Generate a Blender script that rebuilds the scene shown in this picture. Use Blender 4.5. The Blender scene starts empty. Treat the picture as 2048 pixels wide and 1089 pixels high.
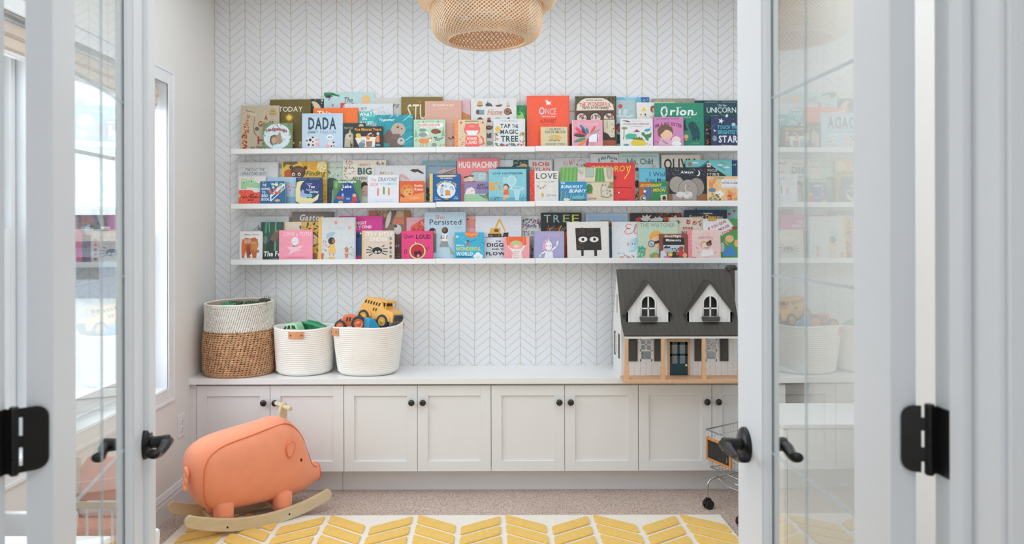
import bpy, math, random
from mathutils import Matrix, Vector
random.seed(7)
PI = math.pi
S = bpy.context.scene
COL = S.collection
# ------------------------------------------------------------------ camera, world, light, exposure
F, PX, PY, H, EPS = 1500.0, 977.0, 465.0, 1.389, 0.0024   # focal in px, vanishing point, eye height, roll
cam_d = bpy.data.cameras.new('camera'); cam = bpy.data.objects.new('camera', cam_d); COL.objects.link(cam)
r_ = Vector((1, 0, -EPS)).normalized(); u_ = Vector((EPS, 0, 1)).normalized(); b_ = Vector((0, -1, 0))
cam.matrix_world = Matrix(((r_.x, u_.x, b_.x, 0), (r_.y, u_.y, b_.y, 0), (r_.z, u_.z, b_.z, H), (0, 0, 0, 1)))
cam_d.sensor_width = 36.0; cam_d.lens = F / 2048 * 36.0
cam_d.shift_x = (1024 - PX) / 2048; cam_d.shift_y = -(544.5 - PY) / 2048
cam_d.clip_start = 0.05; cam_d.clip_end = 300
cam_d.dof.use_dof = True; cam_d.dof.focus_distance = 4.15; cam_d.dof.aperture_fstop = 5.6
S.camera = cam
S.view_settings.view_transform = 'Standard'; S.view_settings.look = 'None'
S.view_settings.gamma = 1.0; S.view_settings.use_curve_mapping = False
S.view_settings.exposure = -0.2
S.cycles.max_bounces = 12; S.cycles.diffuse_bounces = 6; S.cycles.glossy_bounces = 6
S.cycles.transparent_max_bounces = 16; S.cycles.transmission_bounces = 8
S.cycles.sample_clamp_indirect = 8.0
world = bpy.data.worlds.new('overcast_sky'); S.world = world; world.use_nodes = True
wn = world.node_tree.nodes; wl = world.node_tree.links; wn.clear()
wo = wn.new('ShaderNodeOutputWorld'); wb = wn.new('ShaderNodeBackground')
wb.inputs[0].default_value = (0.87, 0.94, 1.0, 1); wb.inputs[1].default_value = 2.2
wl.new(wb.outputs[0], wo.inputs[0])

def area(name, loc, target, sx, sy, power, col):
    d = bpy.data.lights.new(name, 'AREA'); d.shape = 'RECTANGLE'; d.size = sx; d.size_y = sy
    d.energy = power; d.color = col
    o = bpy.data.objects.new(name, d); COL.objects.link(o); o.location = loc
    o.rotation_euler = (Vector(target) - Vector(loc)).to_track_quat('-Z', 'Y').to_euler()
    return o
area('daylight_far_window', (-2.3, 3.25, 1.75), (0, 3.2, 0.5), 1.1, 1.7, 30, (0.86, 0.94, 1.0))
area('daylight_near_window', (-2.3, 2.2, 1.75), (0, 2.3, 0.5), 1.1, 1.7, 30, (0.86, 0.94, 1.0))
area('room_top_fill', (0.1, 2.5, 2.72), (0.1, 2.5, 0), 2.9, 2.6, 45, (0.86, 0.935, 1.0))  # added overhead fill to even out the room, no such fixture there
area('hall_top_fill', (0.1, -0.6, 2.70), (0.1, -0.6, 0), 1.6, 1.4, 17, (0.82, 0.91, 1.0))  # added soft fill above the hall, not an actual fixture
area('hall_back_fill', (0.0, -2.15, 1.05), (0.0, 3, 0.6), 2.8, 1.8, 19, (0.88, 0.94, 1.0))  # added fill panel behind the viewer, pushes light low through the doorway

# ------------------------------------------------------------------ helpers
def at(px, py, Y):
    """photo pixel (2048 x 1089 frame) at depth Y -> world X, Z"""
    xc = (px - PX) / F * Y; zc = -(py - PY) / F * Y
    return xc + EPS * zc, H + zc - EPS * xc
def lin(h, k=1.0):
    if isinstance(h, str):
        h = [int(h[i:i + 2], 16) / 255 for i in (0, 2, 4)]
    return tuple(min(0.93, k * (c / 12.92 if c <= 0.04045 else ((c + 0.055) / 1.055) ** 2.4)) for c in h)
MATS = {}
def mat(name, col, rough=0.5, metal=0.0, var=0.0, vscale=20.0, bump=0.0, bscale=200.0, coat=0.0, sheen=0.0, vstretch=None):
    if name in MATS: return MATS[name]
    m = bpy.data.materials.new(name); m.use_nodes = True
    nt = m.node_tree; N = nt.nodes; L = nt.links; b = N['Principled BSDF']
    c = lin(col) if isinstance(col, str) else col
    b.inputs['Base Color'].default_value = (*c, 1)
    b.inputs['Roughness'].default_value = rough; b.inputs['Metallic'].default_value = metal
    b.inputs['Coat Weight'].default_value = coat; b.inputs['Sheen Weight'].default_value = sheen
    tc = N.new('ShaderNodeTexCoord'); mp = N.new('ShaderNodeMapping'); L.new(tc.outputs['Object'], mp.inputs[0])
    if vstretch: mp.inputs['Scale'].default_value = vstretch
    nz = N.new('ShaderNodeTexNoise'); nz.inputs['Scale'].default_value = vscale; nz.inputs['Detail'].default_value = 4
    L.new(mp.outputs[0], nz.inputs['Vector'])
    mr = N.new('ShaderNodeMapRange'); mr.inputs[1].default_value = 0.3; mr.inputs[2].default_value = 0.7
    mr.inputs[3].default_value = 1 - var; mr.inputs[4].default_value = 1 + var * 0.5
    L.new(nz.outputs['Fac'], mr.inputs[0])
    mx = N.new('ShaderNodeMix'); mx.data_type = 'RGBA'; mx.blend_type = 'MULTIPLY'; mx.inputs[0].default_value = 1.0
    mx.inputs[6].default_value = (*c, 1); L.new(mr.outputs[0], mx.inputs[7]); L.new(mx.outputs[2], b.inputs['Base Color'])
    if bump:
        n2 = N.new('ShaderNodeTexNoise'); n2.inputs['Scale'].default_value = bscale; n2.inputs['Detail'].default_value = 3
        L.new(tc.outputs['Object'], n2.inputs['Vector'])
        bp = N.new('ShaderNodeBump'); bp.inputs['Strength'].default_value = bump; bp.inputs['Distance'].default_value = 0.002
        L.new(n2.outputs['Fac'], bp.inputs['Height']); L.new(bp.outputs[0], b.inputs['Normal'])
    MATS[name] = m; return m

class MB:
    def __init__(s): s.v = []; s.f = []; s.mi = []; s.sm = []; s.M = Matrix.Identity(4); s.col = []
    def add(s, vs, fs, mi=0, smooth=False, col=None):
        b = len(s.v); M = s.M
        for p in vs: s.v.append(tuple(M @ Vector(p)))
        for f in fs:
            s.f.append(tuple(b + i for i in f)); s.mi.append(mi); s.sm.append(smooth); s.col.append(col)
        return s
    def box(s, x0, x1, y0, y1, z0, z1, mi=0, col=None):
        v = [(x, y, z) for x in (x0, x1) for y in (y0, y1) for z in (z0, z1)]
        return s.add(v, [(0, 1, 3, 2), (4, 6, 7, 5), (0, 4, 5, 1), (2, 3, 7, 6), (0, 2, 6, 4), (1, 5, 7, 3)], mi, False, col)
    def prism(s, poly, d0, d1, axis='y', mi=0, smooth=False, col=None):
        n = len(poly)
        def P(a, b, d):
            return {'y': (a, d, b), 'x': (d, a, b), 'z': (a, b, d)}[axis]
        v = [P(a, b, d0) for a, b in poly] + [P(a, b, d1) for a, b in poly]
        s.add(v, [tuple(range(n - 1, -1, -1)), tuple(range(n, 2 * n))], mi, False, col)
        b = len(s.v) - 2 * n
        for i in range(n):
            j = (i + 1) % n
            s.f.append((b + i, b + j, b + n + j, b + n + i)); s.mi.append(mi); s.sm.append(smooth); s.col.append(col)
        return s
    def cyl(s, p0, p1, r0, r1=None, n=16, caps=True, mi=0, smooth=True):
        p0 = Vector(p0); p1 = Vector(p1); r1 = r0 if r1 is None else r1
        d = (p1 - p0).normalized(); a = d.orthogonal().normalized(); c = d.cross(a)
        v = []
        for p, r in ((p0, r0), (p1, r1)):
            for i in range(n):
                t = 2 * PI * i / n; v.append(tuple(p + a * math.cos(t) * r + c * math.sin(t) * r))
        s.add(v, [(i, (i + 1) % n, n + (i + 1) % n, n + i) for i in range(n)], mi, smooth)
        if caps:
            s.add(v[:n], [tuple(range(n - 1, -1, -1))], mi); s.add(v[n:], [tuple(range(n))], mi)
        return s
    def tube(s, pts, r, n=8, closed=False, mi=0, flat=1.0, caps=True, up=None):
        P = [Vector(p) for p in pts]; m = len(P); R = r if hasattr(r, '__len__') else [r] * m
        v = []; prev = None
        for i in range(m):
            if closed: t = P[(i + 1) % m] - P[i - 1]
            else: t = P[min(i + 1, m - 1)] - P[max(i - 1, 0)]
            t = t.normalized() if t.length > 1e-9 else Vector((0, 0, 1))
            if up is not None: a = Vector(up) - t * t.dot(Vector(up)); a = a.normalized() if a.length > 1e-6 else t.orthogonal().normalized()
            elif prev is None: a = t.orthogonal().normalized()
            else:
                a = prev - t * t.dot(prev); a = a.normalized() if a.length > 1e-6 else t.orthogonal().normalized()
            prev = a; c = t.cross(a)
            for k in range(n):
                q = 2 * PI * k / n; v.append(tuple(P[i] + a * math.cos(q) * R[i] * flat + c * math.sin(q) * R[i]))
        fs = []
        for i in range(m if closed else m - 1):
            j = (i + 1) % m
            for k in range(n): fs.append((i * n + k, i * n + (k + 1) % n, j * n + (k + 1) % n, j * n + k))
        if not closed and caps: fs += [tuple(range(n - 1, -1, -1)), tuple((m - 1) * n + k for k in range(n))]
        return s.add(v, fs, mi, True)
    def lathe(s, prof, n=32, c=(0, 0, 0), mi=0, fz=None, sx=1.0, sy=1.0, close=False, smooth=True, pw=2.0):
        v = []
        for r, z in prof:
            for i in range(n):
                t = 2 * PI * i / n; ct, st = math.cos(t), math.sin(t)
                if pw != 2.0:
                    q = (abs(ct) ** pw + abs(st) ** pw) ** (-1 / pw); ct *= q; st *= q
                v.append((c[0] + r * ct * sx, c[1] + r * st * sy, c[2] + (fz(z, t) if fz else z)))
        m = len(prof); fs = []
        for i in range(m - 1):
            for k in range(n): fs.append((i * n + k, i * n + (k + 1) % n, (i + 1) * n + (k + 1) % n, (i + 1) * n + k))
        if close: fs += [tuple(range(n - 1, -1, -1)), tuple((m - 1) * n + k for k in range(n))]
        return s.add(v, fs, mi, smooth)
    def ball(s, c, rx, ry=None, rz=None, n=16, m=10, mi=0, rot=None):
        ry = ry or rx; rz = rz or rx; v = []
        R = rot or Matrix.Identity(3); c = Vector(c)
        for i in range(m + 1):
            a = PI * i / m
            for k in range(n):
                t = 2 * PI * k / n
                v.append(tuple(c + R @ Vector((rx * math.sin(a) * math.cos(t), ry * math.sin(a) * math.sin(t), rz * math.cos(a)))))
        return s.add(v, [(i * n + k, (i + 1) * n + k, (i + 1) * n + (k + 1) % n, i * n + (k + 1) % n) for i in range(m) for k in range(n)], mi, True)
    def mesh(s, name, mats):
        me = bpy.data.meshes.new(name); me.from_pydata(s.v, [], s.f); me.validate(verbose=False) if False else None
        for m in (mats if isinstance(mats, (list, tuple)) else [mats]): me.materials.append(m)
        me.polygons.foreach_set('material_index', s.mi); me.polygons.foreach_set('use_smooth', s.sm)
        if any(c is not None for c in s.col):
            a = me.color_attributes.new('Col', 'FLOAT_COLOR', 'CORNER'); d = []
            for f, c in zip(s.f, s.col):
                c = c or (0.8, 0.8, 0.8); d += [c[0], c[1], c[2], 1.0] * len(f)
            a.data.foreach_set('color', d)
        me.update(); return me
    def build(s, name, mats, parent=None, bevel=0, seg=2, kind=None, label=None, loc=None):
        o = bpy.data.objects.new(name, s.mesh(name, mats)); COL.objects.link(o)
        if parent: o.parent = parent
        if bevel:
            md = o.modifiers.new('bevel', 'BEVEL'); md.width = bevel; md.segments = seg; md.limit_method = 'ANGLE'; md.angle_limit = 0.7
            md.harden_normals = False
        if kind: o['kind'] = kind
        if label: o['label'] = label
        if loc: o.location = loc
        return o
def tag(o, label, cat, group=None, kind=None):
    o['label'] = label; o['category'] = cat
    if group: o['group'] = group
    if kind: o['kind'] = kind
    return o
def thing(name, label, cat, loc=(0, 0, 0), rz=0.0, group=None, M=None):
    o = bpy.data.objects.new(name, None); COL.objects.link(o); o.empty_display_size = 0.05
    if M is not None: o.matrix_world = M
    else: o.location = loc; o.rotation_euler = (0, 0, rz)
    return tag(o, label, cat, group)
def struct(name, mb, m, label=None, **k):
    o = mb.build(name, m, **k); o['kind'] = 'structure'
    if label: o['label'] = label
    return o
def sempty(name, label, loc=(0, 0, 0), rz=0):
    o = bpy.data.objects.new(name, None); COL.objects.link(o); o.location = loc; o.rotation_euler = (0, 0, rz)
    o['kind'] = 'structure'; o['label'] = label; return o
def copy_tree(o, parent=None):
    c = o.copy(); COL.objects.link(c); c.parent = parent
    for ch in list(o.children): copy_tree(ch, c)
    return c
def link_copy(o, parent, loc=None):
    c = o.copy(); COL.objects.link(c); c.parent = parent
    if loc is not None: c.location = loc
    return c
def cr(pts, n=6, closed=False):
    """catmull-rom through points"""
    P = [Vector(p) for p in pts]; m = len(P); out = []
    for i in range(m if closed else m - 1):
        g = lambda k: P[k % m] if closed else P[max(0, min(m - 1, k))]
        p0, p1, p2, p3 = g(i - 1), g(i), g(i + 1), g(i + 2)
        for j in range(n):
            t = j / n
            out.append(0.5 * ((2 * p1) + (p2 - p0) * t + (2 * p0 - 5 * p1 + 4 * p2 - p3) * t * t + (3 * p1 - p0 - 3 * p2 + p3) * t ** 3))
    if not closed: out.append(P[-1])
    return [tuple(p) for p in out]

# ------------------------------------------------------------------ materials
WHITE = mat('white_wall_paint', (0.80, 0.79, 0.775), 0.75, var=0.01, vscale=2, bump=0.05, bscale=90)
TRIM = mat('white_trim_paint', (0.80, 0.82, 0.845), 0.35, var=0.01, vscale=3)
CEIL = mat('ceiling_paint', (0.85, 0.85, 0.84), 0.9, bump=0.1, bscale=120)
LACQ = mat('white_cabinet_lacquer', (0.79, 0.79, 0.795), 0.38, var=0.01, vscale=2)
TOPM = mat('white_laminate', (0.83, 0.83, 0.825), 0.28, var=0.01, vscale=2)
LEDGE = mat('white_ledge_lacquer', (0.84, 0.845, 0.85), 0.4, var=0.01, vscale=2)
BLACK = mat('black_oiled_bronze', '201f1f', 0.32, 0.4, var=0.1)
KNOB = mat('black_knob_enamel', '161513', 0.18, 0.0, coat=0.4)
VINYL = mat('window_vinyl', (0.80, 0.82, 0.84), 0.4)
LEATH = mat('tan_leather', 'dc9a6c', 0.5, var=0.08, bump=0.2, bscale=400)
BRASS = mat('antique_brass', '8a6e4a', 0.35, 0.8)
CHROME = mat('chrome_wire', (0.55, 0.57, 0.58), 0.22, 1.0)
RUBBER = mat('black_rubber', '1c1c1d', 0.5)
PINE = mat('pale_pine', 'd9ad86', 0.55, var=0.12, vscale=8, vstretch=(8, 8, 1))
BIRCH = mat('pale_birch_ply', 'd6c5a4', 0.5, var=0.08, vscale=10, vstretch=(1, 6, 6))
def glass_mat(name, ior, tint):
    m = bpy.data.materials.new(name); m.use_nodes = True; N = m.node_tree.nodes; L = m.node_tree.links; N.clear()
    o = N.new('ShaderNodeOutputMaterial'); mx = N.new('ShaderNodeMixShader'); t = N.new('ShaderNodeBsdfTransparent')
    g = N.new('ShaderNodeBsdfGlossy'); fr = N.new('ShaderNodeFresnel'); fr.inputs['IOR'].default_value = ior
    nz = N.new('ShaderNodeTexNoise'); nz.inputs['Scale'].default_value = 3
    mr = N.new('ShaderNodeMapRange'); mr.inputs[3].default_value = 0.004; mr.inputs[4].default_value = 0.012
    L.new(nz.outputs['Fac'], mr.inputs[0]); L.new(mr.outputs[0], g.inputs['Roughness'])
    t.inputs[0].default_value = (*tint, 1); g.inputs['Color'].default_value = (1, 1, 1, 1)
    ge = N.new('ShaderNodeNewGeometry'); m2 = N.new('ShaderNodeMapRange'); m2.inputs[3].default_value = ior; m2.inputs[4].default_value = 1 / ior
    L.new(ge.outputs['Backfacing'], m2.inputs[0]); L.new(m2.outputs[0], fr.inputs['IOR'])   # same Fresnel on both sides of the sheet
    L.new(fr.outputs[0], mx.inputs[0]); L.new(t.outputs[0], mx.inputs[1]); L.new(g.outputs[0], mx.inputs[2]); L.new(mx.outputs[0], o.inputs[0])
    return m
GLASS = glass_mat('door_glass', 1.5, (0.95, 0.97, 0.96))
WGLASS = glass_mat('window_glass', 1.3, (0.98, 0.99, 0.99))

def groove_mat():
    m = bpy.data.materials.new('cut_glass_groove'); m.use_nodes = True; N = m.node_tree.nodes; L = m.node_tree.links
    b = N['Principled BSDF']; o = N['Material Output']; b.inputs['Base Color'].default_value = (.74, .77, .80, 1); b.inputs['Roughness'].default_value = .2
    t = N.new('ShaderNodeBsdfTransparent'); t.inputs[0].default_value = (.9, .93, .95, 1); mx = N.new('ShaderNodeMixShader'); nz = N.new('ShaderNodeTexNoise'); nz.inputs['Scale'].default_value = 12
    mr = N.new('ShaderNodeMapRange'); mr.inputs[3].default_value = .26; mr.inputs[4].default_value = .44; L.new(nz.outputs['Fac'], mr.inputs[0])
    L.new(mr.outputs[0], mx.inputs[0]); L.new(t.outputs[0], mx.inputs[1]); L.new(b.outputs[0], mx.inputs[2]); L.new(mx.outputs[0], o.inputs[0]); return m
GROOVE = groove_mat()

def wallpaper():
    m = bpy.data.materials.new('chevron_wallpaper'); m.use_nodes = True; N = m.node_tree.nodes; L = m.node_tree.links
    b = N['Principled BSDF']; b.inputs['Roughness'].default_value = 0.7
    tc = N.new('ShaderNodeTexCoord'); sp = N.new('ShaderNodeSeparateXYZ')
    nz = N.new('ShaderNodeTexNoise'); nz.inputs['Scale'].default_value = 9; L.new(tc.outputs['Object'], nz.inputs['Vector'])
    def M(op, a, b2=None, c=None):
        n = N.new('ShaderNodeMath'); n.operation = op
        for i, q in enumerate((a, b2, c)):
            if q is None: continue
            if isinstance(q, (int, float)): n.inputs[i].default_value = q
            else: L.new(q, n.inputs[i])
        return n.outputs[0]
    L.new(tc.outputs['Object'], sp.inputs[0])
    wob = M('MULTIPLY', M('SUBTRACT', nz.outputs['Fac'], 0.5), 0.010)
    X = M('ADD', sp.outputs['X'], wob); Z = M('ADD', sp.outputs['Z'], wob)
    CW, VP, SL = 0.0877, 0.0483, 0.84
    u = M('DIVIDE', M('SUBTRACT', X, -0.4316), CW)              # V vertices at even u
    tri = M('PINGPONG', u, 1.0)                                 # 0 at V, 1 at peak
    v = M('DIVIDE', M('SUBTRACT', M('SUBTRACT', Z, 0.957), M('MULTIPLY', tri, CW * SL)), VP)
    dv = M('MULTIPLY', M('ABSOLUTE', M('SUBTRACT', v, M('ROUND', v))), VP * 0.766)
    du = M('MULTIPLY', M('ABSOLUTE', M('SUBTRACT', u, M('ROUND', u))), CW)
    n2 = N.new('ShaderNodeTexNoise'); n2.inputs['Scale'].default_value = 30; L.new(tc.outputs['Object'], n2.inputs['Vector'])
    w = M('MULTIPLY_ADD', n2.outputs['Fac'], 0.0020, 0.0009)
    def line(d, k):
        return M('SUBTRACT', 1.0, M('SMOOTHSTEP', d, 0, 0)) if False else M('LESS_THAN', d, M('MULTIPLY', w, k))
    ln = M('MAXIMUM', line(dv, 0.95), line(du, 1.35))
    mx = N.new('ShaderNodeMix'); mx.data_type = 'RGBA'; mx.inputs[6].default_value = (0.785, 0.80, 0.835, 1)
    mx.inputs[7].default_value = (*lin('bfae92'), 1)
    L.new(M('MULTIPLY', ln, 0.62), mx.inputs[0]); L.new(mx.outputs[2], b.inputs['Base Color'])
    return m
WPAPER = wallpaper()

def carpet():
    m = bpy.data.materials.new('loop_carpet'); m.use_nodes = True; N = m.node_tree.nodes; L = m.node_tree.links
    b = N['Principled BSDF']; b.inputs['Roughness'].default_value = 0.95; b.inputs['Sheen Weight'].default_value = 0.2
    tc = N.new('ShaderNodeTexCoord'); vo = N.new('ShaderNodeTexVoronoi'); vo.inputs['Scale'].default_value = 150
    L.new(tc.outputs['Object'], vo.inputs['Vector'])
    nz = N.new('ShaderNodeTexNoise'); nz.inputs['Scale'].default_value = 2.5; nz.inputs['Detail'].default_value = 6; L.new(tc.outputs['Object'], nz.inputs['Vector'])
    cr_ = N.new('ShaderNodeValToRGB'); e = cr_.color_ramp.elements
    e[0].position = 0.0; e[0].color = (*lin('ecdccf'), 1); e[1].position = 0.75; e[1].color = (*lin('ac9182'), 1)
    L.new(vo.outputs['Distance'], cr_.inputs[0])
    mr = N.new('ShaderNodeMapRange'); mr.inputs[1].default_value = .3; mr.inputs[2].default_value = .7; mr.inputs[3].default_value = .9; mr.inputs[4].default_value = 1.05
    L.new(nz.outputs['Fac'], mr.inputs[0])
    mx = N.new('ShaderNodeMix'); mx.data_type = 'RGBA'; mx.blend_type = 'MULTIPLY'; mx.inputs[0].default_value = 1
    L.new(cr_.outputs[0], mx.inputs[6]); L.new(mr.outputs[0], mx.inputs[7]); L.new(mx.outputs[2], b.inputs['Base Color'])
    bp = N.new('ShaderNodeBump'); bp.inputs['Strength'].default_value = 0.8; bp.inputs['Distance'].default_value = 0.004; bp.invert = True
    L.new(vo.outputs['Distance'], bp.inputs['Height']); L.new(bp.outputs[0], b.inputs['Normal'])
    return m
CARPET = carpet()

# ------------------------------------------------------------------ room shell
XL, XR, YB, YF, ZC = -1.574, 1.68, 4.31, 1.00, 2.74     # left, right, back, front (room face), ceiling
YH = 0.875                                              # hall face of the front wall
JL, JR = -0.664, 0.597                                  # jamb faces
struct('wall_back', MB().box(XL - .2, XR + .2, YB, YB + .12, 0, ZC), WPAPER, 'back wall with white and tan chevron wallpaper')
struct('floor', MB().box(XL - .15, XR + .15, YF - .02, YB + .1, -.1, 0), CARPET, 'beige loop carpet')
struct('ceiling', MB().box(XL - .15, XR + .15, YF - .12, YB + .1, ZC, ZC + .1), CEIL)
struct('wall_right', MB().box(XR, XR + .12, YF, YB, 0, ZC), WHITE)
WT = .165                                               # left wall thickness
W = [(1.78, 2.66), (2.86, 3.67)]                        # sash openings inside one cased opening
OY0, OY1, OZ0, OZ1 = 1.78, 3.67, .630, 2.118
mb = MB()
q_ = .012
mb.box(XL - WT, XL, YF - .12, OY0 - q_, 0, ZC); mb.box(XL - WT, XL, OY1 + q_, YB + .1, 0, ZC)
mb.box(XL - WT, XL, OY0 - q_, OY1 + q_, 0, OZ0 - q_); mb.box(XL - WT, XL, OY0 - q_, OY1 + q_, OZ1 + q_, ZC)
struct('wall_left', mb, WHITE, 'white painted left wall with the window opening')
mb = MB(); DH = 2.16
mb.box(XL - .15, JL - .02, YH, YF, 0, ZC); mb.box(JR + .02, XR + .15, YH, YF, 0, ZC); mb.box(JL - .02, JR + .02, YH, YF, DH, ZC)
struct('wall_front', mb, WHITE, 'front wall around the doorway')
# door jambs, stops and hall casing
mb = MB()
mb.box(JR, JR + .02, YH, YF + .004, 0, DH); mb.box(JR - .012, JR, .9255, .9535, 0, DH)
struct('trim_1', mb, TRIM, 'white right door jamb with its stop', bevel=.0015)
mb = MB()
mb.box(JL - .02, JL, YH, YF + .03, 0, DH); mb.box(JL, JL + .012, .9255, .9535, 0, DH)
struct('trim_2', mb, TRIM, 'white left door jamb with its stop', bevel=.0015)
mb = MB(); mb.box(JL, JR, YH, YF + .004, DH - .02, DH)
struct('trim_3', mb, TRIM, 'white head jamb of the doorway')
def casing_poly(x0, s):   # stepped, rounded casing profile seen on the hall side (x, y)
    w = [(0, 0), (0, -.010), (.004, -.014), (.012, -.015), (.018, -.011), (.024, -.012), (.060, -.017), (.070, -.019), (.082, -.019), (.086, -.015), (.086, 0)]
    return [(x0 + s * a, YH + b) for a, b in w]
struct('trim_4', MB().prism(casing_poly(JR + .006, 1), 0, DH + .08, 'z'), TRIM, 'white moulded casing right of the doorway')
struct('trim_5', MB().prism(casing_poly(JL - .006, -1), 0, DH + .08, 'z'), TRIM, 'white moulded casing left of the doorway')
# baseboards
def base_poly(): return [(0, 0), (.015, 0), (.015, .085), (.012, .095), (.013, .105), (.009, .118), (.006, .130), (0, .130)]
struct('baseboard_left', MB().prism([(XL + a, b) for a, b in base_poly()], YF, 4.02, 'y'), TRIM, 'white moulded baseboard along the left wall')
struct('baseboard_right', MB().prism([(XR - a, b) for a, b in base_poly()], YF, 4.02, 'y'), TRIM, 'white moulded baseboard along the right wall')
# hall beyond the camera
HF = mat('hall_plank_floor', 'b9a58f', 0.5, var=0.1, vscale=4, vstretch=(1, 8, 1))
mb = MB()
for i in range(14): mb.box(-2.2 + i * .32, -1.884 + i * .32, -2.3, YF - .021, -.1, 0)
struct('floor_hall', mb, HF, 'hall floor boards')
HX0, HX1, HY = -1.7, 1.7, -2.2
struct('wall_hall', MB().box(HX0 - .1, HX1 + .1, HY - .1, HY, 0, ZC), WHITE, 'hall wall behind the viewer')
struct('wall_hall_left', MB().box(HX0 - .1, HX0, HY, YH, 0, ZC), WHITE, 'left hall wall'); struct('wall_hall_right', MB().box(HX1, HX1 + .1, HY, YH, 0, ZC), WHITE, 'right hall wall')
struct('ceiling_hall', MB().box(HX0 - .1, HX1 + .1, HY - .1, YF - .12, ZC, ZC + .1), CEIL, 'hall ceiling')
# window casing on the wall
def rect_ring(mb, y0, y1, z0, z1, w, x0, x1, mi=0):
    mb.box(x0, x1, y0 - w, y0, z0 - w, z1 + w, mi); mb.box(x0, x1, y1, y1 + w, z0 - w, z1 + w, mi)
    mb.box(x0, x1, y0, y1, z0 - w, z0, mi); mb.box(x0, x1, y0, y1, z1, z1 + w, mi)
mb = MB(); rect_ring(mb, OY0, OY1, OZ0, OZ1, .075, XL, XL + .008); rect_ring(mb, OY0 - .058, OY1 + .058, OZ0 - .058, OZ1 + .058, .017, XL, XL + .012)
rect_ring(mb, OY0, OY1, OZ0, OZ1, .012, XL, XL + .010)
struct('trim_6', mb, TRIM, 'white stepped casing around the left windows', bevel=.003)
mb = MB()
xo = XL - .125
mb.box(xo, XL, OY0 - q_, OY0, OZ0, OZ1); mb.box(xo, XL, OY1, OY1 + q_, OZ0, OZ1)
mb.box(xo, XL, OY0 - q_, OY1 + q_, OZ0 - q_, OZ0); mb.box(xo, XL, OY0 - q_, OY1 + q_, OZ1, OZ1 + q_)
mb.box(xo - .03, XL - .02, W[0][1], W[1][0], OZ0, OZ1)
struct('trim_7', mb, TRIM, 'white jamb lining and mullion of the left windows')
for wi, (y0, y1) in enumerate(W):
    w = sempty('window_%d' % (wi + 1), 'double-hung white window nearer the back wall' if wi else 'double-hung white window nearer the doorway', (XL - .12, 0, 0))
    mb = MB(); a = .03
    z0, z1 = OZ0 + .012, OZ1 - .012
    mb.box(-.05, .02, y0 + .004, y0 + a, z0, z1); mb.box(-.05, .02, y1 - a, y1 - .004, z0, z1)
    mb.box(-.05, .02, y0, y1, z0, z0 + a); mb.box(-.05, .02, y0, y1, z1 - a, z1)
    mb.build('window_frame', VINYL, w, bevel=.002)
    zm = 1.375
    for nm, za, zb, xs in (('upper_sash', zm - .02, z1 - a, -.03), ('lower_sash', z0 + a, zm + .03, -.005)):
        s = .045; ya, yb = y0 + a, y1 - a
        mb = MB(); mb.box(xs, xs + .024, ya, ya + s, za, zb); mb.box(xs, xs + .024, yb - s, yb, za, zb)
        mb.box(xs, xs + .024, ya + s, yb - s, za, za + s); mb.box(xs, xs + .024, ya + s, yb - s, zb - s, zb)
        sash = mb.build(nm, VINYL, w, bevel=.002)
        MB().box(xs + .010, xs + .013, ya + s, yb - s, za + s, zb - s).build('glass_pane', WGLASS, sash)
        if nm == 'upper_sash':
            MB().box(xs + .007, xs + .016, ya + s, yb - s, 1.722, 1.738).build('glazing_bar', VINYL, sash)
    MB().box(.019, .034, (y0 + y1) / 2 - .03, (y0 + y1) / 2 + .03, zm + .028, zm + .042).build('sash_lock', VINYL, w, bevel=.003)
# exterior
SNOW = mat('snow_ground', (0.9, 0.91, 0.93), 0.9)
o = MB().box(-60, XL - WT - .3, -20, 90, -1.1, -1.0).build('snowy_ground', SNOW); o['kind'] = 'structure'; o['label'] = 'snow covered ground outside the windows'
GREY = mat('grey_siding', '8f9bab', .8, var=.1); GROOF = mat('grey_shingles', '59636f', .9, var=.15)
h = thing('house', 'distant grey house with a gabled roof outside the window', 'building', (-13.5, 27.5, -1.0))
MB().box(-3, 3.6, 0, 6, 0, 1.9).build('wall', GREY, h)
MB().prism([(-3.4, 1.85), (4.0, 1.85), (2.4, 3.05), (-1.8, 3.05)], -.4, 6.4, 'y').build('roof', GROOF, h)
for wx in (-1.6, .6, 2.4): MB().box(wx, wx + .8, -.03, 0, .7, 1.5).build('window', mat('dark_window', '3b4450', .2), h)
tr = thing('bare_tree', 'snowy bare tree outside the window nearer the doorway', 'tree', (-12.6, 18.2, -1))
mb = MB(); mb.tube([(0, 0, 0), (.05, 0, 1.2), (0, 0, 2.3)], [.12, .09, .03], 8)
for i in range(16):
    a = i * 2.4; z = .8 + i * .09
    mb.tube([(0, 0, z), (math.cos(a) * .35, math.sin(a) * .35, z + .2), (math.cos(a) * .6, math.sin(a) * .6, z + .55)], [.03, .02, .008], 5)
mb.build('branches', mat('bark', '6d6a66', .9, var=.2), tr)
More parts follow.
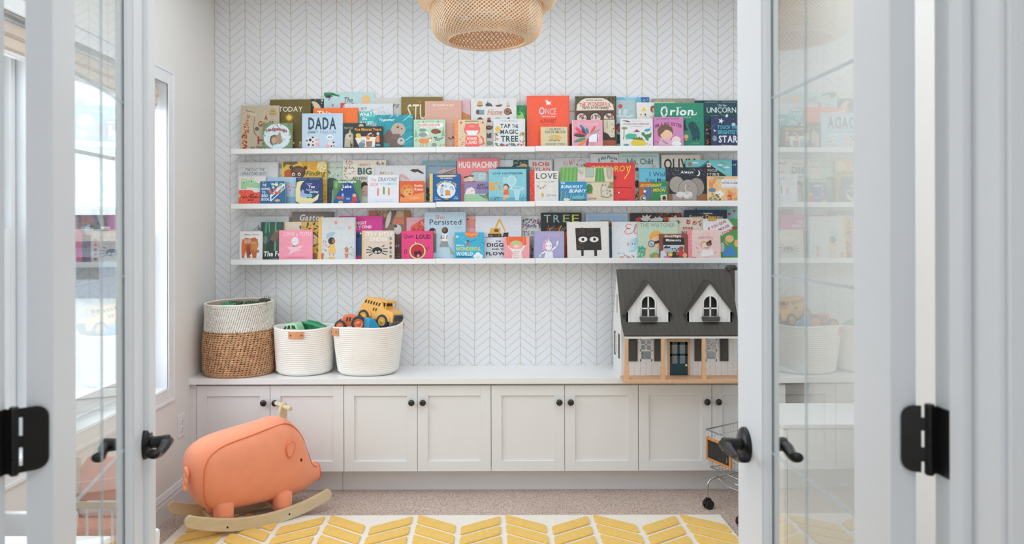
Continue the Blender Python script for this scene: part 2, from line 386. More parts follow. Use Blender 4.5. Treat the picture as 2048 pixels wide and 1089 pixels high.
# roman shades
SHADE = mat('cream_shade_fabric', 'd6c9bb', .9, var=.05, bump=.2, bscale=500, sheen=.2)
for i, (y0, y1) in enumerate(W):
    t = thing('roman_shade', 'folded cream fabric shade in the %s window' % ('near' if i == 0 else 'far'), 'window shade', (XL - .022, 0, 2.097))
    ya, yb = y0 + (.014 if i == 0 else -.0), y1 - (.03 if i == 1 else 0)
    for k, (za, zb, dx) in enumerate(((0, -.048, .0), (-.040, -.094, -.008))):
        MB().prism([(dx - .028, za), (dx - .002, za), (dx, za - .006), (dx + .001, zb + .01), (dx - .006, zb), (dx - .026, zb)], ya, yb, 'y').build('fold', SHADE, t)
    MB().box(-.036, -.012, ya, yb, -.107, -.094).build('bottom_rail', mat('white_rail', (.8, .8, .8), .4), t, bevel=.002)
    MB().box(-.03, -.006, ya, yb, 0, .003).build('gap_shadow_strip', mat('dark_gap_strip', '3a332c', .8), t)  # dark colour stands in for the shadowed gap above the folds
# outlet
t = thing('wall_outlet', 'white double power outlet low on the left wall', 'outlet', (XL, 3.83, .405))
MB().box(0, .005, -.036, .036, -.058, .058).build('cover_plate', TRIM, t, bevel=.003)
for dz in (-.02, .02):
    f = MB().cyl((.004, 0, dz), (.0075, 0, dz), .0165, n=20).build('socket', TRIM, t)
    for dy in (-.006, .006): MB().box(.0072, .0078, dy - .0012, dy + .0012, dz - .001, dz + .008).build('slot', BLACK, f)
    MB().cyl((.0072, 0, dz - .009), (.0078, 0, dz - .009), .0024, n=8).build('slot', BLACK, f)

# ------------------------------------------------------------------ french doors
def handle(parent, s, z, side, mir):
    """lever: rose on face, neck outward, lever sweeping back to the hinge. side: +1 room-centre face, local coords u along door (x), n outward (y)"""
    o = bpy.data.objects.new('door_handle', None); COL.objects.link(o); o.parent = parent
    o.location = (s, 0 if side > 0 else -.035, z); o.scale = (1, side, 1)
    pr = [(.0, .0), (.036, .0), (.036, .004), (.033, .009), (.022, .012), (.018, .013), (0, .013)]
    mb = MB(); mb.M = Matrix.Rotation(-PI / 2, 4, 'X'); mb.lathe(pr, 32); mb.build('rose', BLACK, o)
    mb = MB(); mb.M = Matrix.Rotation(-PI / 2, 4, 'X'); mb.lathe([(.0145, .008), (.0125, .018), (.0135, .030), (.0150, .044), (.0135, .0495), (.008, .0515), (0, .052)], 24); mb.build('neck', BLACK, o)
    pts = cr([(.004, .042, 0), (-.018, .043, -.001), (-.040, .041, -.006), (-.060, .038, -.009), (-.078, .036, -.006), (-.088, .034, -.001)], 6)
    n = len(pts); R = [.0150 - .005 * min(1, i / n * 1.8) + (.004 * max(0, i / n - .7) / .3) for i in range(n)]
    MB().tube(pts, R, 14, flat=.75, up=(0, 0, 1)).build('lever', BLACK, o)
    return o
def french_door(name, label, origin, u, n_sign, width, astragal, hz, hs):
    """origin: hinge-side corner of the face toward the opening centre; u: unit vector hinge -> free edge.
       local x = along door, local y = outward from centre face, z up; body occupies y in [-.035, 0]"""
    ux, uy = u
    ny = (uy, -ux) if n_sign > 0 else (-uy, ux)
    M = Matrix(((ux, ny[0], 0, origin[0]), (uy, ny[1], 0, origin[1]), (0, 0, 1, .012), (0, 0, 0, 1)))
    d = bpy.data.objects.new(name, None); COL.objects.link(d); d.matrix_world = M; d['kind'] = 'structure'; d['label'] = label
    g0, g1, zb, zt, top = .100, .457, .250, 1.985, 2.13
    MB().box(0, g0, -.035, 0, 0, top).build('stile', TRIM, d, bevel=.0015)
    MB().box(g1 + .010, width, -.035, 0, 0, top).build('stile', TRIM, d, bevel=.0015)
    MB().box(g0, g1 + .010, -.035, 0, 0, zb - .018).build('rail', TRIM, d); MB().box(g0, g1 + .010, -.035, 0, zt + .018, top).build('rail', TRIM, d)
    for sy in (0, 1):   # sloped glazing beads around the pane on both faces
        ya, yb = (-.015, -.003) if sy == 0 else (-.020, -.032)
        mb = MB()
        mb.prism([(g1 - .003, ya), (g1 - .001, ya), (g1 + .003, (ya + yb) / 2), (g1 + .0085, yb), (g1 + .010, yb), (g1 + .010, ya)], zb, zt, 'z')
        mb.prism([(g0 + .004, ya), (g0 + .0005, yb), (g0, yb), (g0, ya)], zb, zt, 'z')
        mb.box(g0, g1, min(ya, yb), max(ya, yb), zb - .018, zb); mb.box(g0, g1, min(ya, yb), max(ya, yb), zt, zt + .018)
        mb.build('glazing_bead', TRIM, d)
    gl = MB().box(g0, g1, -.0185, -.0165, zb, zt).build('glass_pane', GLASS, d)
    GR = GROOVE
    gm = .304
    MB().box(gm - .002, gm + .002, -.0195, -.0155, zb, zt).build('glass_groove', GR, gl)
    for k in range(1, 5):
        z = .262 + .347 * k - .012
        MB().box(g0, g1, -.0195, -.0155, z - .0022, z + .0022).build('glass_groove', GR, gl)
    if astragal:
        MB().prism([(width - .058, 0), (width - .058, .004), (width - .054, .010), (width - .046, .012), (width + .004, .012), (width + .004, 0)], 0, top, 'z').build('astragal', TRIM, d)
    handle(d, hs, hz, 1, n_sign); handle(d, hs, hz, -1, n_sign)
    return d, M
uL = Vector((-.2160, .9764)).normalized(); uR = Vector((-.0073, 1)).normalized()
dL, ML = french_door('door_1', 'left white french door, open, with black lever handle', (-.6153, 1.0595), uL, 1, .600, True, .9395 - .012, .560)
dR, MR = french_door('door_2', 'right white french door, open, with black lever handle', (.5406, 1.0098), uR, -1, .605, False, .9445 - .012, .556)
dR_n = (-1, 0)

def hinge(d, z, s, pin, leaf_j):
    """leaf on the door edge (facing the camera), knuckle, leaf on jamb, built in world space then parented"""
    hg = bpy.data.objects.new('hinge', None); COL.objects.link(hg); hg.parent = d; hg.matrix_parent_inverse = d.matrix_world.inverted()
    pw = Vector((pin[0], pin[1], 0))
    e0, e1 = leaf_j[0], leaf_j[1]      # end of the door leaf on the edge face, towards centre face / direction
    hh = .0445; rr = .016
    a = Vector((*e0, 0)); b = Vector((*e1, 0)); L_ = (b - a).length; dr = (b - a).normalized(); nn = Vector((dr.y, -dr.x, 0))
    if nn.y > 0: nn = -nn
    Mx = Matrix(((dr.x, nn.x, 0, a.x), (dr.y, nn.y, 0, a.y), (0, 0, 1, z), (0, 0, 0, 1)))
    mb = MB(); mb.M = Mx       # local x from pin (0) to far end (L_), slots near the pin
    poly = [(.010, -hh), (L_ - rr, -hh)] + [(L_ - rr + rr * math.sin(t), -hh + rr - rr * math.cos(t)) for t in (.4, .8, 1.2, 1.57)] + \
           [(L_ - rr + rr * math.cos(t), hh - rr + rr * math.sin(t)) for t in (0, .4, .8, 1.2, 1.57)] + [(.010, hh)]
    mb.prism(poly, 0, .0025, 'y')
    # bridges between leaf and knuckle leave open slots
    for za, zb in s: mb.box(.0, .011, 0, .0025, za, zb)
    mb.build('door_leaf', BLACK, hg)
    mb = MB(); mb.M = Mx
    for sx, sz in ((.55, .032), (.8, 0), (.55, -.032)):
        mb.cyl((L_ * sx, .002, sz), (L_ * sx, .0035, sz), .0045, n=12)
        mb.box(L_ * sx - .003, L_ * sx + .003, .0035, .0037, sz - .0005, sz + .0005)
    mb.build('screw', BLACK, hg)
    mb = MB()
    zs = [-hh, -.0267, -.0089, .0089, .0267, hh]
    for i in range(5): mb.cyl((pin[0], pin[1], z + zs[i] + .0003), (pin[0], pin[1], z + zs[i + 1] - .0003), .0062, n=16)
    mb.cyl((pin[0], pin[1], z + hh), (pin[0], pin[1], z + hh + .003), .0068, .005, n=16); mb.cyl((pin[0], pin[1], z - hh - .003), (pin[0], pin[1], z - hh), .005, .0068, n=16)
    mb.build('knuckle', BLACK, hg)
    jx = leaf_j[2]; sg = 1 if jx > 0 else -1
    mb = MB(); x0 = jx - sg * .0025
    y0, y1 = pin[1] - .038, pin[1]
    poly = [(y1, -hh), (y0 + .010, -hh), (y0 + .003, -hh + .003), (y0, -hh + .012), (y0, hh - .012), (y0 + .003, hh - .003), (y0 + .010, hh), (y1, hh)]
    mb.M = Matrix.Translation((0, 0, z)); mb.prism(poly, min(x0, jx), max(x0, jx), 'x'); mb.box(min(pin[0], jx), max(pin[0], jx), pin[1] - .0055, pin[1] - .003, -hh, hh); mb.build('jamb_leaf', BLACK, hg)
    return hg
def M2(M, x, y): v = M @ Vector((x, y, 0)); return (v.x, v.y)
pinR = (.5868, .9990); pinL = (-.6525, 1.030)
cR = M2(MR, -.0005, -.0135); cL = M2(ML, -.0005, -.006)
for dz in (-.80, 0, .80):
    hinge(dR, 1.1116 + dz, [(-.030, -.011), (.0114, .0288)], pinR, (pinR, cR, JR))
    hinge(dL, 1.1035 + dz, [(-.0445, -.035), (-.0098, .0063), (.0316, .0445)], pinL, (pinL, cL, JL))
# ------------------------------------------------------------------ base cabinets
YD = 3.955                                   # door front plane
DW = 147.3 / F * YD
ZT = .623                                    # counter top
x_first, _ = at(393, 860, YD)
CABL = ['low white double-door cabinet behind the pink rocking pig', 'second low white cabinet from the left, below the white rope baskets',
        'third low white cabinet from the left, below the bare counter', 'rightmost low white cabinet, below the dollhouse and behind the cart']
for k in range(4):
    xa = x_first + 2 * k * DW; xb = xa + 2 * DW
    c = thing('cabinet', CABL[k], 'cabinet', ((xa + xb) / 2, YD, 0), group='low white cabinets along the back wall')
    hw = DW
    mb = MB(); mb.box(-hw + .0005, hw - .0005, .022, YB - YD - .002, .124, .589)
    mb.build('carcass', LACQ, c)
    if k == 0: MB().box(-hw - .034, -hw - .002, .006, YB - YD - .002, .1242, .589).build('filler_strip', LACQ, c, bevel=.001)
    for s in (-1, 1):
        d0, d1 = (-hw + .0015, -.0012) if s < 0 else (.0012, hw - .0015)
        zb, zt, fr = .128, .580, .054
        mb = MB(); mb.box(d0, d0 + fr, 0, .019, zb, zt); mb.box(d1 - fr, d1, 0, .019, zb, zt)
        mb.box(d0 + fr, d1 - fr, 0, .019, zb, zb + fr); mb.box(d0 + fr, d1 - fr, 0, .019, zt - fr, zt)
        door = mb.build('door', LACQ, c, bevel=.0009, seg=1)
        MB().box(d0 + fr - .004, d1 - fr + .004, .009, .017, zb + fr - .004, zt - fr + .004).build('panel', LACQ, door)
        kx = -s * -.0292 if False else s * .030
        mb = MB(); mb.M = Matrix.Translation((kx, 0, .494)) @ Matrix.Rotation(PI / 2, 4, 'X')
        mb.lathe([(.0075, 0), (.006, .006), (.006, .011), (.011, .014), (.0165, .018), (.0172, .023), (.0145, .028), (.008, .0305), (0, .031)], 24)
        mb.build('knob', KNOB, door)
LAM = 4.305 - YD
o = MB().box(XL - .004, XR, YD - .021, YB - .001, .592, ZT).build('countertop', TOPM, bevel=.0015)
tag(o, 'long white countertop over the low cabinets', 'countertop')
xs_, _ = at(686, 960, 4.05)
for i, (a, b, l) in enumerate(((XL + .002, xs_ - .0008, 'short white plinth board under the cabinet behind the pig'), (xs_ + .0008, XR - .002, 'long white plinth board under the cabinets'))):
    o = MB().box(a, b, 4.045, 4.06, 0, .1235).build('plinth_board', LACQ, bevel=.001); tag(o, l, 'plinth', 'plinth boards below the cabinets')

# ------------------------------------------------------------------ picture ledges
YL = 4.190                                   # front of the lip
UNIT = [  # px x0,x1 and lip top / bottom y at both ends
    [(462.5, 871.4, 298.0, 294.0, 308.0, 304.6), (872.2, 1069.8, 293.9, 292.8, 304.8, 303.8), (1070.6, 1482, 292.2, 290.8, 302.7, 301.8)],
    [(461.5, 871.4, 408.0, 404.8, 418.0, 415.5), (872.2, 1069.8, 403.8, 402.8, 414.4, 413.4), (1070.6, 1482, 402.0, 401.6, 412.9, 412.6)],
    [(461.5, 871.4, 520.0, 517.8, 530.2, 528.4), (872.2, 1069.8, 517.8, 516.9, 528.2, 527.6), (1070.6, 1482, 516.6, 515.8, 527.3, 526.6)]]
PAN = {}
NM = ['top', 'middle', 'bottom']; LN = ['long left', 'short middle', 'long right']
for r in range(3):
    for c in range(3):
        x0, x1, t0, t1, b0, b1 = UNIT[r][c]
        X0, Z0 = at(x0, b0, YL); X1, Z1 = at(x1, b1, YL); _, T0 = at(x0, t0, YL)
        tilt = math.atan2(Z1 - Z0, X1 - X0); Lh = math.hypot(X1 - X0, Z1 - Z0) / 2; lip = T0 - Z0
        t = thing('picture_ledge', 'white picture ledge, %s piece of the %s row' % (LN[c], NM[r]), 'shelf',
                  ((X0 + X1) / 2, YL, (Z0 + Z1) / 2), group='white picture ledges holding the books')
        t.rotation_euler = (0, -tilt, 0)
        MB().box(-Lh, Lh, .0, .012, 0, lip).build('lip', LEDGE, t, bevel=.0012)
        MB().box(-Lh, Lh, .012, YB - YL - .012, .0, .010).build('pan', LEDGE, t, bevel=.0008)
        MB().box(-Lh, Lh, YB - YL - .012, YB - YL - .0005, 0, .058).build('back_strip', LEDGE, t, bevel=.001)
        PAN[(r, c)] = ((X0 + X1) / 2, (Z0 + Z1) / 2 + .010, tilt, X0, X1)
def pan_at(r, X):
    for c in range(3):
        cx, z, tl, a, b = PAN[(r, c)]
        if X <= b or c == 2: return z + (X - cx) * math.tan(tl), tl

# ------------------------------------------------------------------ carpet rug with tufted chevron bars
RUG = mat('cream_wool_rug', 'efe8dc', .95, var=.04, vscale=60, bump=.8, bscale=350, sheen=.3)
YEL = mat('yellow_tufted_wool', 'f0c257', .95, var=.08, vscale=45, bump=.9, bscale=420, sheen=.3)
rx0, rx1, ry0, ry1 = -1.452, 1.128, 2.46, 3.665
rug = thing('chevron_rug', 'cream rug with raised yellow chevron bars on the beige carpet', 'rug', (0, 0, 0))
MB().box(rx0, rx1, ry0, ry1, 0.0005, .0075).build('rug_base', RUG, rug, bevel=.004)
hwc, sl, bh, pitch = .2115, .70, .093, .119
def bar_mesh(s, w):
    # parallelogram, rising to the right when s>0, rounded corners, origin at its lower-left corner
    g = .013; w = w - 2 * g
    P = [(0, 0), (w, s * sl * w), (w, s * sl * w + bh), (0, bh)]
    out = []
    for i in range(4):
        p = Vector(P[i]); a = (Vector(P[i - 1]) - p).normalized(); b = (Vector(P[(i + 1) % 4]) - p).normalized(); r = .013
        for t in (1, .35): pass
        out += [tuple(p + a * r), tuple(p + (a + b) * r * .25), tuple(p + b * r)]
    mb = MB(); mb.prism(out, .0065, .0155, 'z'); return mb.mesh('tufted_bar', YEL)
BM = {1: bar_mesh(1, hwc), -1: bar_mesh(-1, hwc)}
def clip_bar(s, xa, w):
    return None
x_peak0 = -.779
nbar = 0
for kcol in range(-4, 10):
    xc = x_peak0 + (kcol) * hwc        # kcol even: a peak at xc ; column spans xc..xc+hwc
    s = -1 if kcol % 2 == 0 else 1     # after a peak the bars fall
    xa, xb = xc, xc + hwc
    if xb > rx1 - .0 + .02 or xa < rx0 - .02: 
        if xa < rx0 - .02: continue
    if xb > rx1 + .02: continue
    for j in range(15):
        ypk = 3.652 - j * pitch + (.03 if kcol in (-3, -2) else 0)  # top edge of bar at peak
        y0 = ypk - bh - (0 if s < 0 else sl * hwc)
        if y0 - (sl * hwc if s < 0 else 0) < ry0 + .02: continue
        o = bpy.data.objects.new('tufted_bar', BM[s]); COL.objects.link(o); o.parent = rug; o.location = (xa + .013, y0 + (0 if s > 0 else -.0), 0)
        md = o.modifiers.new('bevel', 'BEVEL'); md.width = .005; md.segments = 2; md.limit_method = 'ANGLE'; nbar += 1

# ------------------------------------------------------------------ woven pendant lamp
BAM = mat('bamboo_strip', 'f3dabb', .55, var=.22, vscale=6); BAM2 = mat('bamboo_inner', 'd79a55', .6, var=.2, vscale=8)
LY = 2.70; LZ = 0
lamp = thing('pendant_lamp', 'two-tier woven bamboo pendant lamp hanging from the ceiling', 'lamp', (at(974, 82, LY)[0], LY, 0))
def surf(prof, t):   # prof list of (r,z) -> interpolated by arclength
    P = [Vector(p) for p in prof]; Ls = [0]
    for i in range(1, len(P)): Ls.append(Ls[-1] + (P[i] - P[i - 1]).length)
    d = t * Ls[-1]
    for i in range(1, len(P)):
        if d <= Ls[i] + 1e-9:
            k = (d - Ls[i - 1]) / (Ls[i] - Ls[i - 1]); return P[i - 1].lerp(P[i], k), Ls[-1]
    return P[-1], Ls[-1]
def weave(prof, n, twist, width, seg, off=.0011, thick=.0007):
    mb = MB()
    for sg in (-1, 1):
        for i in range(n):
            a0 = 2 * PI * i / n; row = []
            for j in range(seg + 1):
                t = j / seg; p, Lt = surf(prof, t); a = a0 + sg * twist * t
                w = off * sg * math.cos(PI * (j + i)) if False else off * sg
                row.append((p[0], p[1], a, w))
            pts = [Vector(((r + w) * math.cos(a), (r + w) * math.sin(a), z)) for r, z, a, w in row]
            vs = []
            for j, p in enumerate(pts):
                tg = (pts[min(j + 1, seg)] - pts[max(j - 1, 0)]).normalized()
                pr, _ = surf(prof, max(0, j / seg - .01)); pn, _ = surf(prof, min(1, j / seg + .01))
                dm = (pn - pr); dm = dm.normalized() if dm.length > 0 else Vector((0, 1)); a = row[j][2]
                nr = Vector((dm[1] * math.cos(a), dm[1] * math.sin(a), -dm[0]))
                sd = tg.cross(nr).normalized() * width / 2
                vs += [tuple(p - sd - nr * thick), tuple(p + sd - nr * thick), tuple(p + sd + nr * thick), tuple(p - sd + nr * thick)]
            fs = []
            for j in range(seg):
                for k in range(4): fs.append((j * 4 + k, j * 4 + (k + 1) % 4, j * 4 + 4 + (k + 1) % 4, j * 4 + 4 + k))
            mb.add(vs, fs)
    return mb
low = cr([(.139, 2.080, 0), (.160, 2.080, 0), (.183, 2.094, 0), (.196, 2.118, 0), (.200, 2.150, 0), (.199, 2.185, 0), (.196, 2.205, 0)], 4)
low = [(p[0], p[1]) for p in low]
weave(low, 80, 1.0, .0034, 22).build('lower_tier', BAM, lamp, kind='stuff')
up = [(p[0], p[1]) for p in cr([(.196, 2.205, 0), (.212, 2.196, 0), (.236, 2.206, 0), (.252, 2.232, 0), (.258, 2.268, 0), (.254, 2.35, 0), (.235, 2.43, 0), (.19, 2.49, 0), (.12, 2.53, 0), (.05, 2.545, 0)], 4)]
weave(up, 98, 1.9, .0038, 36).build('upper_tier', BAM, lamp, kind='stuff')
inn = [(p[0], p[1]) for p in cr([(.139, 2.080, 0), (.146, 2.12, 0), (.152, 2.20, 0), (.152, 2.32, 0)], 5)]
weave(inn, 54, 1.35, .0034, 18).build('inner_shade', BAM2, lamp, kind='stuff')
MB().tube([(.139 * math.cos(2 * PI * i / 64), .139 * math.sin(2 * PI * i / 64), 2.0795) for i in range(64)], .0032, 8, closed=True).build('rim', BAM, lamp)
MB().cyl((0, 0, 2.40), (0, 0, 2.47), .022, n=20).build('bulb_socket', mat('white_plastic', (.8, .8, .8), .4), lamp)
MB().ball((0, 0, 2.365), .038, n=20, m=12).build('bulb', mat('opal_bulb', (.9, .9, .88), .3), lamp)
mb = MB(); mb.cyl((0, 0, 2.47), (0, 0, ZC - .02), .003, n=8); mb.build('cord', mat('white_cord', (.8, .8, .8), .5), lamp)
MB().lathe([(.0, -.035), (.03, -.03), (.05, -.012), (.052, 0)], 24, (0, 0, ZC)).build('ceiling_rose', TRIM, lamp)

# ------------------------------------------------------------------ baskets
SEA = mat('seagrass_strand', 'd3a27a', .7, var=.35, vscale=35); SEAD = mat('seagrass_core', '4f371f', .9)
PAP = mat('white_paper_strand', 'f4efe6', .75, var=.1, vscale=30); PAPD = mat('grey_paper_core', 'b3a798', .9)
bw = thing('woven_basket', 'tall round seagrass basket with a white woven top in the corner', 'basket', (-1.366, 4.110, ZT))
Hb = .386
def rb(z):  # radius profile
    z = z / Hb
    return .183 + .005 * math.sin(z * 5.2 + .4) - .010 * max(0, .08 - z) / .08 + (.003 if .3 < z < .6 else 0)
def rimz(z, t): return z + (z / Hb) ** 2 * .006 * math.sin(t + .6)
def sleeve(z0, z1, m): return MB().lathe([(rb(z0 + (z1 - z0) * i / 12) - .004, z0 + (z1 - z0) * i / 12) for i in range(13)], 48, fz=rimz)
sl_ = MB(); prof = [(.02, .004), (rb(0) - .006, .004)] + [(rb(Hb * .62 * i / 12) - .004, Hb * .62 * i / 12 + .004) for i in range(13)]
sl_.lathe(prof, 48, fz=rimz); sl_.build('basket_core', SEAD, bw)
sl_ = MB(); sl_.lathe([(rb(Hb * (.62 + .38 * i / 8)) - .004, Hb * (.62 + .38 * i / 8)) for i in range(9)] + [(rb(Hb) - .010, Hb)] + [(rb(Hb * (.98 - .5 * i / 5)) - .012, Hb * (.98 - .5 * i / 5)) for i in range(6)], 48, fz=rimz)
sl_.build('lining', PAPD, bw)
def stitches(z0, z1, rows, n, lx, lz, th, slant, alt=False, jit=.25):
    mb = MB(); rnd = random.Random(3)
    for i in range(rows):
        z = z0 + (z1 - z0) * (i + .5) / rows; r = rb(z)
        for k in range(n):
            a = 2 * PI * (k + ((i * 7919) % 13) / 13) / n + rnd.uniform(-.1, .1) / n * 2
            c, s = math.cos(a), math.sin(a); tx = Vector((-s, c, 0)); nr = Vector((c, s, 0)); up_ = Vector((0, 0, 1))
            sl2 = slant * (-1 if alt and i % 2 else 1) + rnd.uniform(-jit, jit) * .5
            d = (tx * math.cos(sl2) + up_ * math.sin(sl2)); e = nr.cross(d)
            p = Vector((c * r, s * r, rimz(z, a) + rnd.uniform(-.0008, .0008))) + nr * rnd.uniform(-.001, .001)
            q = rnd.uniform(.88, 1.15)
            mb.add([tuple(p - d * lx * q), tuple(p + d * lx * q), tuple(p + e * lz), tuple(p - e * lz), tuple(p + nr * th),
                    tuple(p - d * lx * .5 + e * lz * .8 + nr * th * .5), tuple(p + d * lx * .5 + e * lz * .8 + nr * th * .5), tuple(p - d * lx * .5 - e * lz * .8 + nr * th * .5), tuple(p + d * lx * .5 - e * lz * .8 + nr * th * .5)],
                   [(0, 4, 5), (5, 4, 2), (2, 4, 6), (6, 4, 1), (0, 7, 4), (7, 3, 4), (3, 8, 4), (8, 1, 4)], 0, True)
    return mb
stitches(.006, Hb * .64, 21, 60, .0130, .0054, .0070, .34).build('seagrass_weave', SEA, bw, kind='stuff')
stitches(Hb * .625, Hb * .985, 22, 94, .0068, .0036, .0048, .30, alt=False).build('paper_weave', PAP, bw, kind='stuff')
MB().tube([((rb(Hb) - .003) * math.cos(2 * PI * i / 64), (rb(Hb) - .003) * math.sin(2 * PI * i / 64), rimz(Hb, 2 * PI * i / 64)) for i in range(64)], .0055, 8, closed=True).build('rim', PAP, bw)
MB().tube([((rb(0) - .002) * math.cos(2 * PI * i / 64), (rb(0) - .002) * math.sin(2 * PI * i / 64), .006) for i in range(64)], .0055, 8, closed=True).build('base_braid', SEA, bw)

def rope_mat():
    m = mat('white_cotton_rope', 'f1ece6', .85, sheen=.2); N = m.node_tree.nodes; L = m.node_tree.links
    tc = N.new('ShaderNodeTexCoord'); vo = N.new('ShaderNodeTexVoronoi'); vo.inputs['Scale'].default_value = 170; L.new(tc.outputs['Object'], vo.inputs['Vector'])
    bp = N.new('ShaderNodeBump'); bp.inputs['Strength'].default_value = .35; bp.inputs['Distance'].default_value = .002
    L.new(vo.outputs['Distance'], bp.inputs['Height']); L.new(bp.outputs[0], N['Principled BSDF'].inputs['Normal']); return m
ROPE = rope_mat()
def rope_basket(name, label, loc, r0, r1, h, sx, sy, rz, wav, hang, pw=2.0):
    t = thing(name, label, 'basket', loc, rz, 'white rope baskets on the counter')
    rows = 24; pr = [(.0, .003), (r0 - .012, .003)]
    def R(q): return r0 + (r1 - r0) * (q ** .8)
    for i in range(rows):
        for j in range(5):
            q = (i + j / 5) / rows; rr = R(q) - (.006 * max(0, .06 - q) / .06 * 2)
            pr.append((rr + .0030 * math.sin(PI * (j + .3) / 5), .003 + q * (h - .003)))
    pr += [(R(1) + .0005, h + .001), (R(1) - .006, h + .002), (R(1) - .011, h - .002)]
    for i in range(6): pr.append((R(1 - i / 6) - .012, h * (1 - i / 6) - .003))
    def fz(z, a): return z + (z / h) ** 3 * wav(a)
    MB().lathe(pr, 72, fz=fz, sx=sx, sy=sy, pw=pw).build('rope_wall', ROPE, t)
    # leather handle wrapped on the rim
    a0 = hang; rr = R(.94) + .0045; m = 10; hw = .040
    se = lambda a: (abs(math.cos(a)) ** pw + abs(math.sin(a)) ** pw) ** (-1 / pw) if pw != 2.0 else 1.0
    for side in (0, 1):
        aa = a0 + PI * side
        mb = MB(); vs = []; fs = []
        for i in range(m + 1):
            a = aa + (i / m - .5) * 2 * hw / (rr * .98) * 1.0
            for z_, d in ((h - .046, 0), (h - .006, .0012), (h - .046, .0035), (h - .006, .005)):
                vs.append(((rr * se(a) + d) * math.cos(a) * sx, (rr * se(a) + d) * math.sin(a) * sy, fz(z_, a)))
        for i in range(m):
            b = i * 4; c = b + 4
            fs += [(b + 2, c + 2, c + 3, b + 3), (b, b + 1, c + 1, c), (b + 1, b + 3, c + 3, c + 1), (b, c, c + 2, b + 2)]
        fs += [(0, 2, 3, 1), (m * 4, m * 4 + 1, m * 4 + 3, m * 4 + 2)]
        mb.add(vs, fs); lh = mb.build('leather_handle', LEATH, t)
        mb = MB()
        for k in (-1, 1):
            a = aa + k * hw * .72 / rr; p = Vector(((rr * se(a) + .004) * math.cos(a) * sx, (rr * se(a) + .004) * math.sin(a) * sy, fz(h - .026, a)))
            nv = Vector((math.cos(a), math.sin(a), 0)); mb.ball(p, .0052, n=12, m=6)
        mb.build('rivets', BRASS, lh)
    return t
rope_basket('rope_basket', 'white coiled-rope basket with a leather tab, holding green toy cars', (-1.014, 4.128, ZT), .148, .163, .252, 1.0, .98, 0,
            lambda a: .004 * math.cos(2 * a), -PI / 2 - .03)
rope_basket('rope_basket', 'white coiled-rope basket with a yellow toy bus on top', (-.662, 4.125, ZT), .158, .190, .262, 1.0, .93, 0,
            lambda a: .012 * math.cos(a) ** 3 + .004 * math.sin(2 * a), PI + .62, pw=2.4)

# ------------------------------------------------------------------ toys in the baskets
def plastic(n, c, r=.35): return mat(n, c, r, var=.02)
YP = plastic('yellow_toy_plastic', 'f2b757'); GP = plastic('grey_toy_plastic', '565c63'); TY = plastic('charcoal_toy_tyre', '3a3f45', .6)
OP = plastic('orange_toy_plastic', 'ef7a4a'); BP = plastic('blue_toy_plastic', '2a9cc8'); MG = plastic('mint_toy_plastic', 'a5dcb4'); DG = plastic('green_toy_plastic', '2f9a6a')
DK = plastic('dark_interior', '4a3a2a', .7); DKG = plastic('dark_green_toy_plastic', '2c4a2c')
def wheel(p, M, r, w, hubm, parent, tread=True):
    o = bpy.data.objects.new('wheel', None)
    mb = MB(); mb.M = M @ Matrix.Translation(p) @ Matrix.Rotation(PI / 2, 4, 'X')
    mb.lathe([(r * .66, -w / 2), (r * .88, -w / 2), (r * .97, -w * .36), (r, -w * .15), (r, w * .15), (r * .97, w * .36), (r * .88, w / 2), (r * .80, w / 2 - .001), (r * .78, w * .44), (r * .66, w * .5)], 28)
    wh = mb.build('wheel', TY, parent)
    mb = MB(); mb.M = M @ Matrix.Translation(p) @ Matrix.Rotation(PI / 2, 4, 'X')
    for sg in (-1, 1): mb.lathe([(0, sg * w * .50), (r * .22, sg * w * .50), (r * .26, sg * w * .40), (r * .48, sg * w * .36), (r * .52, sg * w * .46), (r * .66, sg * w * .46), (r * .66, 0)], 24)
    mb.build('hub', hubm, wh); return wh
# yellow bus : local x forward (right), y left/away, z up
bus = thing('toy_bus', 'yellow toy school bus with grey tyres on top of the right rope basket', 'toy', (0, 0, 0))
bus.matrix_world = Matrix.Translation((at(757, 640, 4.14)[0], 4.155, ZT + .270)) @ Matrix.Rotation(math.radians(-30), 4, 'Z') @ Matrix.Rotation(math.radians(9), 4, 'Y') @ Matrix.Rotation(math.radians(-4), 4, 'X')
side = cr([(-.112, .042, 0), (-.104, .075, 0), (-.082, .118, 0), (-.068, .126, 0), (.020, .128, 0), (.034, .122, 0), (.052, .088, 0), (.100, .080, 0), (.118, .070, 0), (.122, .045, 0)], 3)
side = [(p[0], p[1]) for p in side] + [(.122, .018), (.105, .016), (-.105, .016)]
MB().prism(side, -.046, .046, 'y').build('body', YP, bus, bevel=.006, seg=3)
mb = MB()
for i in range(6):
    x = -.088 + i * .019 + .004
    if i == 2 and False: continue
    mb.prism([(x, .094), (x + .010, .094), (x + .0155, .112), (x + .0055, .112)], -.0468, .0468, 'y')
for i in range(2): mb.prism([(-.022 + i * .017, .062), (-.013 + i * .017, .062), (-.009 + i * .017, .079), (-.018 + i * .017, .079)], -.0468, .0468, 'y')
mb.prism([(-.04, .094), (.04, .094), (.034, .116), (-.034, .116)], .040, .0445, 'x')
mb.build('window_openings', DK, bus)
MB().prism([(-.046, .118), (.046, .118), (.048, .130), (-.048, .130)], .022, .066, 'x').build('roof_visor', YP, bus, bevel=.003)
mb = MB()
for y in (-.044, .044): mb.cyl((.064, y, .080), (.060, y, .120), .003, n=8)
mb.build('windscreen_post', YP, bus)
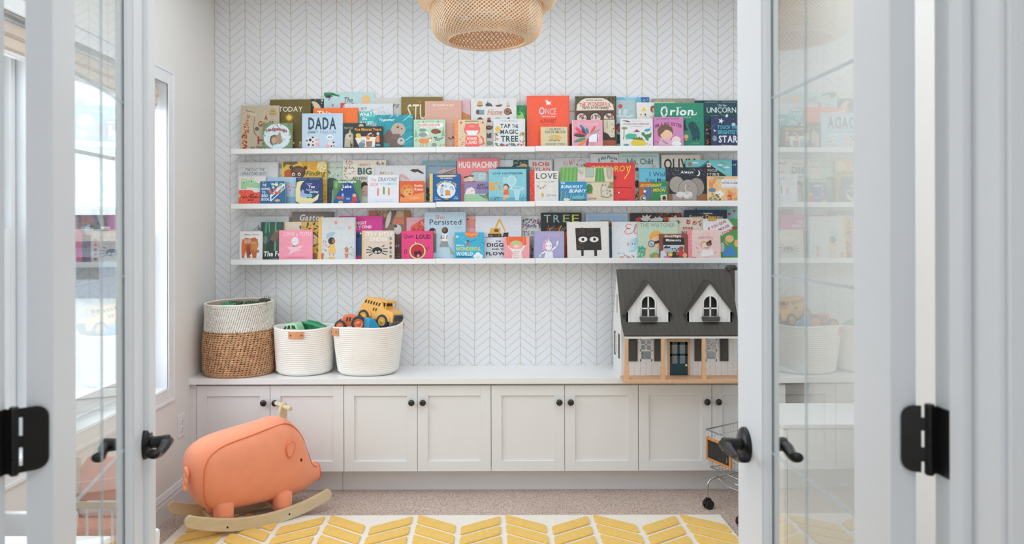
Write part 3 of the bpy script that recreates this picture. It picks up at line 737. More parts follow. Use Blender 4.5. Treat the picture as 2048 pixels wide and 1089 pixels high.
for sx_ in (-.068, .062):
    for sy_ in (-1, 1):
        arch = [(sx_ + .046 * math.cos(t), .024 + .042 * math.sin(t)) for t in [PI * i / 12 for i in range(13)]]
        MB().prism(arch, sy_ * .044, sy_ * .056, 'y').build('wheel_arch', YP, bus, bevel=.003)
        wheel((sx_, sy_ * .050, .018), Matrix.Identity(4), .039, .024, YP, bus)
MB().prism([(-.058, .004), (.058, .004), (.058, .024), (-.058, .024)], .110, .130, 'x').build('bumper', GP, bus, bevel=.004)
g = MB().box(.121, .127, -.042, .042, .028, .066).build('grille', GP, bus, bevel=.003)
mb = MB()
for i in range(6): mb.box(.127, .129, -.026 + i * .0105 - .002, -.026 + i * .0105 + .002, .034, .060)
for y in (-.036, .036): mb.cyl((.124, y, .048), (.130, y, .048), .006, n=12)
mb.build('grille_slots', TY, g)
MB().box(-.105, .105, -.044, .044, .0, .020).build('chassis', GP, bus)
# orange tractor
tr_ = thing('toy_tractor', 'orange toy tractor half sunk in the right rope basket', 'toy', (-.752, 4.110, ZT + .277), .04)
MB().prism([(-.055, -.02), (.03, -.02), (.045, .01), (.04, .030), (-.01, .042), (-.04, .036), (-.055, .01)], -.028, .028, 'y').build('body', OP, tr_, bevel=.006)
mb = MB()
for i in range(2): mb.prism([(-.026 + i * .015, .006), (-.017 + i * .015, .006), (-.013 + i * .015, .028), (-.022 + i * .015, .028)], -.0295, .0295, 'y')
mb.build('side_vents', TY, tr_)
for sy_ in (-1, 1):
    wheel((.046, sy_ * .046, -.004), Matrix.Identity(4), .041, .030, OP, tr_); wheel((-.056, sy_ * .040, -.016), Matrix.Identity(4), .029, .022, OP, tr_)
bl = thing('toy_bucket', 'bright blue toy scoop wedged under the yellow bus', 'toy', (at(746, 650, 4.08)[0], 4.045, ZT + .268), .5)
MB().prism([(-.035, .03), (-.02, .042), (.0, .036), (.035, -.01), (.03, -.03), (-.035, -.03)], -.035, .035, 'y').build('shell', BP, bl, bevel=.008, seg=3)
# mint car and green dump bed
mc = thing('toy_car', 'mint green toy car poking out of the left rope basket', 'toy', (at(590, 648, 4.09)[0], 4.075, ZT + .205), math.radians(-12))
prof = [(p[0], p[1]) for p in cr([(-.082, -.03, 0), (-.080, .012, 0), (-.055, .034, 0), (-.030, .066, 0), (.004, .074, 0), (.030, .066, 0), (.046, .030, 0), (.060, .012, 0), (.06, -.03, 0)], 4)]
MB().prism(prof, -.04, .04, 'y').build('body', MG, mc, bevel=.008, seg=3)
mb = MB()
mb.prism([(-.046, .040), (-.030, .040), (-.024, .056), (-.031, .058)], -.0408, .0408, 'y')
mb.prism([(-.022, .042), (-.003, .044), (-.006, .062), (-.016, .060)], -.0408, .0408, 'y'); mb.prism([(.006, .044), (.028, .044), (.021, .060), (.004, .064)], -.0408, .0408, 'y')
mb.build('window_openings', DK, mc)
MB().cyl((.0, -.046, -.010), (.0, .046, -.010), .024, n=24).build('wheel', TY, mc)
db = thing('toy_dump_bed', 'dark green toy truck bed beside the mint car in the left basket', 'toy', (at(628, 648, 4.12)[0], 4.16, ZT + .205), math.radians(-10))
MB().prism([(-.062, -.03), (.092, -.03), (.092, .010), (.050, .040), (.0, .064), (-.062, .074)], .030, .036, 'y').build('side_panel', DG, db, bevel=.002)
MB().prism([(-.062, -.03), (.092, -.03), (.092, .010), (.050, .036), (.0, .056), (-.062, .066)], -.04, .028, 'y').build('bed', DG, db, bevel=.002)
for x_, h_ in ((-.058, .062), (-.012, .052), (.034, .036), (.074, .016)): MB().box(x_, x_ + .007, -.048, -.038, -.03, h_).build('rib', DG, db, bevel=.0015)
mb = MB()
for x_, z_ in ((-.034, .038), (.014, .028)): mb.cyl((x_, -.0405, z_), (x_, -.0425, z_), .005, n=12)
mb.build('bolt_holes', DK, db)
MB().prism([(-.062, .060), (.0, .052), (.050, .032), (.092, .004), (.092, .010), (.050, .040), (.0, .064), (-.062, .074)], -.052, -.038, 'y').build('top_rail', DG, db, bevel=.0015)
# dinosaurs in the tall basket
dk = thing('toy_dinosaur', 'small dark horned toy dinosaur on the rim of the tall basket', 'toy', (at(531, 604, 4.06)[0], 4.03, ZT + Hb + .007), .1)
BD = plastic('dark_olive_plastic', '34382f', .6)
mb = MB(); mb.tube(cr([(-.026, 0, .008), (-.016, 0, .012), (0, 0, .013), (.014, 0, .013), (.026, 0, .012), (.034, 0, .010)], 3), [.003, .005, .007, .008, .009, .009, .009, .009, .008, .008, .007, .007, .006, .005, .004, .003], 10)
mb.build('body', BD, dk)
mb = MB()
for x_, l_ in ((-.010, .010), (.002, .014), (.012, .016), (.022, .020), (.030, .016)): mb.cyl((x_, 0, .016), (x_ + .004, 0, .018 + l_), .003, .0006, n=6)
mb.build('spikes', BD, dk)
for x_ in (-.010, .016):
    for y_ in (-.006, .006): MB().cyl((x_, y_, .010), (x_, y_, .0), .0032, .0026, n=8).build('leg', BD, dk)
for i, (px_, zz, yy, cc) in enumerate(((455, -.006, 4.06, DG), (470, .000, 4.08, DKG), (502, -.002, 4.10, DKG))):
    g = thing('toy_dinosaur', ['bright green toy dinosaur just below the tall basket rim', 'dark green toy dinosaur peeking over the tall basket rim, left', 'dark green toy dinosaur peeking over the tall basket rim, right'][i], 'toy', (at(px_, 605, yy)[0], yy, ZT + Hb - .012 + zz), .3 * i)
    MB().tube(cr([(-.05, 0, -.02), (-.03, 0, 0), (0, 0, .006), (.024, 0, .004), (.034, 0, .012), (.044, 0, .012)], 3), [.003, .006, .009, .012, .014, .015, .014, .012, .010, .009, .008, .008, .008, .007, .006, .004], 10).build('body', cc, g)
    mb = MB()
    for k in range(5): mb.cyl((-.028 + k * .012, 0, .012), (-.028 + k * .012, 0, .026), .005, .0008, n=5)
    mb.build('back_plates', cc, g)
# ------------------------------------------------------------------ dollhouse
DW_ = mat('white_painted_wood', (.80, .80, .79), .5, var=.03, vscale=20); CHAR = mat('charcoal_painted_wood', '48453f', .6, var=.08, vscale=14)
SHUT = mat('charcoal_shutter_paint', '4a4a47', .55); TEAL = mat('dark_teal_paint', '123f46', .4)
PANE = glass_mat('dollhouse_glass', 1.2, (.96, .97, .97))
X0, X1, YW, YBK, YR, YE = .696, 1.302, 3.94, 4.19, 4.068, 3.83
ZB = ZT + .012; ZE, ZK, ZR = .855, .906, 1.183
dh = thing('dollhouse', 'white toy farmhouse with a charcoal roof, two dormers and a dark teal door', 'dollhouse', (0, 0, 0))
mb = MB(); mb.box(X0 - .006, X1 + .012, 3.795, YW - .001, ZT, ZB); mb.box(X0 + .002, X1 - .002, YW - .001, YBK, ZT, ZB); mb.build('base_board', PINE, dh, bevel=.0012)
def boards(parent, mk, a0, a1, z0, ztop, openings, w=.0305, name='wall_board', m=None, t=.008):
    """vertical boards split around openings; ztop(a) is the upper edge; mk(poly)-> MB prism"""
    a = a0
    while a < a1 - 1e-4:
        b = min(a + w, a1); segs = [(a, b, z0, None)]
        cuts = sorted(set([a, b] + [o[0] for o in openings if a < o[0] < b] + [o[1] for o in openings if a < o[1] < b]))
        for c0, c1 in zip(cuts[:-1], cuts[1:]):
            mid = (c0 + c1) / 2; spans = [(z0, None)]
            for o in openings:
                if o[0] <= mid <= o[1]:
                    spans = [(z0, o[2]), (o[3], None)] if o[2] > z0 + .001 else [(o[3], None)]
            for s0, s1 in spans:
                g0 = .0004 if c0 == a else 0; g1 = .0004 if c1 == b else 0
                ta = ztop(c0) if s1 is None else s1; tb = ztop(c1) if s1 is None else s1
                if max(ta, tb) - s0 < .002: continue
                mb = MB(); pl = [(c0 + g0, s0), (c1 - g1, s0), (c1 - g1, max(tb, s0 + .0005)), (c0 + g0, max(ta, s0 + .0005))]
                if s1 is None and c0 < gx < c1: pl = [(c0 + g0, s0), (c1 - g1, s0), (c1 - g1, tb), (gx, ztop(gx)), (c0 + g0, ta)]
                mk(mb, pl).build(name, m or DW_, parent)
        a = b
gx = -9
op = [(.793, .858, .715, .826), (.948, 1.046, ZB, .812), (1.137, 1.198, .715, .826)]
boards(dh, lambda mb, p: mb.prism(p, YW, YW + .008, 'y'), X0 + .008, X1 - .002, ZB, lambda a: .902, op)
MB().box(X0 + .006, X1 - .004, YW + .009, YBK, .895, .905).build('attic_floor', DW_, dh)
MB().box(X0 + .008, X1 - .008, YW + .009, YBK, ZB, ZB + .003).build('room_floor', PINE, dh)
# side walls of boards
def side_top(y): return .902 + (ZR - .012 - .902) * (1 - abs(y - YR) / (YR - YW)) if abs(y - YR) < (YR - YW) else .902
gx = YR
sw = boards
boards(dh, lambda mb, p: mb.prism(p, X0, X0 + .008, 'x'), YW + .0, YBK, ZT + .0005, side_top, [(4.02, 4.11, .73, .83), (4.045, 4.09, .95, 1.05)], name='side_board')
boards(dh, lambda mb, p: mb.prism(p, X1 - .008, X1, 'x'), YW + .0, YBK, ZT + .0005, side_top, [(4.02, 4.11, .73, .83)], name='side_board')
gx = -9
for ya, yb in ((3.985, 4.015), (4.115, 4.145)): MB().box(X0 - .004, X0, ya, yb, .715, .845).build('side_shutter', SHUT, dh, bevel=.001)
mb = MB()
for a, b, c, d in ((4.018, 4.024, .728, .832), (4.106, 4.112, .728, .832), (4.062, 4.068, .728, .832)): mb.box(X0 - .003, X0 + .004, a, b, c, d)
for c in (.728, .778, .828): mb.box(X0 - .003, X0 + .004, 4.018, 4.112, c, c + .005)
mb.build('side_window', DW_, dh)
# roof planes of boards
nb = 20; tz = .007
for i in range(nb):
    a = X0 - .004 + (X1 + .008 - X0) * i / nb; b = X0 - .004 + (X1 + .008 - X0) * (i + 1) / nb - .0006
    def slab(y0, z0, y1, z1, t):
        dy, dz = y1 - y0, z1 - z0; l = math.hypot(dy, dz); ny, nz = -dz / l * t, dy / l * t
        if nz < 0: ny, nz = -ny, -nz
        return [(y0, z0), (y1, z1), (y1 + ny, z1 + nz), (y0 + ny, z0 + nz)]
    MB().prism(slab(YW - .02, ZK, YR, ZR, tz), a, b, 'x').build('roof_board', CHAR, dh)
    MB().prism(slab(YE, ZE, YW - .021, ZK, tz), a, b, 'x').build('porch_roof_board', CHAR, dh)
MB().prism([(YR, ZR - .004), (YR + .008, ZR + .004), (YBK + .01, .90), (YBK, .895)], X0 + .012, X1 - .004, 'x').build('rear_roof', CHAR, dh)
MB().box(X0, X1, YE + .002, YE + .010, ZE - .012, ZE - .001).build('eave_beam', DW_, dh)
# posts
for px_ in (.704, .890, 1.099, 1.286):
    mb = MB(); mb.box(px_ - .0085, px_ + .0085, 3.828, 3.845, ZB, .845)
    p = mb.build('porch_post', PINE, dh, bevel=.0015)
    MB().prism([(px_ - .0115, ZB), (px_ + .0115, ZB), (px_ + .0115, .694), (px_ + .0085, .700), (px_ - .0085, .700), (px_ - .0115, .694)], 3.825, 3.848, 'y').build('post_plinth', PINE, p)
# front windows, shutters, door
def muntin_win(x0, x1, z0, z1, y, parent):
    w = MB(); f = .008
    w.box(x0 - f * .5, x0 + f * .7, y - .004, y + .004, z0 - f * .5, z1 + f * .5); w.box(x1 - f * .7, x1 + f * .5, y - .004, y + .004, z0 - f * .5, z1 + f * .5)
    w.box(x0, x1, y - .004, y + .004, z0 - f * .5, z0 + f * .6); w.box(x0, x1, y - .004, y + .004, z1 - f * .6, z1 + f * .5)
    zm = z0 + (z1 - z0) * .46; w.box(x0, x1, y - .004, y + .004, zm - .004, zm + .004)
    xm = (x0 + x1) / 2; w.box(xm - .003, xm + .003, y - .003, y + .003, zm, z1); zq = (zm + z1) / 2; w.box(x0, x1, y - .003, y + .003, zq - .003, zq + .003)
    o = w.build('window_frame', DW_, parent); MB().box(x0, x1, y + .003, y + .0036, z0, z1).build('pane', PANE, o)
    return o
muntin_win(.793, .858, .715, .826, YW, dh); muntin_win(1.137, 1.198, .715, .826, YW, dh)
for a, b in ((.7336, .781), (.869, .904), (1.080, 1.116), (1.213, 1.258)):
    s = MB().box(a, b, YW - .005, YW, .709, .833).build('shutter', SHUT, dh, bevel=.0012)
    MB().box(a + .009, b - .009, YW - .0075, YW - .005, .722, .820).build('raised_panel', SHUT, s, bevel=.0012)
mb = MB(); mb.box(.938, .950, YW - .008, YW + .006, ZB, .826); mb.box(1.044, 1.055, YW - .008, YW + .006, ZB, .826); mb.box(.936, 1.057, YW - .010, YW + .006, .812, .826)
mb.build('door_frame', PINE, dh, bevel=.001)
mb = MB(); x0, x1 = .951, 1.043; f = .012; xm = (x0 + x1) / 2
zz = [ZB + .001, .695, .738, .748, .796, .810]
mb.box(x0, x1, YW - .004, YW + .003, zz[0], zz[1])
for a, b in ((x0, x0 + f), (xm - .006, xm + .006), (x1 - f, x1)): mb.box(a, b, YW - .004, YW + .003, zz[1], zz[5])
mb.box(x0, x1, YW - .004, YW + .003, zz[2], zz[3]); mb.box(x0, x1, YW - .004, YW + .003, zz[4], zz[5])
dd = mb.build('front_door', TEAL, dh); MB().box(x0 + f, x1 - f, YW, YW + .0006, zz[1], zz[4]).build('pane', PANE, dd)
MB().ball((1.035, YW - .009, .689), .006, n=16, m=8).build('door_knob', DW_, dd)
# dormers
for cx, hw, wx in ((.833, .113, .8335), (1.1545, .1155, 1.1575)):
    d = bpy.data.objects.new('dormer', None); COL.objects.link(d); d.parent = dh
    yf = 3.918; zb, ze, za = .9135, .970, 1.123
    ww, wz0, wz1 = .0385, .946, 1.018
    arch = [(wx - ww, wz1)] + [(wx + ww * math.cos(t), wz1 + ww * math.sin(t)) for t in [PI - PI * i / 10 for i in range(1, 10)]] + [(wx + ww, wz1)]
    # gable wall with an arched opening: left, right, below and above parts joined
    mb = MB(); y0, y1 = yf, yf + .008
    def gz(x): return ze + (za - ze) * (1 - abs(x - cx) / hw)
    mb.box(cx - hw, cx + hw, y0, y1, zb, wz0)
    mb.prism([(cx - hw, wz0), (wx - ww, wz0), (wx - ww, gz(wx - ww)), (cx - hw, ze)], y0, y1, 'y')
    mb.prism([(wx + ww, wz0), (cx + hw, wz0), (cx + hw, ze), (wx + ww, gz(wx + ww))], y0, y1, 'y')
    mb.prism([(wx - ww, wz1)] + arch[1:6] + [(wx, wz1 + ww)] * 0 + [(wx, gz(wx)), (wx - ww, gz(wx - ww))], y0, y1, 'y')
    mb.prism([(wx, gz(wx))] + arch[5:10] + [(wx + ww, wz1), (wx + ww, gz(wx + ww))], y0, y1, 'y')
    mb.build('gable_board', DW_, d)
    mb = MB()
    k = -3
    for k in range(-3, 4):
        gx_ = cx + k * .0305
        if abs(gx_ - wx) > ww + .004: mb.box(gx_ - .0005, gx_ + .0005, yf - .0003, yf + .001, zb + .002, gz(gx_) - .004)
    mb.build('board_joint', mat('joint_shadow_grey', (.55, .55, .54), .8), d)
    # side cheeks running back to the roof
    for s in (-1, 1): MB().prism([(yf, zb), (yf + .008, zb), (3.958, ze), (yf, ze)], cx + s * hw - .004 * (s > 0) * 2, cx + s * hw + .004 * (s < 0) * 2, 'x').build('cheek', DW_, d)
    # roof slabs
    for s in (-1, 1):
        mb = MB(); o_ = .012
        dxn, dzn = (za - ze), hw; l = math.hypot(dxn, dzn); nx, nz = s * dxn / l * .007, dzn / l * .007
        ex, ez = cx + s * (hw + o_), ze - (za - ze) / hw * o_
        yb_top, yb_low = 4.036, 3.951
        v = [(cx, yf - .014, za), (ex, yf - .014, ez), (ex, yb_low, ez), (cx, yb_top, za)]
        v += [(a + nx, b, c + nz) for a, b, c in v]; v[4] = (cx, yf - .014, za + .0095); v[7] = (cx, yb_top, za + .0095)
        mb.add(v, [(0, 1, 2, 3), (7, 6, 5, 4), (0, 4, 5, 1), (1, 5, 6, 2), (2, 6, 7, 3), (3, 7, 4, 0)])
        mb.build('dormer_roof', CHAR, d)
    fr = MB(); fr.tube([(wx - ww, yf - .002, wz0)] + [(a, yf - .002, b) for a, b in arch] + [(wx + ww, yf - .002, wz0)], .0055, 6, up=(0, 1, 0), flat=.7)
    fr.box(wx - .0035, wx + .0035, yf - .002, yf + .004, wz0, wz1 + ww); fr.box(wx - ww, wx + ww, yf - .002, yf + .004, .985, .992)
    fo = fr.build('arched_window_frame', DW_, d)
    MB().prism([(wx - ww, wz0)] + arch + [(wx + ww, wz0)], yf + .005, yf + .0056, 'y').build('pane', PANE, fo)
    MB().prism([(wx - .047, .945), (wx - .042, .922), (wx + .042, .922), (wx + .047, .945)], yf - .022, yf - .001, 'y').build('planter_box', SHUT, d, bevel=.001)
# chimney and rear panel
ch = MB(); ch.box(X1 + .0005, X1 + .028, YR - .018, YR + .022, ZB, 1.192); c_ = ch.build('chimney', CHAR, dh, bevel=.001)
cp = [(-.025, 1.180), (-.025, 1.196), (-.014, 1.208), (.014, 1.208), (.025, 1.196), (.025, 1.180), (.016, 1.180), (.014, 1.192), (-.014, 1.192), (-.016, 1.180)]
MB().prism([(X1 + .0145 + a, b) for a, b in cp], YR - .026, YR + .03, 'y').build('chimney_cap', CHAR, c_)
MB().box(X1 + .029, X1 + .075, YR + .03, YR + .038, 1.02, 1.185).build('rear_panel', DW_, dh)

# ------------------------------------------------------------------ rocking pig
def felt(name, col):
    m = mat(name, col, .85, var=.05, vscale=14, sheen=.35); N = m.node_tree.nodes; L = m.node_tree.links
    tc = N.new('ShaderNodeTexCoord'); w1 = N.new('ShaderNodeTexNoise'); w1.inputs['Scale'].default_value = 260; L.new(tc.outputs['Object'], w1.inputs['Vector'])
    bp = N.new('ShaderNodeBump'); bp.inputs['Strength'].default_value = .5; bp.inputs['Distance'].default_value = .0015
    L.new(w1.outputs['Fac'], bp.inputs['Height']); L.new(bp.outputs[0], N['Principled BSDF'].inputs['Normal']); return m
PIG = felt('coral_felt', 'f59a76'); SEAM = mat('coral_seam', 'df7a50', .9)
pc = (-1.1436, 3.609); th = math.radians(40)
pig = thing('rocking_pig', 'coral pink felt pig on pale wooden rockers in front of the leftmost cabinet', 'rocking toy', (pc[0], pc[1], .006), th)
ST = [(-.322, .285, .335, .028), (-.316, .25, .368, .060), (-.300, .190, .396, .086), (-.270, .140, .418, .104), (-.225, .108, .437, .117), (-.16, .092, .450, .125), (-.06, .086, .462, .129),
      (.03, .084, .472, .128), (.10, .084, .484, .120), (.15, .082, .478, .112), (.195, .080, .452, .103), (.235, .082, .412, .093), (.262, .088, .362, .080), (.282, .095, .300, .068), (.300, .103, .252, .056), (.318, .112, .226, .047),
      (.336, .118, .214, .043), (.350, .118, .214, .045), (.356, .124, .208, .040)]
ST = [(a * .965,) + tuple(r) for a, *r in ST]
def stn(x):
    if x <= ST[0][0]: return ST[0][1:]
    for i in range(len(ST) - 1):
        if x <= ST[i + 1][0]:
            k = (x - ST[i][0]) / (ST[i + 1][0] - ST[i][0]); return tuple(a + (b - a) * k for a, b in zip(ST[i][1:], ST[i + 1][1:]))
    return ST[-1][1:]
def PS(x, phi, off=0):
    zb, zt, hw = stn(x); zc, hz = (zb + zt) / 2, (zt - zb) / 2
    e = 2 / 2.45; c, s = math.cos(phi), math.sin(phi)
    return (x, -(hw + off) * math.copysign(abs(c) ** e, c), zc + (hz + off) * math.copysign(abs(s) ** e, s))
mb = MB(); xs = []
for i in range(len(ST) - 1):
    n_ = 3
    for j in range(n_): xs.append(ST[i][0] + (ST[i + 1][0] - ST[i][0]) * j / n_)
xs.append(ST[-1][0]); n = 40; v = []
for x in xs:
    for k in range(n): v.append(PS(x, 2 * PI * k / n))
fs = [(i * n + k, (i + 1) * n + k, (i + 1) * n + (k + 1) % n, i * n + (k + 1) % n) for i in range(len(xs) - 1) for k in range(n)]
fs += [tuple(k for k in range(n - 1, -1, -1))[::-1], tuple((len(xs) - 1) * n + k for k in range(n))[::-1]]
mb.add(v, fs, 0, True); bd = mb.build('body', PIG, pig)
md = bd.modifiers.new('smooth', 'SMOOTH'); md.factor = .5; md.iterations = 3
R_ = math.radians
sp = [(.328, 38), (.30, 40), (.27, 47), (.235, 54), (.19, 58), (.14, 58), (.06, 55), (-.04, 52), (-.13, 49), (-.19, 44), (-.235, 33), (-.258, 14), (-.262, -10), (-.255, -35), (-.23, -58), (-.17, -70)]
for sg in (1, -1):
    pts = [PS(x, R_(a) if sg > 0 else PI - R_(a), .0005) for x, a in sp]
    MB().tube(cr(pts, 6), .0028, 6).build('seam', SEAM, bd)
mb = MB(); ring = [PS(.342, 2 * PI * k / 24, .001) for k in range(24)]; mb.tube(ring, .003, 6, closed=True); mb.build('snout_seam', SEAM, bd)
for sg in (-1, 1):
    e = MB(); yy = sg * (stn(.147)[2] * .99); pts = []
    shape = [(0, .036), (.012, .033), (.019, .022), (.019, .008), (.013, -.010), (.003, -.028), (-.006, -.034), (-.014, -.022), (-.019, -.002), (-.018, .018), (-.010, .032)]
    e.prism([(.147 + a * 1.15, .336 + b * 1.1) for a, b in shape], yy - .004 + (.0 if sg > 0 else -.006), yy + .004 + (.006 if sg > 0 else 0), 'y')
    ear = e.build('ear', PIG, pig, bevel=.004, seg=3)
    MB().tube([(.147 + a * 1.15, yy + sg * .0085, .336 + b * 1.1) for a, b in shape], .0022, 6, closed=True).build('ear_seam', SEAM, ear)
    p = PS(.212, R_(3) if sg < 0 else PI - R_(3), .0)
    MB().ball(p, .0058, .003, .0085, n=14, m=8).build('eye', mat('black_eye', '141210', .3), pig)
# tail: a knotted curl
tp = [(-.312 - .012 * (i / 26) - .007, -.045 + .014 * math.cos(i * .62), .318 - i * .0032 + .012 * math.sin(i * .62)) for i in range(27)]
MB().tube(cr(tp, 2), .0085, 8).build('tail', PIG, pig)
for lx, ly in ((-.160, -.064), (.128, -.064), (-.150, .066), (.138, .066)):
    zb = .062 - .055 * (lx + .16) / .29 * .4
    mb = MB(); mb.lathe([(.0, zb), (.036, zb), (.042, zb + .006), (.043, zb + .03), (.044, zb + .06), (.044, zb + .08), (.02, zb + .10)], 24, (lx, ly, 0), pw=2.6)
    mb.build('leg', PIG, pig)
# rockers
def rocker(y0, y1, dx, pitch, ln, name='rocker'):
    R = .92; hx = .350; hh = .029; P = []
    def pt(s, r): a = (s + dx) / R + 0; return (R_c[0] + r * math.sin(a), R_c[1] - r * math.cos(a))
    R_c = (.045, R)
    top, bot = [], []
    N_ = 22
    for i in range(N_ + 1):
        s = -hx + 2 * hx * i / N_ - .045
        bot.append(pt(s, R)); top.append(pt(s, R - 2 * hh + (.006 * (abs(i / N_ - .5) * 2) ** 3)))
    def cap(c, a0):
        return [(c[0] + (hh - .002) * math.cos(a), c[1] + (hh - .002) * math.sin(a)) for a in [a0 + PI * k / 8 for k in range(1, 8)]]
    cR_ = pt(hx - .045, R - hh); cL_ = pt(-hx - .045, R - hh)
    aR = (hx - .045 + dx) / R; aL = (-hx - .045 + dx) / R
    poly = bot + cap(cR_, -PI / 2 + aR) + top[::-1] + cap(cL_, PI / 2 + aL)
    return MB().prism(poly, y0, y1, 'y').build(name, BIRCH, pig, bevel=.003)
rk = rocker(-.1275, -.1075, 0, 0, .35); rk2 = rocker(.1075, .1275, 0, 0, .35)
mb = MB()
for x_, z_ in ((-.165, .045), (.135, .032)): mb.cyl((x_, -.1275, z_), (x_, -.1285, z_), .0045, n=12)
mb.build('bolt_head', BLACK, rk)
for x_, z_ in ((-.162, .050), (.132, .037)): MB().box(x_ - .035, x_ + .035, -.1075, .1075, z_, z_ + .014).build('crossbar', BIRCH, pig, bevel=.002)
# handle
hp = [(.138, .46), (.140, .505), (.148, .532), (.157, .542), (.168, .544), (.179, .537), (.184, .524), (.182, .508), (.180, .46)]
hd = MB().prism(hp, -.010, .010, 'y').build('handle_post', BIRCH, pig, bevel=.003)
MB().cyl((.164, -.082, .524), (.164, .082, .524), .0105, n=20).build('handlebar', BIRCH, hd, bevel=.002)

# ------------------------------------------------------------------ toy shopping cart
p_ = Vector((.375, -.927)); f_ = Vector((-.927, -.375))
cart = thing('toy_shopping_cart', 'small chrome wire toy shopping cart with a chalkboard sign, behind the right door', 'toy cart', (0, 0, 0),
             M=Matrix(((p_.x, -f_.x, 0, 1.138), (p_.y, -f_.y, 0, 3.642), (0, 0, 1, 0), (0, 0, 0, 1))))
# local: x lateral toward the camera, y backward, z up
wt, wb2, lb, zt_, zb_ = .130, .112, .33, .397, .212
def cw(mb, pts, r, closed=False): mb.tube(pts, r, 6, closed=closed)
mb = MB(); cw(mb, [(-wt, -.0, zt_), (wt, 0, zt_), (wt + .015, lb, zt_ + .02), (-wt - .015, lb, zt_ + .02)], .0032, True)
cw(mb, [(-wb2, .012, zb_), (wb2, .012, zb_), (wb2, lb - .03, zb_), (-wb2, lb - .03, zb_)], .0028, True); mb.build('rim_wire', CHROME, cart)
mb = MB()
for i in range(11):
    k = -1 + 2 * i / 10; cw(mb, [(k * wt, 0, zt_), (k * wb2, .012, zb_), (k * wb2, lb - .03, zb_), (k * (wt + .015), lb, zt_ + .02)], .0012)
for i in range(1, 13):
    y = lb * i / 13; yb_ = .012 + (lb - .042) * i / 13; cw(mb, [(-wt - .015 * i / 13, y, zt_ + .02 * i / 13), (-wb2, yb_, zb_), (wb2, yb_, zb_), (wt + .015 * i / 13, y, zt_ + .02 * i / 13)], .0012)
for q in (.2, .4, .6, .8):
    w_ = wb2 + (wt - wb2) * q; z = zb_ + (zt_ - zb_) * q
    cw(mb, [(-w_, .012 * (1 - q), z), (w_, .012 * (1 - q), z), (w_ + .015 * q, lb - .03 * (1 - q), z + .02 * q), (-w_ - .015 * q, lb - .03 * (1 - q), z + .02 * q)], .0012, True)
mb.build('wire_mesh', CHROME, cart)
for s in (-1, 1):
    pts = cr([(s * .122, .0, .052), (s * .122, .0, .105), (s * .120, .012, .140), (s * .115, .05, .155), (s * .105, .14, .168), (s * .10, .26, .176), (s * .10, .33, .15), (s * .10, .345, .08), (s * .10, .345, .052)], 5)
    MB().tube(pts, .0052, 10).build('leg_tube', CHROME, cart)
    for y_ in (0, .345):
        x_ = s * (.122 if y_ == 0 else .10)
        c = bpy.data.objects.new('caster', None); COL.objects.link(c); c.parent = cart
        for q in (-1, 1): MB().cyl((x_ + q * .004, y_ + .006, .024), (x_ + q * .018, y_ + .006, .024), .0235, .0225, n=24).build('wheel', RUBBER, c, bevel=.002)
        MB().prism([(y_ - .018, .028), (y_ - .012, .052), (y_ + .018, .052), (y_ + .026, .036), (y_ + .02, .02)], x_ - .0055, x_ + .0055, 'x').build('housing', RUBBER, c)
        MB().cyl((x_, y_, .046), (x_, y_, .058), .008, n=12).build('stem', RUBBER, c)
mb = MB(); cw(mb, [(-.105, .05, .165), (.105, .05, .165)], .004); cw(mb, [(-.10, .28, .17), (.10, .28, .17)], .004)
cw(mb, cr([(-.09, .04, .16), (-.05, .06, .13), (.0, .10, .115), (.05, .16, .12), (.08, .24, .15)], 4), .0035); mb.build('under_frame', CHROME, cart)
pts = cr([(-.10, .30, .18), (-.12, .37, .33), (-.12, .40, .47), (-.09, .415, .495), (.09, .415, .495), (.12, .40, .47), (.12, .37, .33), (.10, .30, .18)], 5)
MB().tube(pts, .005, 10).build('push_handle', CHROME, cart)
# chalkboard sign hung on the front of the cart
sg_ = thing('chalkboard_sign', 'small black chalkboard in a wooden frame hung on the toy cart', 'sign', M=Matrix(((p_.x, -f_.x, 0, 1.138 + f_.x * .012), (p_.y, -f_.y, 0, 3.642 + f_.y * .012), (0, 0, 1, 0), (0, 0, 0, 1))))
OAK = mat('orange_oak_frame', 'c98a52', .5, var=.15, vscale=20)
mb = MB(); a, b, c, d_ = -.108, .075, .256, .369; fw = .012
mb.box(a, a + fw, -.008, .004, c, d_); mb.box(b - fw, b, -.008, .004, c, d_); mb.box(a + fw, b - fw, -.008, .004, c, c + fw); mb.box(a + fw, b - fw, -.008, .004, d_ - fw, d_)
mb.build('frame', OAK, sg_, bevel=.0015)
MB().box(a + fw, b - fw, -.003, .002, c + fw, d_ - fw).build('slate', mat('chalkboard_slate', '2b2c2c', .8, var=.3, vscale=30), sg_)
MB().cyl((b - fw - .020, -.0045, c + fw + .010), (b - fw - .018, -.0045, c + fw + .034), .0008, n=6).build('chalk_stroke', mat('chalk', (.6, .6, .6), .9), sg_)

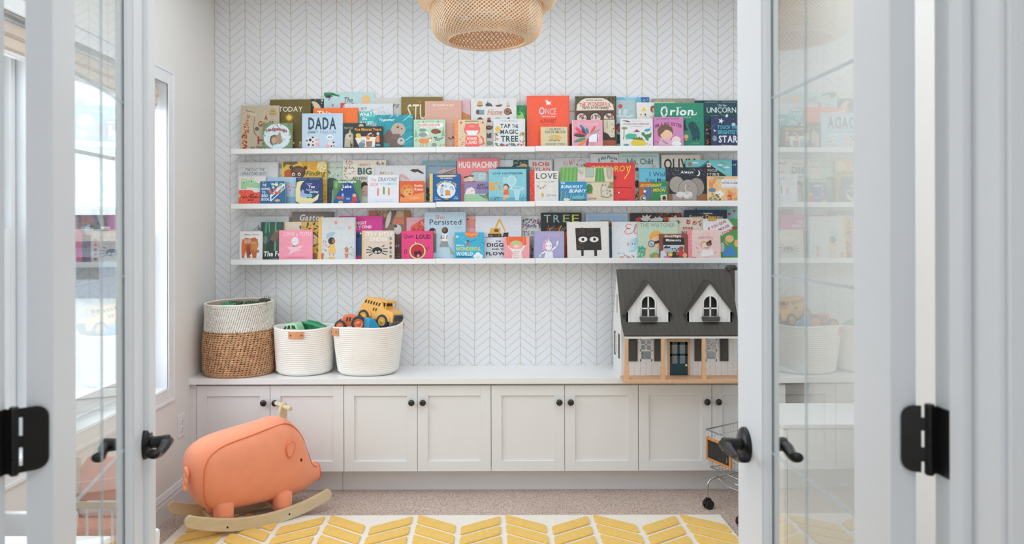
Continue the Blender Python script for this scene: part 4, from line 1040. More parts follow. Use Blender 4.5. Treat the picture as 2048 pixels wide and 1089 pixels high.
# ------------------------------------------------------------------ white toy fridge at the right, seen through the right door
WP = mat('white_play_furniture', (.80, .81, .82), .35)
fr_ = thing('toy_fridge', 'white toy fridge cabinet with an arched steel handle, behind the right door', 'toy fridge', (1.20, 3.055, 0))
MB().box(.018, .46, 0, .365, .02, .585).build('cabinet_body', WP, fr_, bevel=.003)
MB().box(-.004, .462, -.004, .369, .585, .605).build('top_board', WP, fr_, bevel=.003)
dr_ = MB().box(0, .017, .002, .363, .05, .58).build('door', WP, fr_, bevel=.003)
pts = cr([(-.001, .075, .372), (-.014, .080, .355), (-.026, .084, .31), (-.030, .085, .265), (-.026, .084, .215), (-.014, .080, .172), (-.001, .075, .155)], 5)
MB().tube(pts, .0065, 10, flat=1.9, up=(0, 1, 0)).build('handle', mat('brushed_steel', (.6, .6, .6), .3, 1.0), dr_)
for x_, y_ in ((.03, .02), (.44, .02), (.03, .34), (.44, .34)): MB().cyl((x_, y_, 0), (x_, y_, .02), .014, n=12).build('foot', WP, fr_)

# ------------------------------------------------------------------ small white table and chairs at the left, partly behind the left door
WTB = mat('white_kids_furniture', (.84, .85, .86), .3)
tb = thing('kids_table', 'low white children table under the left window', 'table', (-1.335, 2.0, 0))
MB().box(-.225, .225, -.28, .205, .476, .500).build('tabletop', WTB, tb, bevel=.006, seg=3)
mb = MB(); mb.box(-.19, .19, -.24, -.225, .42, .476); mb.box(-.19, .19, .155, .17, .42, .476); mb.box(-.20, -.185, -.24, .17, .42, .476); mb.box(.185, .20, -.24, .17, .42, .476); mb.build('apron', WTB, tb)
for sx_ in (-1, 1):
    for y_ in (-.235, .165): MB().cyl((sx_ * .19, y_, 0), (sx_ * .185, y_, .476), .015, .022, n=16).build('leg', WTB, tb)
def kchair(label, loc, rz, yf=-.15):
    c = thing('kids_chair', label, 'chair', loc, rz, 'small white chairs round the kids table')
    MB().box(-.15, .15, yf, .14, .265, .285).build('seat', WTB, c, bevel=.006, seg=3)
    for sx_ in (-1, 1):
        MB().cyl((sx_ * .135, yf + .02, 0), (sx_ * .13, yf + .025, .265), .012, .016, n=14).build('leg', WTB, c)
        MB().tube([(sx_ * .135, .155, 0), (sx_ * .13, .135, .27), (sx_ * .138, .165, .46)], [.013, .016, .012], 12).build('leg', WTB, c)
    MB().prism([(-.155, .36), (.155, .36), (.170, .475), (.165, .490), (-.165, .490), (-.170, .475)], .145, .168, 'y').build('backrest', WTB, c, bevel=.006, seg=3)
    MB().box(-.13, .13, .142, .158, .27, .32).build('lower_rail', WTB, c, bevel=.004)
    return c
ka = kchair('small white chair between the low table and the left window wall', (-1.437, 2.225, 0), 0, -.015); ka.scale = (.76, 1, 1.03)
kb = kchair('small white chair with its back to the low table, beside the left door handle side', (-.858, 2.12, 0), PI / 2)
# ------------------------------------------------------------------ coral toy bed seen through the left door glass
CORF = felt('coral_cotton', 'e88f74')
db_ = thing('doll_bed', 'coral and pale wood toy doll bed, seen through the left glass door', 'doll bed', (-1.421, 2.735, .0078)); db_.scale = (1, .5, 1)
for sx_ in (-1, 1):
    for y_ in (-.17, .17): MB().box(sx_ * .125 - .011, sx_ * .125 + .011, y_ - .011, y_ + .011, 0, .47 if y_ < 0 else .54).build('leg', BIRCH, db_, bevel=.002)
for z_ in (.25, .42): MB().box(-.114, .114, -.178, -.164, z_ - .012, z_ + .012).build('rail', BIRCH, db_, bevel=.002)
for z_ in (.25, .42):
    for sx_ in (-1, 1): MB().box(sx_ * .125 - .006, sx_ * .125 + .006, -.16, .16, z_ - .012, z_ + .012).build('rail', BIRCH, db_, bevel=.002)
for i in range(5): MB().cyl((-.09 + i * .045, -.171, .262), (-.09 + i * .045, -.171, .408), .005, n=10).build('spindle', WTB, db_)
MB().prism([(-.113, .20), (.113, .20), (.113, .50), (.08, .545), (-.08, .545), (-.113, .50)], .150, .172, 'y').build('headboard', CORF, db_, bevel=.008, seg=3)
MB().box(-.112, .112, -.155, .148, .262, .335).build('mattress', CORF, db_, bevel=.02, seg=4)
MB().box(-.09, .09, .04, .145, .336, .385).build('pillow', WTB, db_, bevel=.02, seg=4)
# ------------------------------------------------------------------ books
def print_mat():
    m = bpy.data.materials.new('printed_cover'); m.use_nodes = True; N = m.node_tree.nodes; L = m.node_tree.links; b = N['Principled BSDF']
    at_ = N.new('ShaderNodeVertexColor'); at_.layer_name = 'Col'
    tc = N.new('ShaderNodeTexCoord'); nz = N.new('ShaderNodeTexNoise'); nz.inputs['Scale'].default_value = 60; nz.inputs['Detail'].default_value = 5; L.new(tc.outputs['Object'], nz.inputs['Vector'])
    mr = N.new('ShaderNodeMapRange'); mr.inputs[1].default_value = .3; mr.inputs[2].default_value = .7; mr.inputs[3].default_value = .93; mr.inputs[4].default_value = 1.03; L.new(nz.outputs['Fac'], mr.inputs[0])
    mx = N.new('ShaderNodeMix'); mx.data_type = 'RGBA'; mx.blend_type = 'MULTIPLY'; mx.inputs[0].default_value = 1
    L.new(at_.outputs['Color'], mx.inputs[6]); L.new(mr.outputs[0], mx.inputs[7]); L.new(mx.outputs[2], b.inputs['Base Color'])
    b.inputs['Roughness'].default_value = .42; return m
PRINT = print_mat(); PAGE = mat('book_pages', 'e9e2d4', .8, var=.06, vscale=120, vstretch=(1, 12, 1))
KB = 1.12
# glyph cache from the built-in typeface
GL = {}
def load_glyphs(chars):
    tmp = []
    for ch in chars:
        for bold in (0, 1):
            cu = bpy.data.curves.new('g', 'FONT'); cu.body = ch; cu.size = 1.0; cu.resolution_u = 2; cu.offset = .028 if bold else .004
            o = bpy.data.objects.new('g', cu); COL.objects.link(o); tmp.append((ch, bold, o))
    dg = bpy.context.evaluated_depsgraph_get(); dg.update()
    for ch, bold, o in tmp:
        me = bpy.data.meshes.new_from_object(o.evaluated_get(dg))
        vs = [(v.co.x, v.co.y) for v in me.vertices]; fs = [tuple(p.vertices) for p in me.polygons]
        if vs:
            mn = min(v[0] for v in vs); mxx = max(v[0] for v in vs); vs = [(x - mn, y) for x, y in vs]; w = mxx - mn
        else: w = .25
        GL[(ch, bold)] = (vs, fs, w); bpy.data.meshes.remove(me)
    for _, _, o in tmp:
        cu = o.data; bpy.data.objects.remove(o); bpy.data.curves.remove(cu)
load_glyphs("ABCDEFGHIJKLMNOPQRSTUVWXYZabcdefghijklmnopqrstuvwxyz0123456789&'!,.?-")
SC = 6.0235
CR = {'T': 175, 'M': 295, 'L': 410}
CX = [460, 780, 1040, 1200]
NBOOK = 0
def clip_rect(poly, w, h):
    for ax, lim, sg in ((0, 0, 1), (0, w, -1), (1, 0, 1), (1, h, -1)):
        out = []; n = len(poly)
        for i in range(n):
            p, q = poly[i], poly[(i + 1) % n]; a = sg * (p[ax] - lim) >= 0; b = sg * (q[ax] - lim) >= 0
            if a: out.append(p)
            if a != b:
                t = (lim - p[ax]) / (q[ax] - p[ax]); out.append((p[0] + (q[0] - p[0]) * t, p[1] + (q[1] - p[1]) * t))
        poly = out
        if len(poly) < 3: return []
    return poly
def B(row, ci, x0, yt, x1, slot, col, label, ops=(), kind='hard', th=None, rot=0, spine=None, name=None):
    """one book: x0,x1,yt in the coordinates of a magnified crop; ops are flat print shapes in the same coordinates"""
    global NBOOK
    ri = 'TML'.index(row); ox, oy = CX[ci], CR[row]
    pxl, pxr, pyt = ox + x0 / SC, ox + x1 / SC, oy + yt / SC
    lean = .05; th = th or (.016 if kind == 'board' else .0115 if kind == 'hard' else .006)
    yb = 4.282 - .0148 * slot
    th = min(th, .0144)
    Xc = ((pxl + pxr) / 2 - PX) / F * yb
    hw0 = (pxr - pxl) / 2 / F * yb; (za, ta), (zc_, tc_), (zb_2, tb_) = pan_at(ri, Xc - hw0), pan_at(ri, Xc), pan_at(ri, Xc + hw0)
    zp = zc_ if ta == tb_ else max(za, zb_2); tilt = tc_ if ta == tb_ else 0.0
    zp += .0008
    Xl, _ = at(pxl, oy + 120, yb + .006); Xr, _ = at(pxr, oy + 120, yb + .006)
    zt = zp + .2
    for _ in range(4):
        _, zt = at((pxl + pxr) / 2, pyt, yb + lean * (zt - zp))
    w = Xr - Xl; h = (zt - zp) / math.cos(lean); Xc = (Xl + Xr) / 2
    # pixel row of the cover's foot
    pyb = PY - (zp - H + EPS * Xc) / yb * F
    o = bpy.data.objects.new(name or ('board_book' if kind == 'board' else 'picture_book'), None); COL.objects.link(o)
    o.empty_display_size = .03
    o.matrix_world = Matrix.Translation((Xc, yb, zp)) @ Matrix.Rotation(-tilt + R_(rot), 4, 'Y') @ Matrix.Rotation(-math.atan(lean), 4, 'X')
    tag(o, label, 'book', {'T': 'books on the top ledge', 'M': 'books on the middle ledge', 'L': 'books on the bottom ledge'}[row])
    c = lin(col, KB); hw = w / 2
    mb = MB(); r = .008 if kind == 'board' else .0
    def bd(y0, y1):
        if r:
            P = [(-hw, 0), (hw - r, 0)] + [(hw - r + r * math.sin(a), r - r * math.cos(a)) for a in (.5, 1.05, 1.57)] + [(hw - r + r * math.cos(a), h - r + r * math.sin(a)) for a in (0, .5, 1.05, 1.57)] + [(-hw, h)]
            mb.prism(P, y0, y1, 'y', col=c)
        else: mb.box(-hw, hw, y0, y1, 0, h, col=c)
    cc = lin(spine, KB) if spine else c
    if kind == 'paper':
        bd(0, .0006); bd(th - .0006, th); mb.box(-hw, -hw + .0006, .0006, th - .0006, 0, h, col=cc); ins, t0 = .0004, .0006
    else:
        t0 = .0022; bd(0, t0); bd(th - t0, th); mb.box(-hw, -hw + .002, t0, th - t0, 0, h, col=cc); ins = .003 if kind == 'hard' else .0006
    mb.build('cover', PRINT, o)
    MB().box(-hw + .002, hw - ins, t0, th - t0, ins, h - ins).build('pages', PAGE, o)
    # print
    sx = w / (x1 - x0); ytop = yt; ybot = (pyb - oy) * SC; sy = h / (ybot - ytop)
    def tr(p): return ((p[0] - x0) * sx, (ybot - p[1]) * sy)
    pm = MB(); lay = [0]
    def put(polys, colr, clip=True):
        lay[0] += 1; y = -(.00015 + .00005 * lay[0]); cl = lin(colr, KB)
        for P in polys:
            if clip: P = clip_rect(P, w, h)
            if len(P) < 3: continue
            pm.add([(a - hw, y, b) for a, b in P], [tuple(range(len(P)))], col=cl)
    for op in ops:
        k = op[0]
        if k == 'R': put([[tr((op[1], op[2])), tr((op[3], op[2])), tr((op[3], op[4])), tr((op[1], op[4]))]], op[5])
        elif k == 'P': put([[tr(p) for p in op[1]]], op[2])
        elif k == 'E':
            a0 = R_(op[6]) if len(op) > 6 else 0; n = 18; P = []
            for i in range(n):
                t = 2 * PI * i / n; ex, ey = op[3] * math.cos(t), op[4] * math.sin(t)
                P.append(tr((op[1] + ex * math.cos(a0) - ey * math.sin(a0), op[2] + ex * math.sin(a0) + ey * math.cos(a0))))
            put([P], op[5])
        elif k == 'L':
            pts = [Vector(p) for p in op[1]]; q = []
            for a, b in zip(pts[:-1], pts[1:]):
                d = (b - a)
                if d.length < 1e-6: continue
                d.normalize(); nrm = Vector((-d.y, d.x)) * op[2] / 2; a2 = a - d * op[2] * .3; b2 = b + d * op[2] * .3
                q.append([tr(a2 + nrm), tr(b2 + nrm), tr(b2 - nrm), tr(a2 - nrm)])
            put(q, op[3])
        elif k == 'D':   # scattered dots: x0,y0,x1,y1,n,r,col,seed
            rn = random.Random(op[8] if len(op) > 8 else 1); q = []
            for i in range(op[5]):
                x, y = rn.uniform(op[1], op[3]), rn.uniform(op[2], op[4]); rr = op[6] * rn.uniform(.6, 1.3)
                q.append([tr((x + rr * math.cos(t), y + rr * math.sin(t))) for t in [2 * PI * j / 6 for j in range(6)]])
            put(q, op[7])
        elif k == 'S':   # sun / burst: cx,cy,r0,r1,n,col
            q = []; n = op[5]
            put([[tr((op[1] + (op[4] if i % 2 else op[3]) * math.cos(PI * i / n), op[2] + (op[4] if i % 2 else op[3]) * math.sin(PI * i / n))) for i in range(2 * n)]], op[6])
        elif k == 'T':   # text, x0,y0,x1,y1,col,{s shear, b bold, a arc, r rot}
            txt = op[1]; bx0, by0, bx1, by1 = op[2:6]; colr = op[6]; kw = op[7] if len(op) > 7 else {}
            b = kw.get('b', 0); low_ = any(ch.islower() for ch in txt); X = 0; items = []
            for ch in txt:
                if ch == ' ': X += .30; continue
                g = GL.get((ch, b)) or GL[('-', b)]; items.append((X, g)); X += g[2] + .075
            if not items: continue
            tw = X - .075; asc = .72; desc = .20 if any(ch in 'gjpqyQ' for ch in txt) else 0
            lay[0] += 1; y = -(.00015 + .00005 * lay[0]); cl = lin(colr, KB)
            rr = R_(kw.get('r', 0)); cxm, cym = (bx0 + bx1) / 2, (by0 + by1) / 2
            for gx0, (vs, fs, gw) in items:
                out = []
                for vx, vy in vs:
                    u = (gx0 + vx + kw.get('s', 0) * vy) / tw; v_ = (vy + desc) / (asc + desc)
                    qx = bx0 + (bx1 - bx0) * u; qy = by1 - (by1 - by0) * v_
                    if kw.get('a'):
                        cu_ = 2 * (gx0 + gw / 2) / tw - 1; qy += kw['a'] * cu_ * cu_
                        sl_ = kw['a'] * 2 * cu_ * 2 / (bx1 - bx0); qy += sl_ * (qx - (bx0 + (bx1 - bx0) * (gx0 + gw / 2) / tw))
                    if rr:
                        dx, dy = qx - cxm, qy - cym; qx = cxm + dx * math.cos(rr) + dy * math.sin(rr); qy = cym - dx * math.sin(rr) + dy * math.cos(rr)
                    a_, b_2 = tr((qx, qy)); a_ = min(max(a_, .0003), w - .0003); b_2 = min(max(b_2, 0), h - .0003)
                    out.append((a_ - hw, y, b_2))
                pm.add(out, fs, col=cl)
    if pm.v: pm.build('cover_print', PRINT, o)
    NBOOK += 1
    return o
W_ = 'e6e6e6'; K_ = '2a2a2c'
# ---- top ledge
def leafy(x0, y0, x1, y1, n, seed, cols=('5f8a4a', '3f6b3c', 'd9a13f', 'c9573a'), r=9):
    rn = random.Random(seed); out = []
    for i in range(n):
        out.append(('E', rn.uniform(x0, x1), rn.uniform(y0, y1), r * rn.uniform(.7, 1.3), r * .42, cols[i % len(cols)], rn.uniform(0, 180)))
    return out
B('T', 0, 960, 140, 1130, 0, '27333a', 'dark navy star-and-moon book between the olive book and the pale aqua book',
  [('E', 1000, 330, 110, 165, 'd2c9a4'), ('E', 940, 330, 90, 165, '27333a'), ('S', 1110, 158, 18, 8, 5, 'd8cfae'), ('D', 990, 150, 1130, 240, 12, 4, 'd8cfae', 3), ('T', 'e', 972, 246, 1000, 272, '1d2226', {'b': 1}), ('T', 'To', 975, 285, 1040, 312, '1d2226', {'b': 1})])
B('T', 0, 480, 145, 975, 1, '645722', 'large olive green book with a small yellow sun on the cover',
  [('T', 'TODAY', 585, 230, 875, 292, 'e8e4d8'), ('S', 715, 365, 58, 26, 14, 'dba83a'), ('E', 715, 365, 26, 26, 'f0c65a'), ('R', 968, 145, 975, 740, '57491c'),
   ('E', 770, 690, 20, 40, '57483a'), ('E', 770, 672, 12, 16, 'c8b28c'), ('E', 850, 690, 20, 40, '8a7a66'), ('E', 850, 665, 12, 14, 'c8b28c'), ('L', [(760, 490), (775, 490)], 4, 'a09055')])
B('T', 0, 130, 218, 595, 2, 'b9ad94', 'beige book with a long-necked spotted giraffe, leftmost on the top ledge',
  [('P', [(130, 745), (160, 640), (190, 420), (225, 330), (250, 335), (225, 450), (205, 600), (210, 745)], 'c9a886'), ('D', 150, 560, 205, 740, 34, 10, 'a8462e', 4), ('D', 175, 400, 225, 560, 22, 9, 'a8462e', 5), ('D', 205, 330, 240, 410, 10, 7, 'a8462e', 8),
   ('P', [(225, 290), (265, 275), (325, 315), (320, 345), (290, 350), (240, 330)], 'c4b59a'), ('L', [(190, 275), (230, 290), (300, 300)], 5, K_), ('L', [(250, 275), (245, 300)], 4, K_), ('L', [(300, 350), (285, 480), (300, 560)], 4, K_),
   ('E', 515, 302, 46, 46, 'a5854c'), ('E', 515, 302, 41, 41, 'b9a57a'), ('T', '50', 497, 276, 535, 300, '6b4a22', {'b': 1}), ('T', 'YEARS', 482, 308, 548, 326, '6b4a22', {'b': 1}),
   ('T', 'A', 415, 335, 455, 392, 'a33a30', {'b': 1}), ('T', 'Giraffe', 340, 405, 560, 470, 'a33a30', {'b': 1}), ('T', 'and a', 400, 490, 540, 540, 'a33a30', {'b': 1}), ('T', 'Half', 335, 590, 570, 680, 'a33a30', {'b': 1}),
   ('T', 'by Shel', 255, 705, 400, 742, '3a332c'), ('E', 325, 500, 26, 24, '5c6650'), ('L', [(290, 530), (320, 580)], 8, 'a8462e')], th=.008)
B('T', 0, 395, 428, 748, 4, '78906a', 'small board book with a leafy green border round a pale blue oval',
  [('E', 570, 590, 165, 155, 'cfdde2')] + leafy(400, 435, 745, 470, 26, 2, ('5b7f4e', '6f9460', '4c6e48')) + leafy(398, 450, 425, 735, 20, 3, ('5b7f4e', '6f9460', '4c6e48')) + leafy(715, 450, 745, 735, 20, 4, ('5b7f4e', '6f9460', '4c6e48')) +
  [('T', 'Hedgehugs', 435, 478, 690, 530, '9c2f3a', {'b': 1, 'a': 26, 's': .05}), ('E', 540, 630, 52, 58, '7d6652'), ('E', 590, 625, 40, 55, 'a68b73'), ('E', 535, 640, 30, 40, 'b59c84'), ('P', [(585, 575), (605, 528), (615, 575)], 'a68b73'), ('E', 610, 572, 5, 5, K_),
   ('L', [(500, 590), (490, 660), (520, 700)], 8, '4e3b30'), ('L', [(600, 680), (660, 620)], 4, '6e5a48'), ('D', 440, 560, 480, 690, 6, 3, '4c5d6a', 6), ('D', 660, 560, 710, 690, 6, 3, '4c5d6a', 7)], kind='board')
B('T', 0, 1133, 60, 1740, 0, 'b4cfd0', 'tall pale aqua book with an orange disc, highest on the left of the top ledge',
  [('P', [(1133, 60), (1230, 60), (1320, 95), (1318, 112), (1225, 90), (1160, 130), (1133, 90)], '2f7d5c'), ('D', 1160, 70, 1260, 110, 14, 12, '2f7d5c', 3), ('E', 1190, 110, 26, 16, '3a3532'), ('L', [(1190, 150), (1210, 120)], 8, '3a3532'),
   ('E', 1238, 215, 14, 15, 'd8607c'), ('T', 'The', 1365, 118, 1475, 182, '2a2f36', {'s': .3}), ('T', '50', 1320, 185, 1530, 330, 'd84a58', {'b': 1}), ('E', 1640, 150, 55, 55, 'dfb67c'), ('E', 1240, 100, 8, 6, 'd8d8c8')])
B('T', 0, 1740, 125, 2120, 0, 'c6c5c1', 'pale grey book with a short line of script, behind the teal-lettered white book', [('T', 'ing', 1965, 185, 2035, 250, '4a4a4c', {'s': .3})])
B('T', 0, 1380, 195, 1965, 1, 'd0d3d8', 'white book with a teal arrow sign, between the tall aqua and the teal wave books',
  [('T', 'BUT!', 1585, 238, 1650, 275, '3a3f46'), ('T', 'in', 1700, 262, 1735, 280, '3a3f46'), ('P', [(1545, 290), (1715, 290), (1770, 345), (1762, 420), (1715, 470), (1545, 470)], '3eb0b0'), ('T', 'WHAT I', 1560, 300, 1740, 350, 'e8f0f0', {'b': 1}),
   ('T', 'Do', 1600, 362, 1655, 392, 'e8f0f0', {'b': 1}), ('T', 'IN LIFE!', 1565, 410, 1730, 455, 'e8f0f0', {'b': 1}), ('L', [(1740, 270), (1800, 250), (1790, 310), (1860, 290), (1870, 330)], 3, 'a8b0bc'), ('L', [(1800, 230), (1850, 240), (1830, 320)], 3, 'a8b0bc')], th=.008)
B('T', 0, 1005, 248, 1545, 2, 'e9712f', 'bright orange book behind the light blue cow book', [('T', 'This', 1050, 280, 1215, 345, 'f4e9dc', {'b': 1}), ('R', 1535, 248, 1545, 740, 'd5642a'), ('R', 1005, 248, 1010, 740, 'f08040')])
B('T', 0, 870, 312, 1360, 3, 'b7cbdc', 'light blue book with big dark capitals over spotted cows',
  [('T', 'YOUR BABYS FIRST WORD WILL BE', 945, 330, 1280, 346, '9fb2c4'), ('T', 'DADA', 945, 360, 1280, 502, '2c4652', {'b': 1}), ('T', 'JIMMY FALLON', 935, 520, 1275, 556, '7f8fa0'),
   ('E', 995, 655, 80, 62, 'd9d3cf'), ('E', 968, 632, 17, 17, K_), ('E', 950, 690, 14, 14, K_), ('E', 1000, 602, 14, 10, K_), ('E', 1002, 695, 12, 12, K_), ('E', 930, 642, 9, 9, K_), ('E', 1000, 655, 9, 9, K_), ('E', 1048, 630, 34, 26, 'd9d3cf'), ('E', 1060, 684, 28, 20, 'e8a2aa'), ('E', 1040, 632, 14, 14, '4a4a4c'), ('E', 1066, 630, 12, 12, '4a4a4c'), ('E', 1040, 632, 10, 10, 'e4e0dc'), ('E', 1066, 630, 8, 8, 'e4e0dc'),
   ('E', 1208, 602, 42, 32, 'e3e6ea'), ('T', 'MOO', 1185, 592, 1235, 610, '3a4048', {'b': 1}), ('E', 1225, 690, 52, 45, 'd9d3cf'), ('E', 1250, 665, 11, 11, K_), ('E', 1225, 710, 10, 9, K_), ('E', 1255, 705, 8, 8, K_), ('E', 1182, 705, 24, 22, 'e8a2aa'), ('E', 1195, 680, 16, 12, 'd9d3cf')])
B('T', 0, 1363, 430, 1632, 3, '243a42', 'dark teal book with a pale bear looking up, partly behind the small dark brown book', [('E', 1582, 470, 32, 30, 'cfba8a'), ('T', 'Hush Hush', 1375, 470, 1485, 500, 'b9a45c', {'s': .2}), ('P', [(1380, 720), (1385, 610), (1405, 560), (1430, 550), (1448, 500), (1462, 545), (1488, 560), (1488, 720)], 'b5ac98'), ('E', 1432, 590, 42, 36, 'c4baa5'), ('E', 1448, 585, 9, 12, K_), ('E', 1465, 700, 14, 22, '5c4632'), ('L', [(1452, 650), (1452, 690)], 5, '3a3630')])
B('T', 0, 1490, 470, 1842, 4, '352e2c', 'small dark brown book with an orange title line over a bath scene',
  [('T', "Five Minutes' Peace", 1505, 488, 1825, 522, 'e3a04a', {'b': 1}), ('P', [(1510, 610), (1560, 590), (1760, 600), (1745, 720), (1560, 720)], 'dcd8d0'), ('E', 1548, 578, 32, 26, 'd8b84a'), ('L', [(1515, 605), (1590, 600)], 7, 'd9a43f'), ('E', 1665, 605, 24, 30, 'd9873f'), ('E', 1685, 560, 28, 9, 'c9c2ba', -20), ('E', 1785, 560, 18, 20, 'b8c4c8'), ('P', [(1760, 590), (1800, 580), (1806, 660), (1765, 665)], 'e0854e'), ('E', 1785, 695, 30, 14, '6fa0a8'),
   ('E', 1590, 690, 40, 34, '6f8590'), ('E', 1605, 650, 26, 20, '9aa8ae'), ('P', [(1640, 650), (1715, 650), (1708, 715), (1648, 715)], 'a8663a'), ('E', 1680, 685, 20, 16, '5e86a0'), ('E', 1722, 580, 12, 18, 'c2543c')])
WAVES = [('L', [(x, y), (x + 60, y - 30 - (i % 3) * 8), (x + 120, y - 36)], 6 + i % 3 * 2, ('4cb9c2', '1f7d8c', '8fd4d8')[i % 3]) for i, (x, y) in enumerate([(1780, 372), (1850, 402), (1930, 360), (1800, 430), (1990, 420), (2010, 350), (1960, 470), (1870, 350), (2090, 400), (2110, 500), (2080, 560), (2120, 640), (2090, 690), (2060, 350), (2130, 370)])]
B('T', 0, 1766, 330, 2204, 3, '2793a2', 'teal book with white brush waves and a brown furry animal floating',
  WAVES + [('P', [(1840, 720), (1850, 600), (1900, 500), (1960, 540), (2080, 620), (2090, 720)], '6d5a55'), ('E', 2030, 510, 86, 82, 'b3a196'), ('E', 2024, 476, 16, 16, '4a2c20'), ('E', 2024, 472, 10, 10, 'c98a3c'), ('E', 2070, 500, 8, 8, K_), ('E', 2000, 600, 60, 40, '75625c'), ('E', 2062, 650, 46, 44, 'c3b6ac'), ('E', 2066, 640, 12, 10, '5a4840'), ('E', 2046, 690, 10, 10, '48a878'), ('D', 1850, 560, 2060, 715, 40, 5, '5a4843', 9), ('P', [(1850, 665), (1925, 680), (1920, 712), (1850, 718)], '2f8f92'),
   ('T', 'Together', 1792, 375, 1980, 410, 'e4f2f2', {'s': .3, 'b': 1})])
B('T', 1, 135, 115, 632, 1, '7a6528', 'tall mustard olive book with large cream letters, left of the dusty pink book',
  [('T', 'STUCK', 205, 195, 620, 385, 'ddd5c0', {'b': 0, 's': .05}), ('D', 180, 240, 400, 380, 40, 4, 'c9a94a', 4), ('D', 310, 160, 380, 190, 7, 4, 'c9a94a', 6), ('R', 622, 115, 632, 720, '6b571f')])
B('T', 1, 660, 155, 975, 1, 'd3b0b8', 'lilac pink book with an orange hill, between the dusty pink and the white home books', [('P', [(850, 330), (880, 295), (975, 345), (975, 400), (850, 400)], 'c98549'), ('L', [(890, 200), (960, 340)], 3, 'b99aa6'), ('L', [(870, 380), (970, 330)], 4, '8a5a34')])
B('T', 1, 420, 165, 866, 2, 'cfa292', 'plain dusty pink book with two small white title lines', [('T', 'WE FOUND A HAT', 515, 200, 770, 226, 'e8d8ce', {'b': 1}), ('T', 'JON KLASSEN', 585, 248, 700, 264, 'dcc6ba'), ('E', 720, 615, 26, 8, '4e5240', 20), ('E', 758, 605, 12, 16, '3c4034'), ('R', 858, 165, 866, 720, 'b88d7e'), ('R', 670, 640, 772, 642, 'b58f80'), ('E', 722, 668, 60, 26, 'c4ab98')])
B('T', 1, 1380, 215, 1662, 1, '1f7a4a', 'bright green book between the white home book and the red-orange book', [('E', 1570, 370, 48, 78, '8ec26a'), ('D', 1530, 225, 1655, 330, 30, 12, '2f9658', 5), ('E', 1560, 420, 50, 60, 'a4cf7c')])
icons = [('E', 1085, 200, 34, 38, 'c8a06c'), ('R', 1048, 215, 1125, 224, '5a3a2a'), ('E', 1190, 208, 38, 20, '3d4448'), ('R', 1175, 170, 1188, 205, '3d4448'), ('D', 1160, 190, 1230, 230, 14, 8, '5a5f62', 2), ('P', [(1270, 215), (1360, 205), (1340, 232), (1290, 234)], '7a3a30'), ('P', [(1290, 205), (1310, 165), (1345, 205)], 'cfd3d6'), ('L', [(1315, 165), (1318, 210)], 3, '777b7e'), ('P', [(1400, 222), (1460, 222), (1440, 232), (1410, 232)], 'b8403a'), ('L', [(1425, 165), (1425, 222)], 3, '8a3a34'), ('L', [(1400, 200), (1455, 205)], 3, 'b8403a'),
         ('E', 1062, 296, 26, 30, 'b04048'), ('E', 1062, 296, 16, 20, '3c5560'), ('R', 1075, 270, 1138, 320, '6f9aa6'), ('L', [(1045, 324), (1138, 324)], 5, 'a04a3c'), ('E', 1420, 292, 46, 42, '7d5240'), ('E', 1418, 290, 34, 30, 'a8765c'), ('E', 1416, 290, 20, 18, '6f4634'), ('E', 1455, 310, 18, 14, '5a3c30'),
         ('P', [(1040, 385), (1088, 358), (1128, 385)], '35393c'), ('R', 1052, 385, 1118, 400, 'c9665a'), ('R', 1175, 365, 1212, 395, 'b8443c'), ('P', [(1170, 395), (1215, 395), (1225, 418), (1175, 420)], '4c3a34'), ('E', 1298, 382, 36, 22, 'a9b3b8'), ('P', [(1400, 388), (1430, 358), (1458, 388)], '4a4f52'), ('E', 1196, 485, 44, 26, '5c4030'), ('E', 1196, 480, 30, 14, '8a6248'), ('P', [(1170, 610), (1168, 548), (1185, 565), (1205, 550), (1222, 550), (1222, 610)], '55585a'), ('E', 1200, 670, 34, 26, '8f9a8a')]
B('T', 1, 978, 128, 1526, 2, 'd2d3d2', 'tall white book with rows of tiny icons round an orange script word', icons + [('T', 'Home', 1175, 258, 1350, 332, 'c98a5c', {'s': .35})])
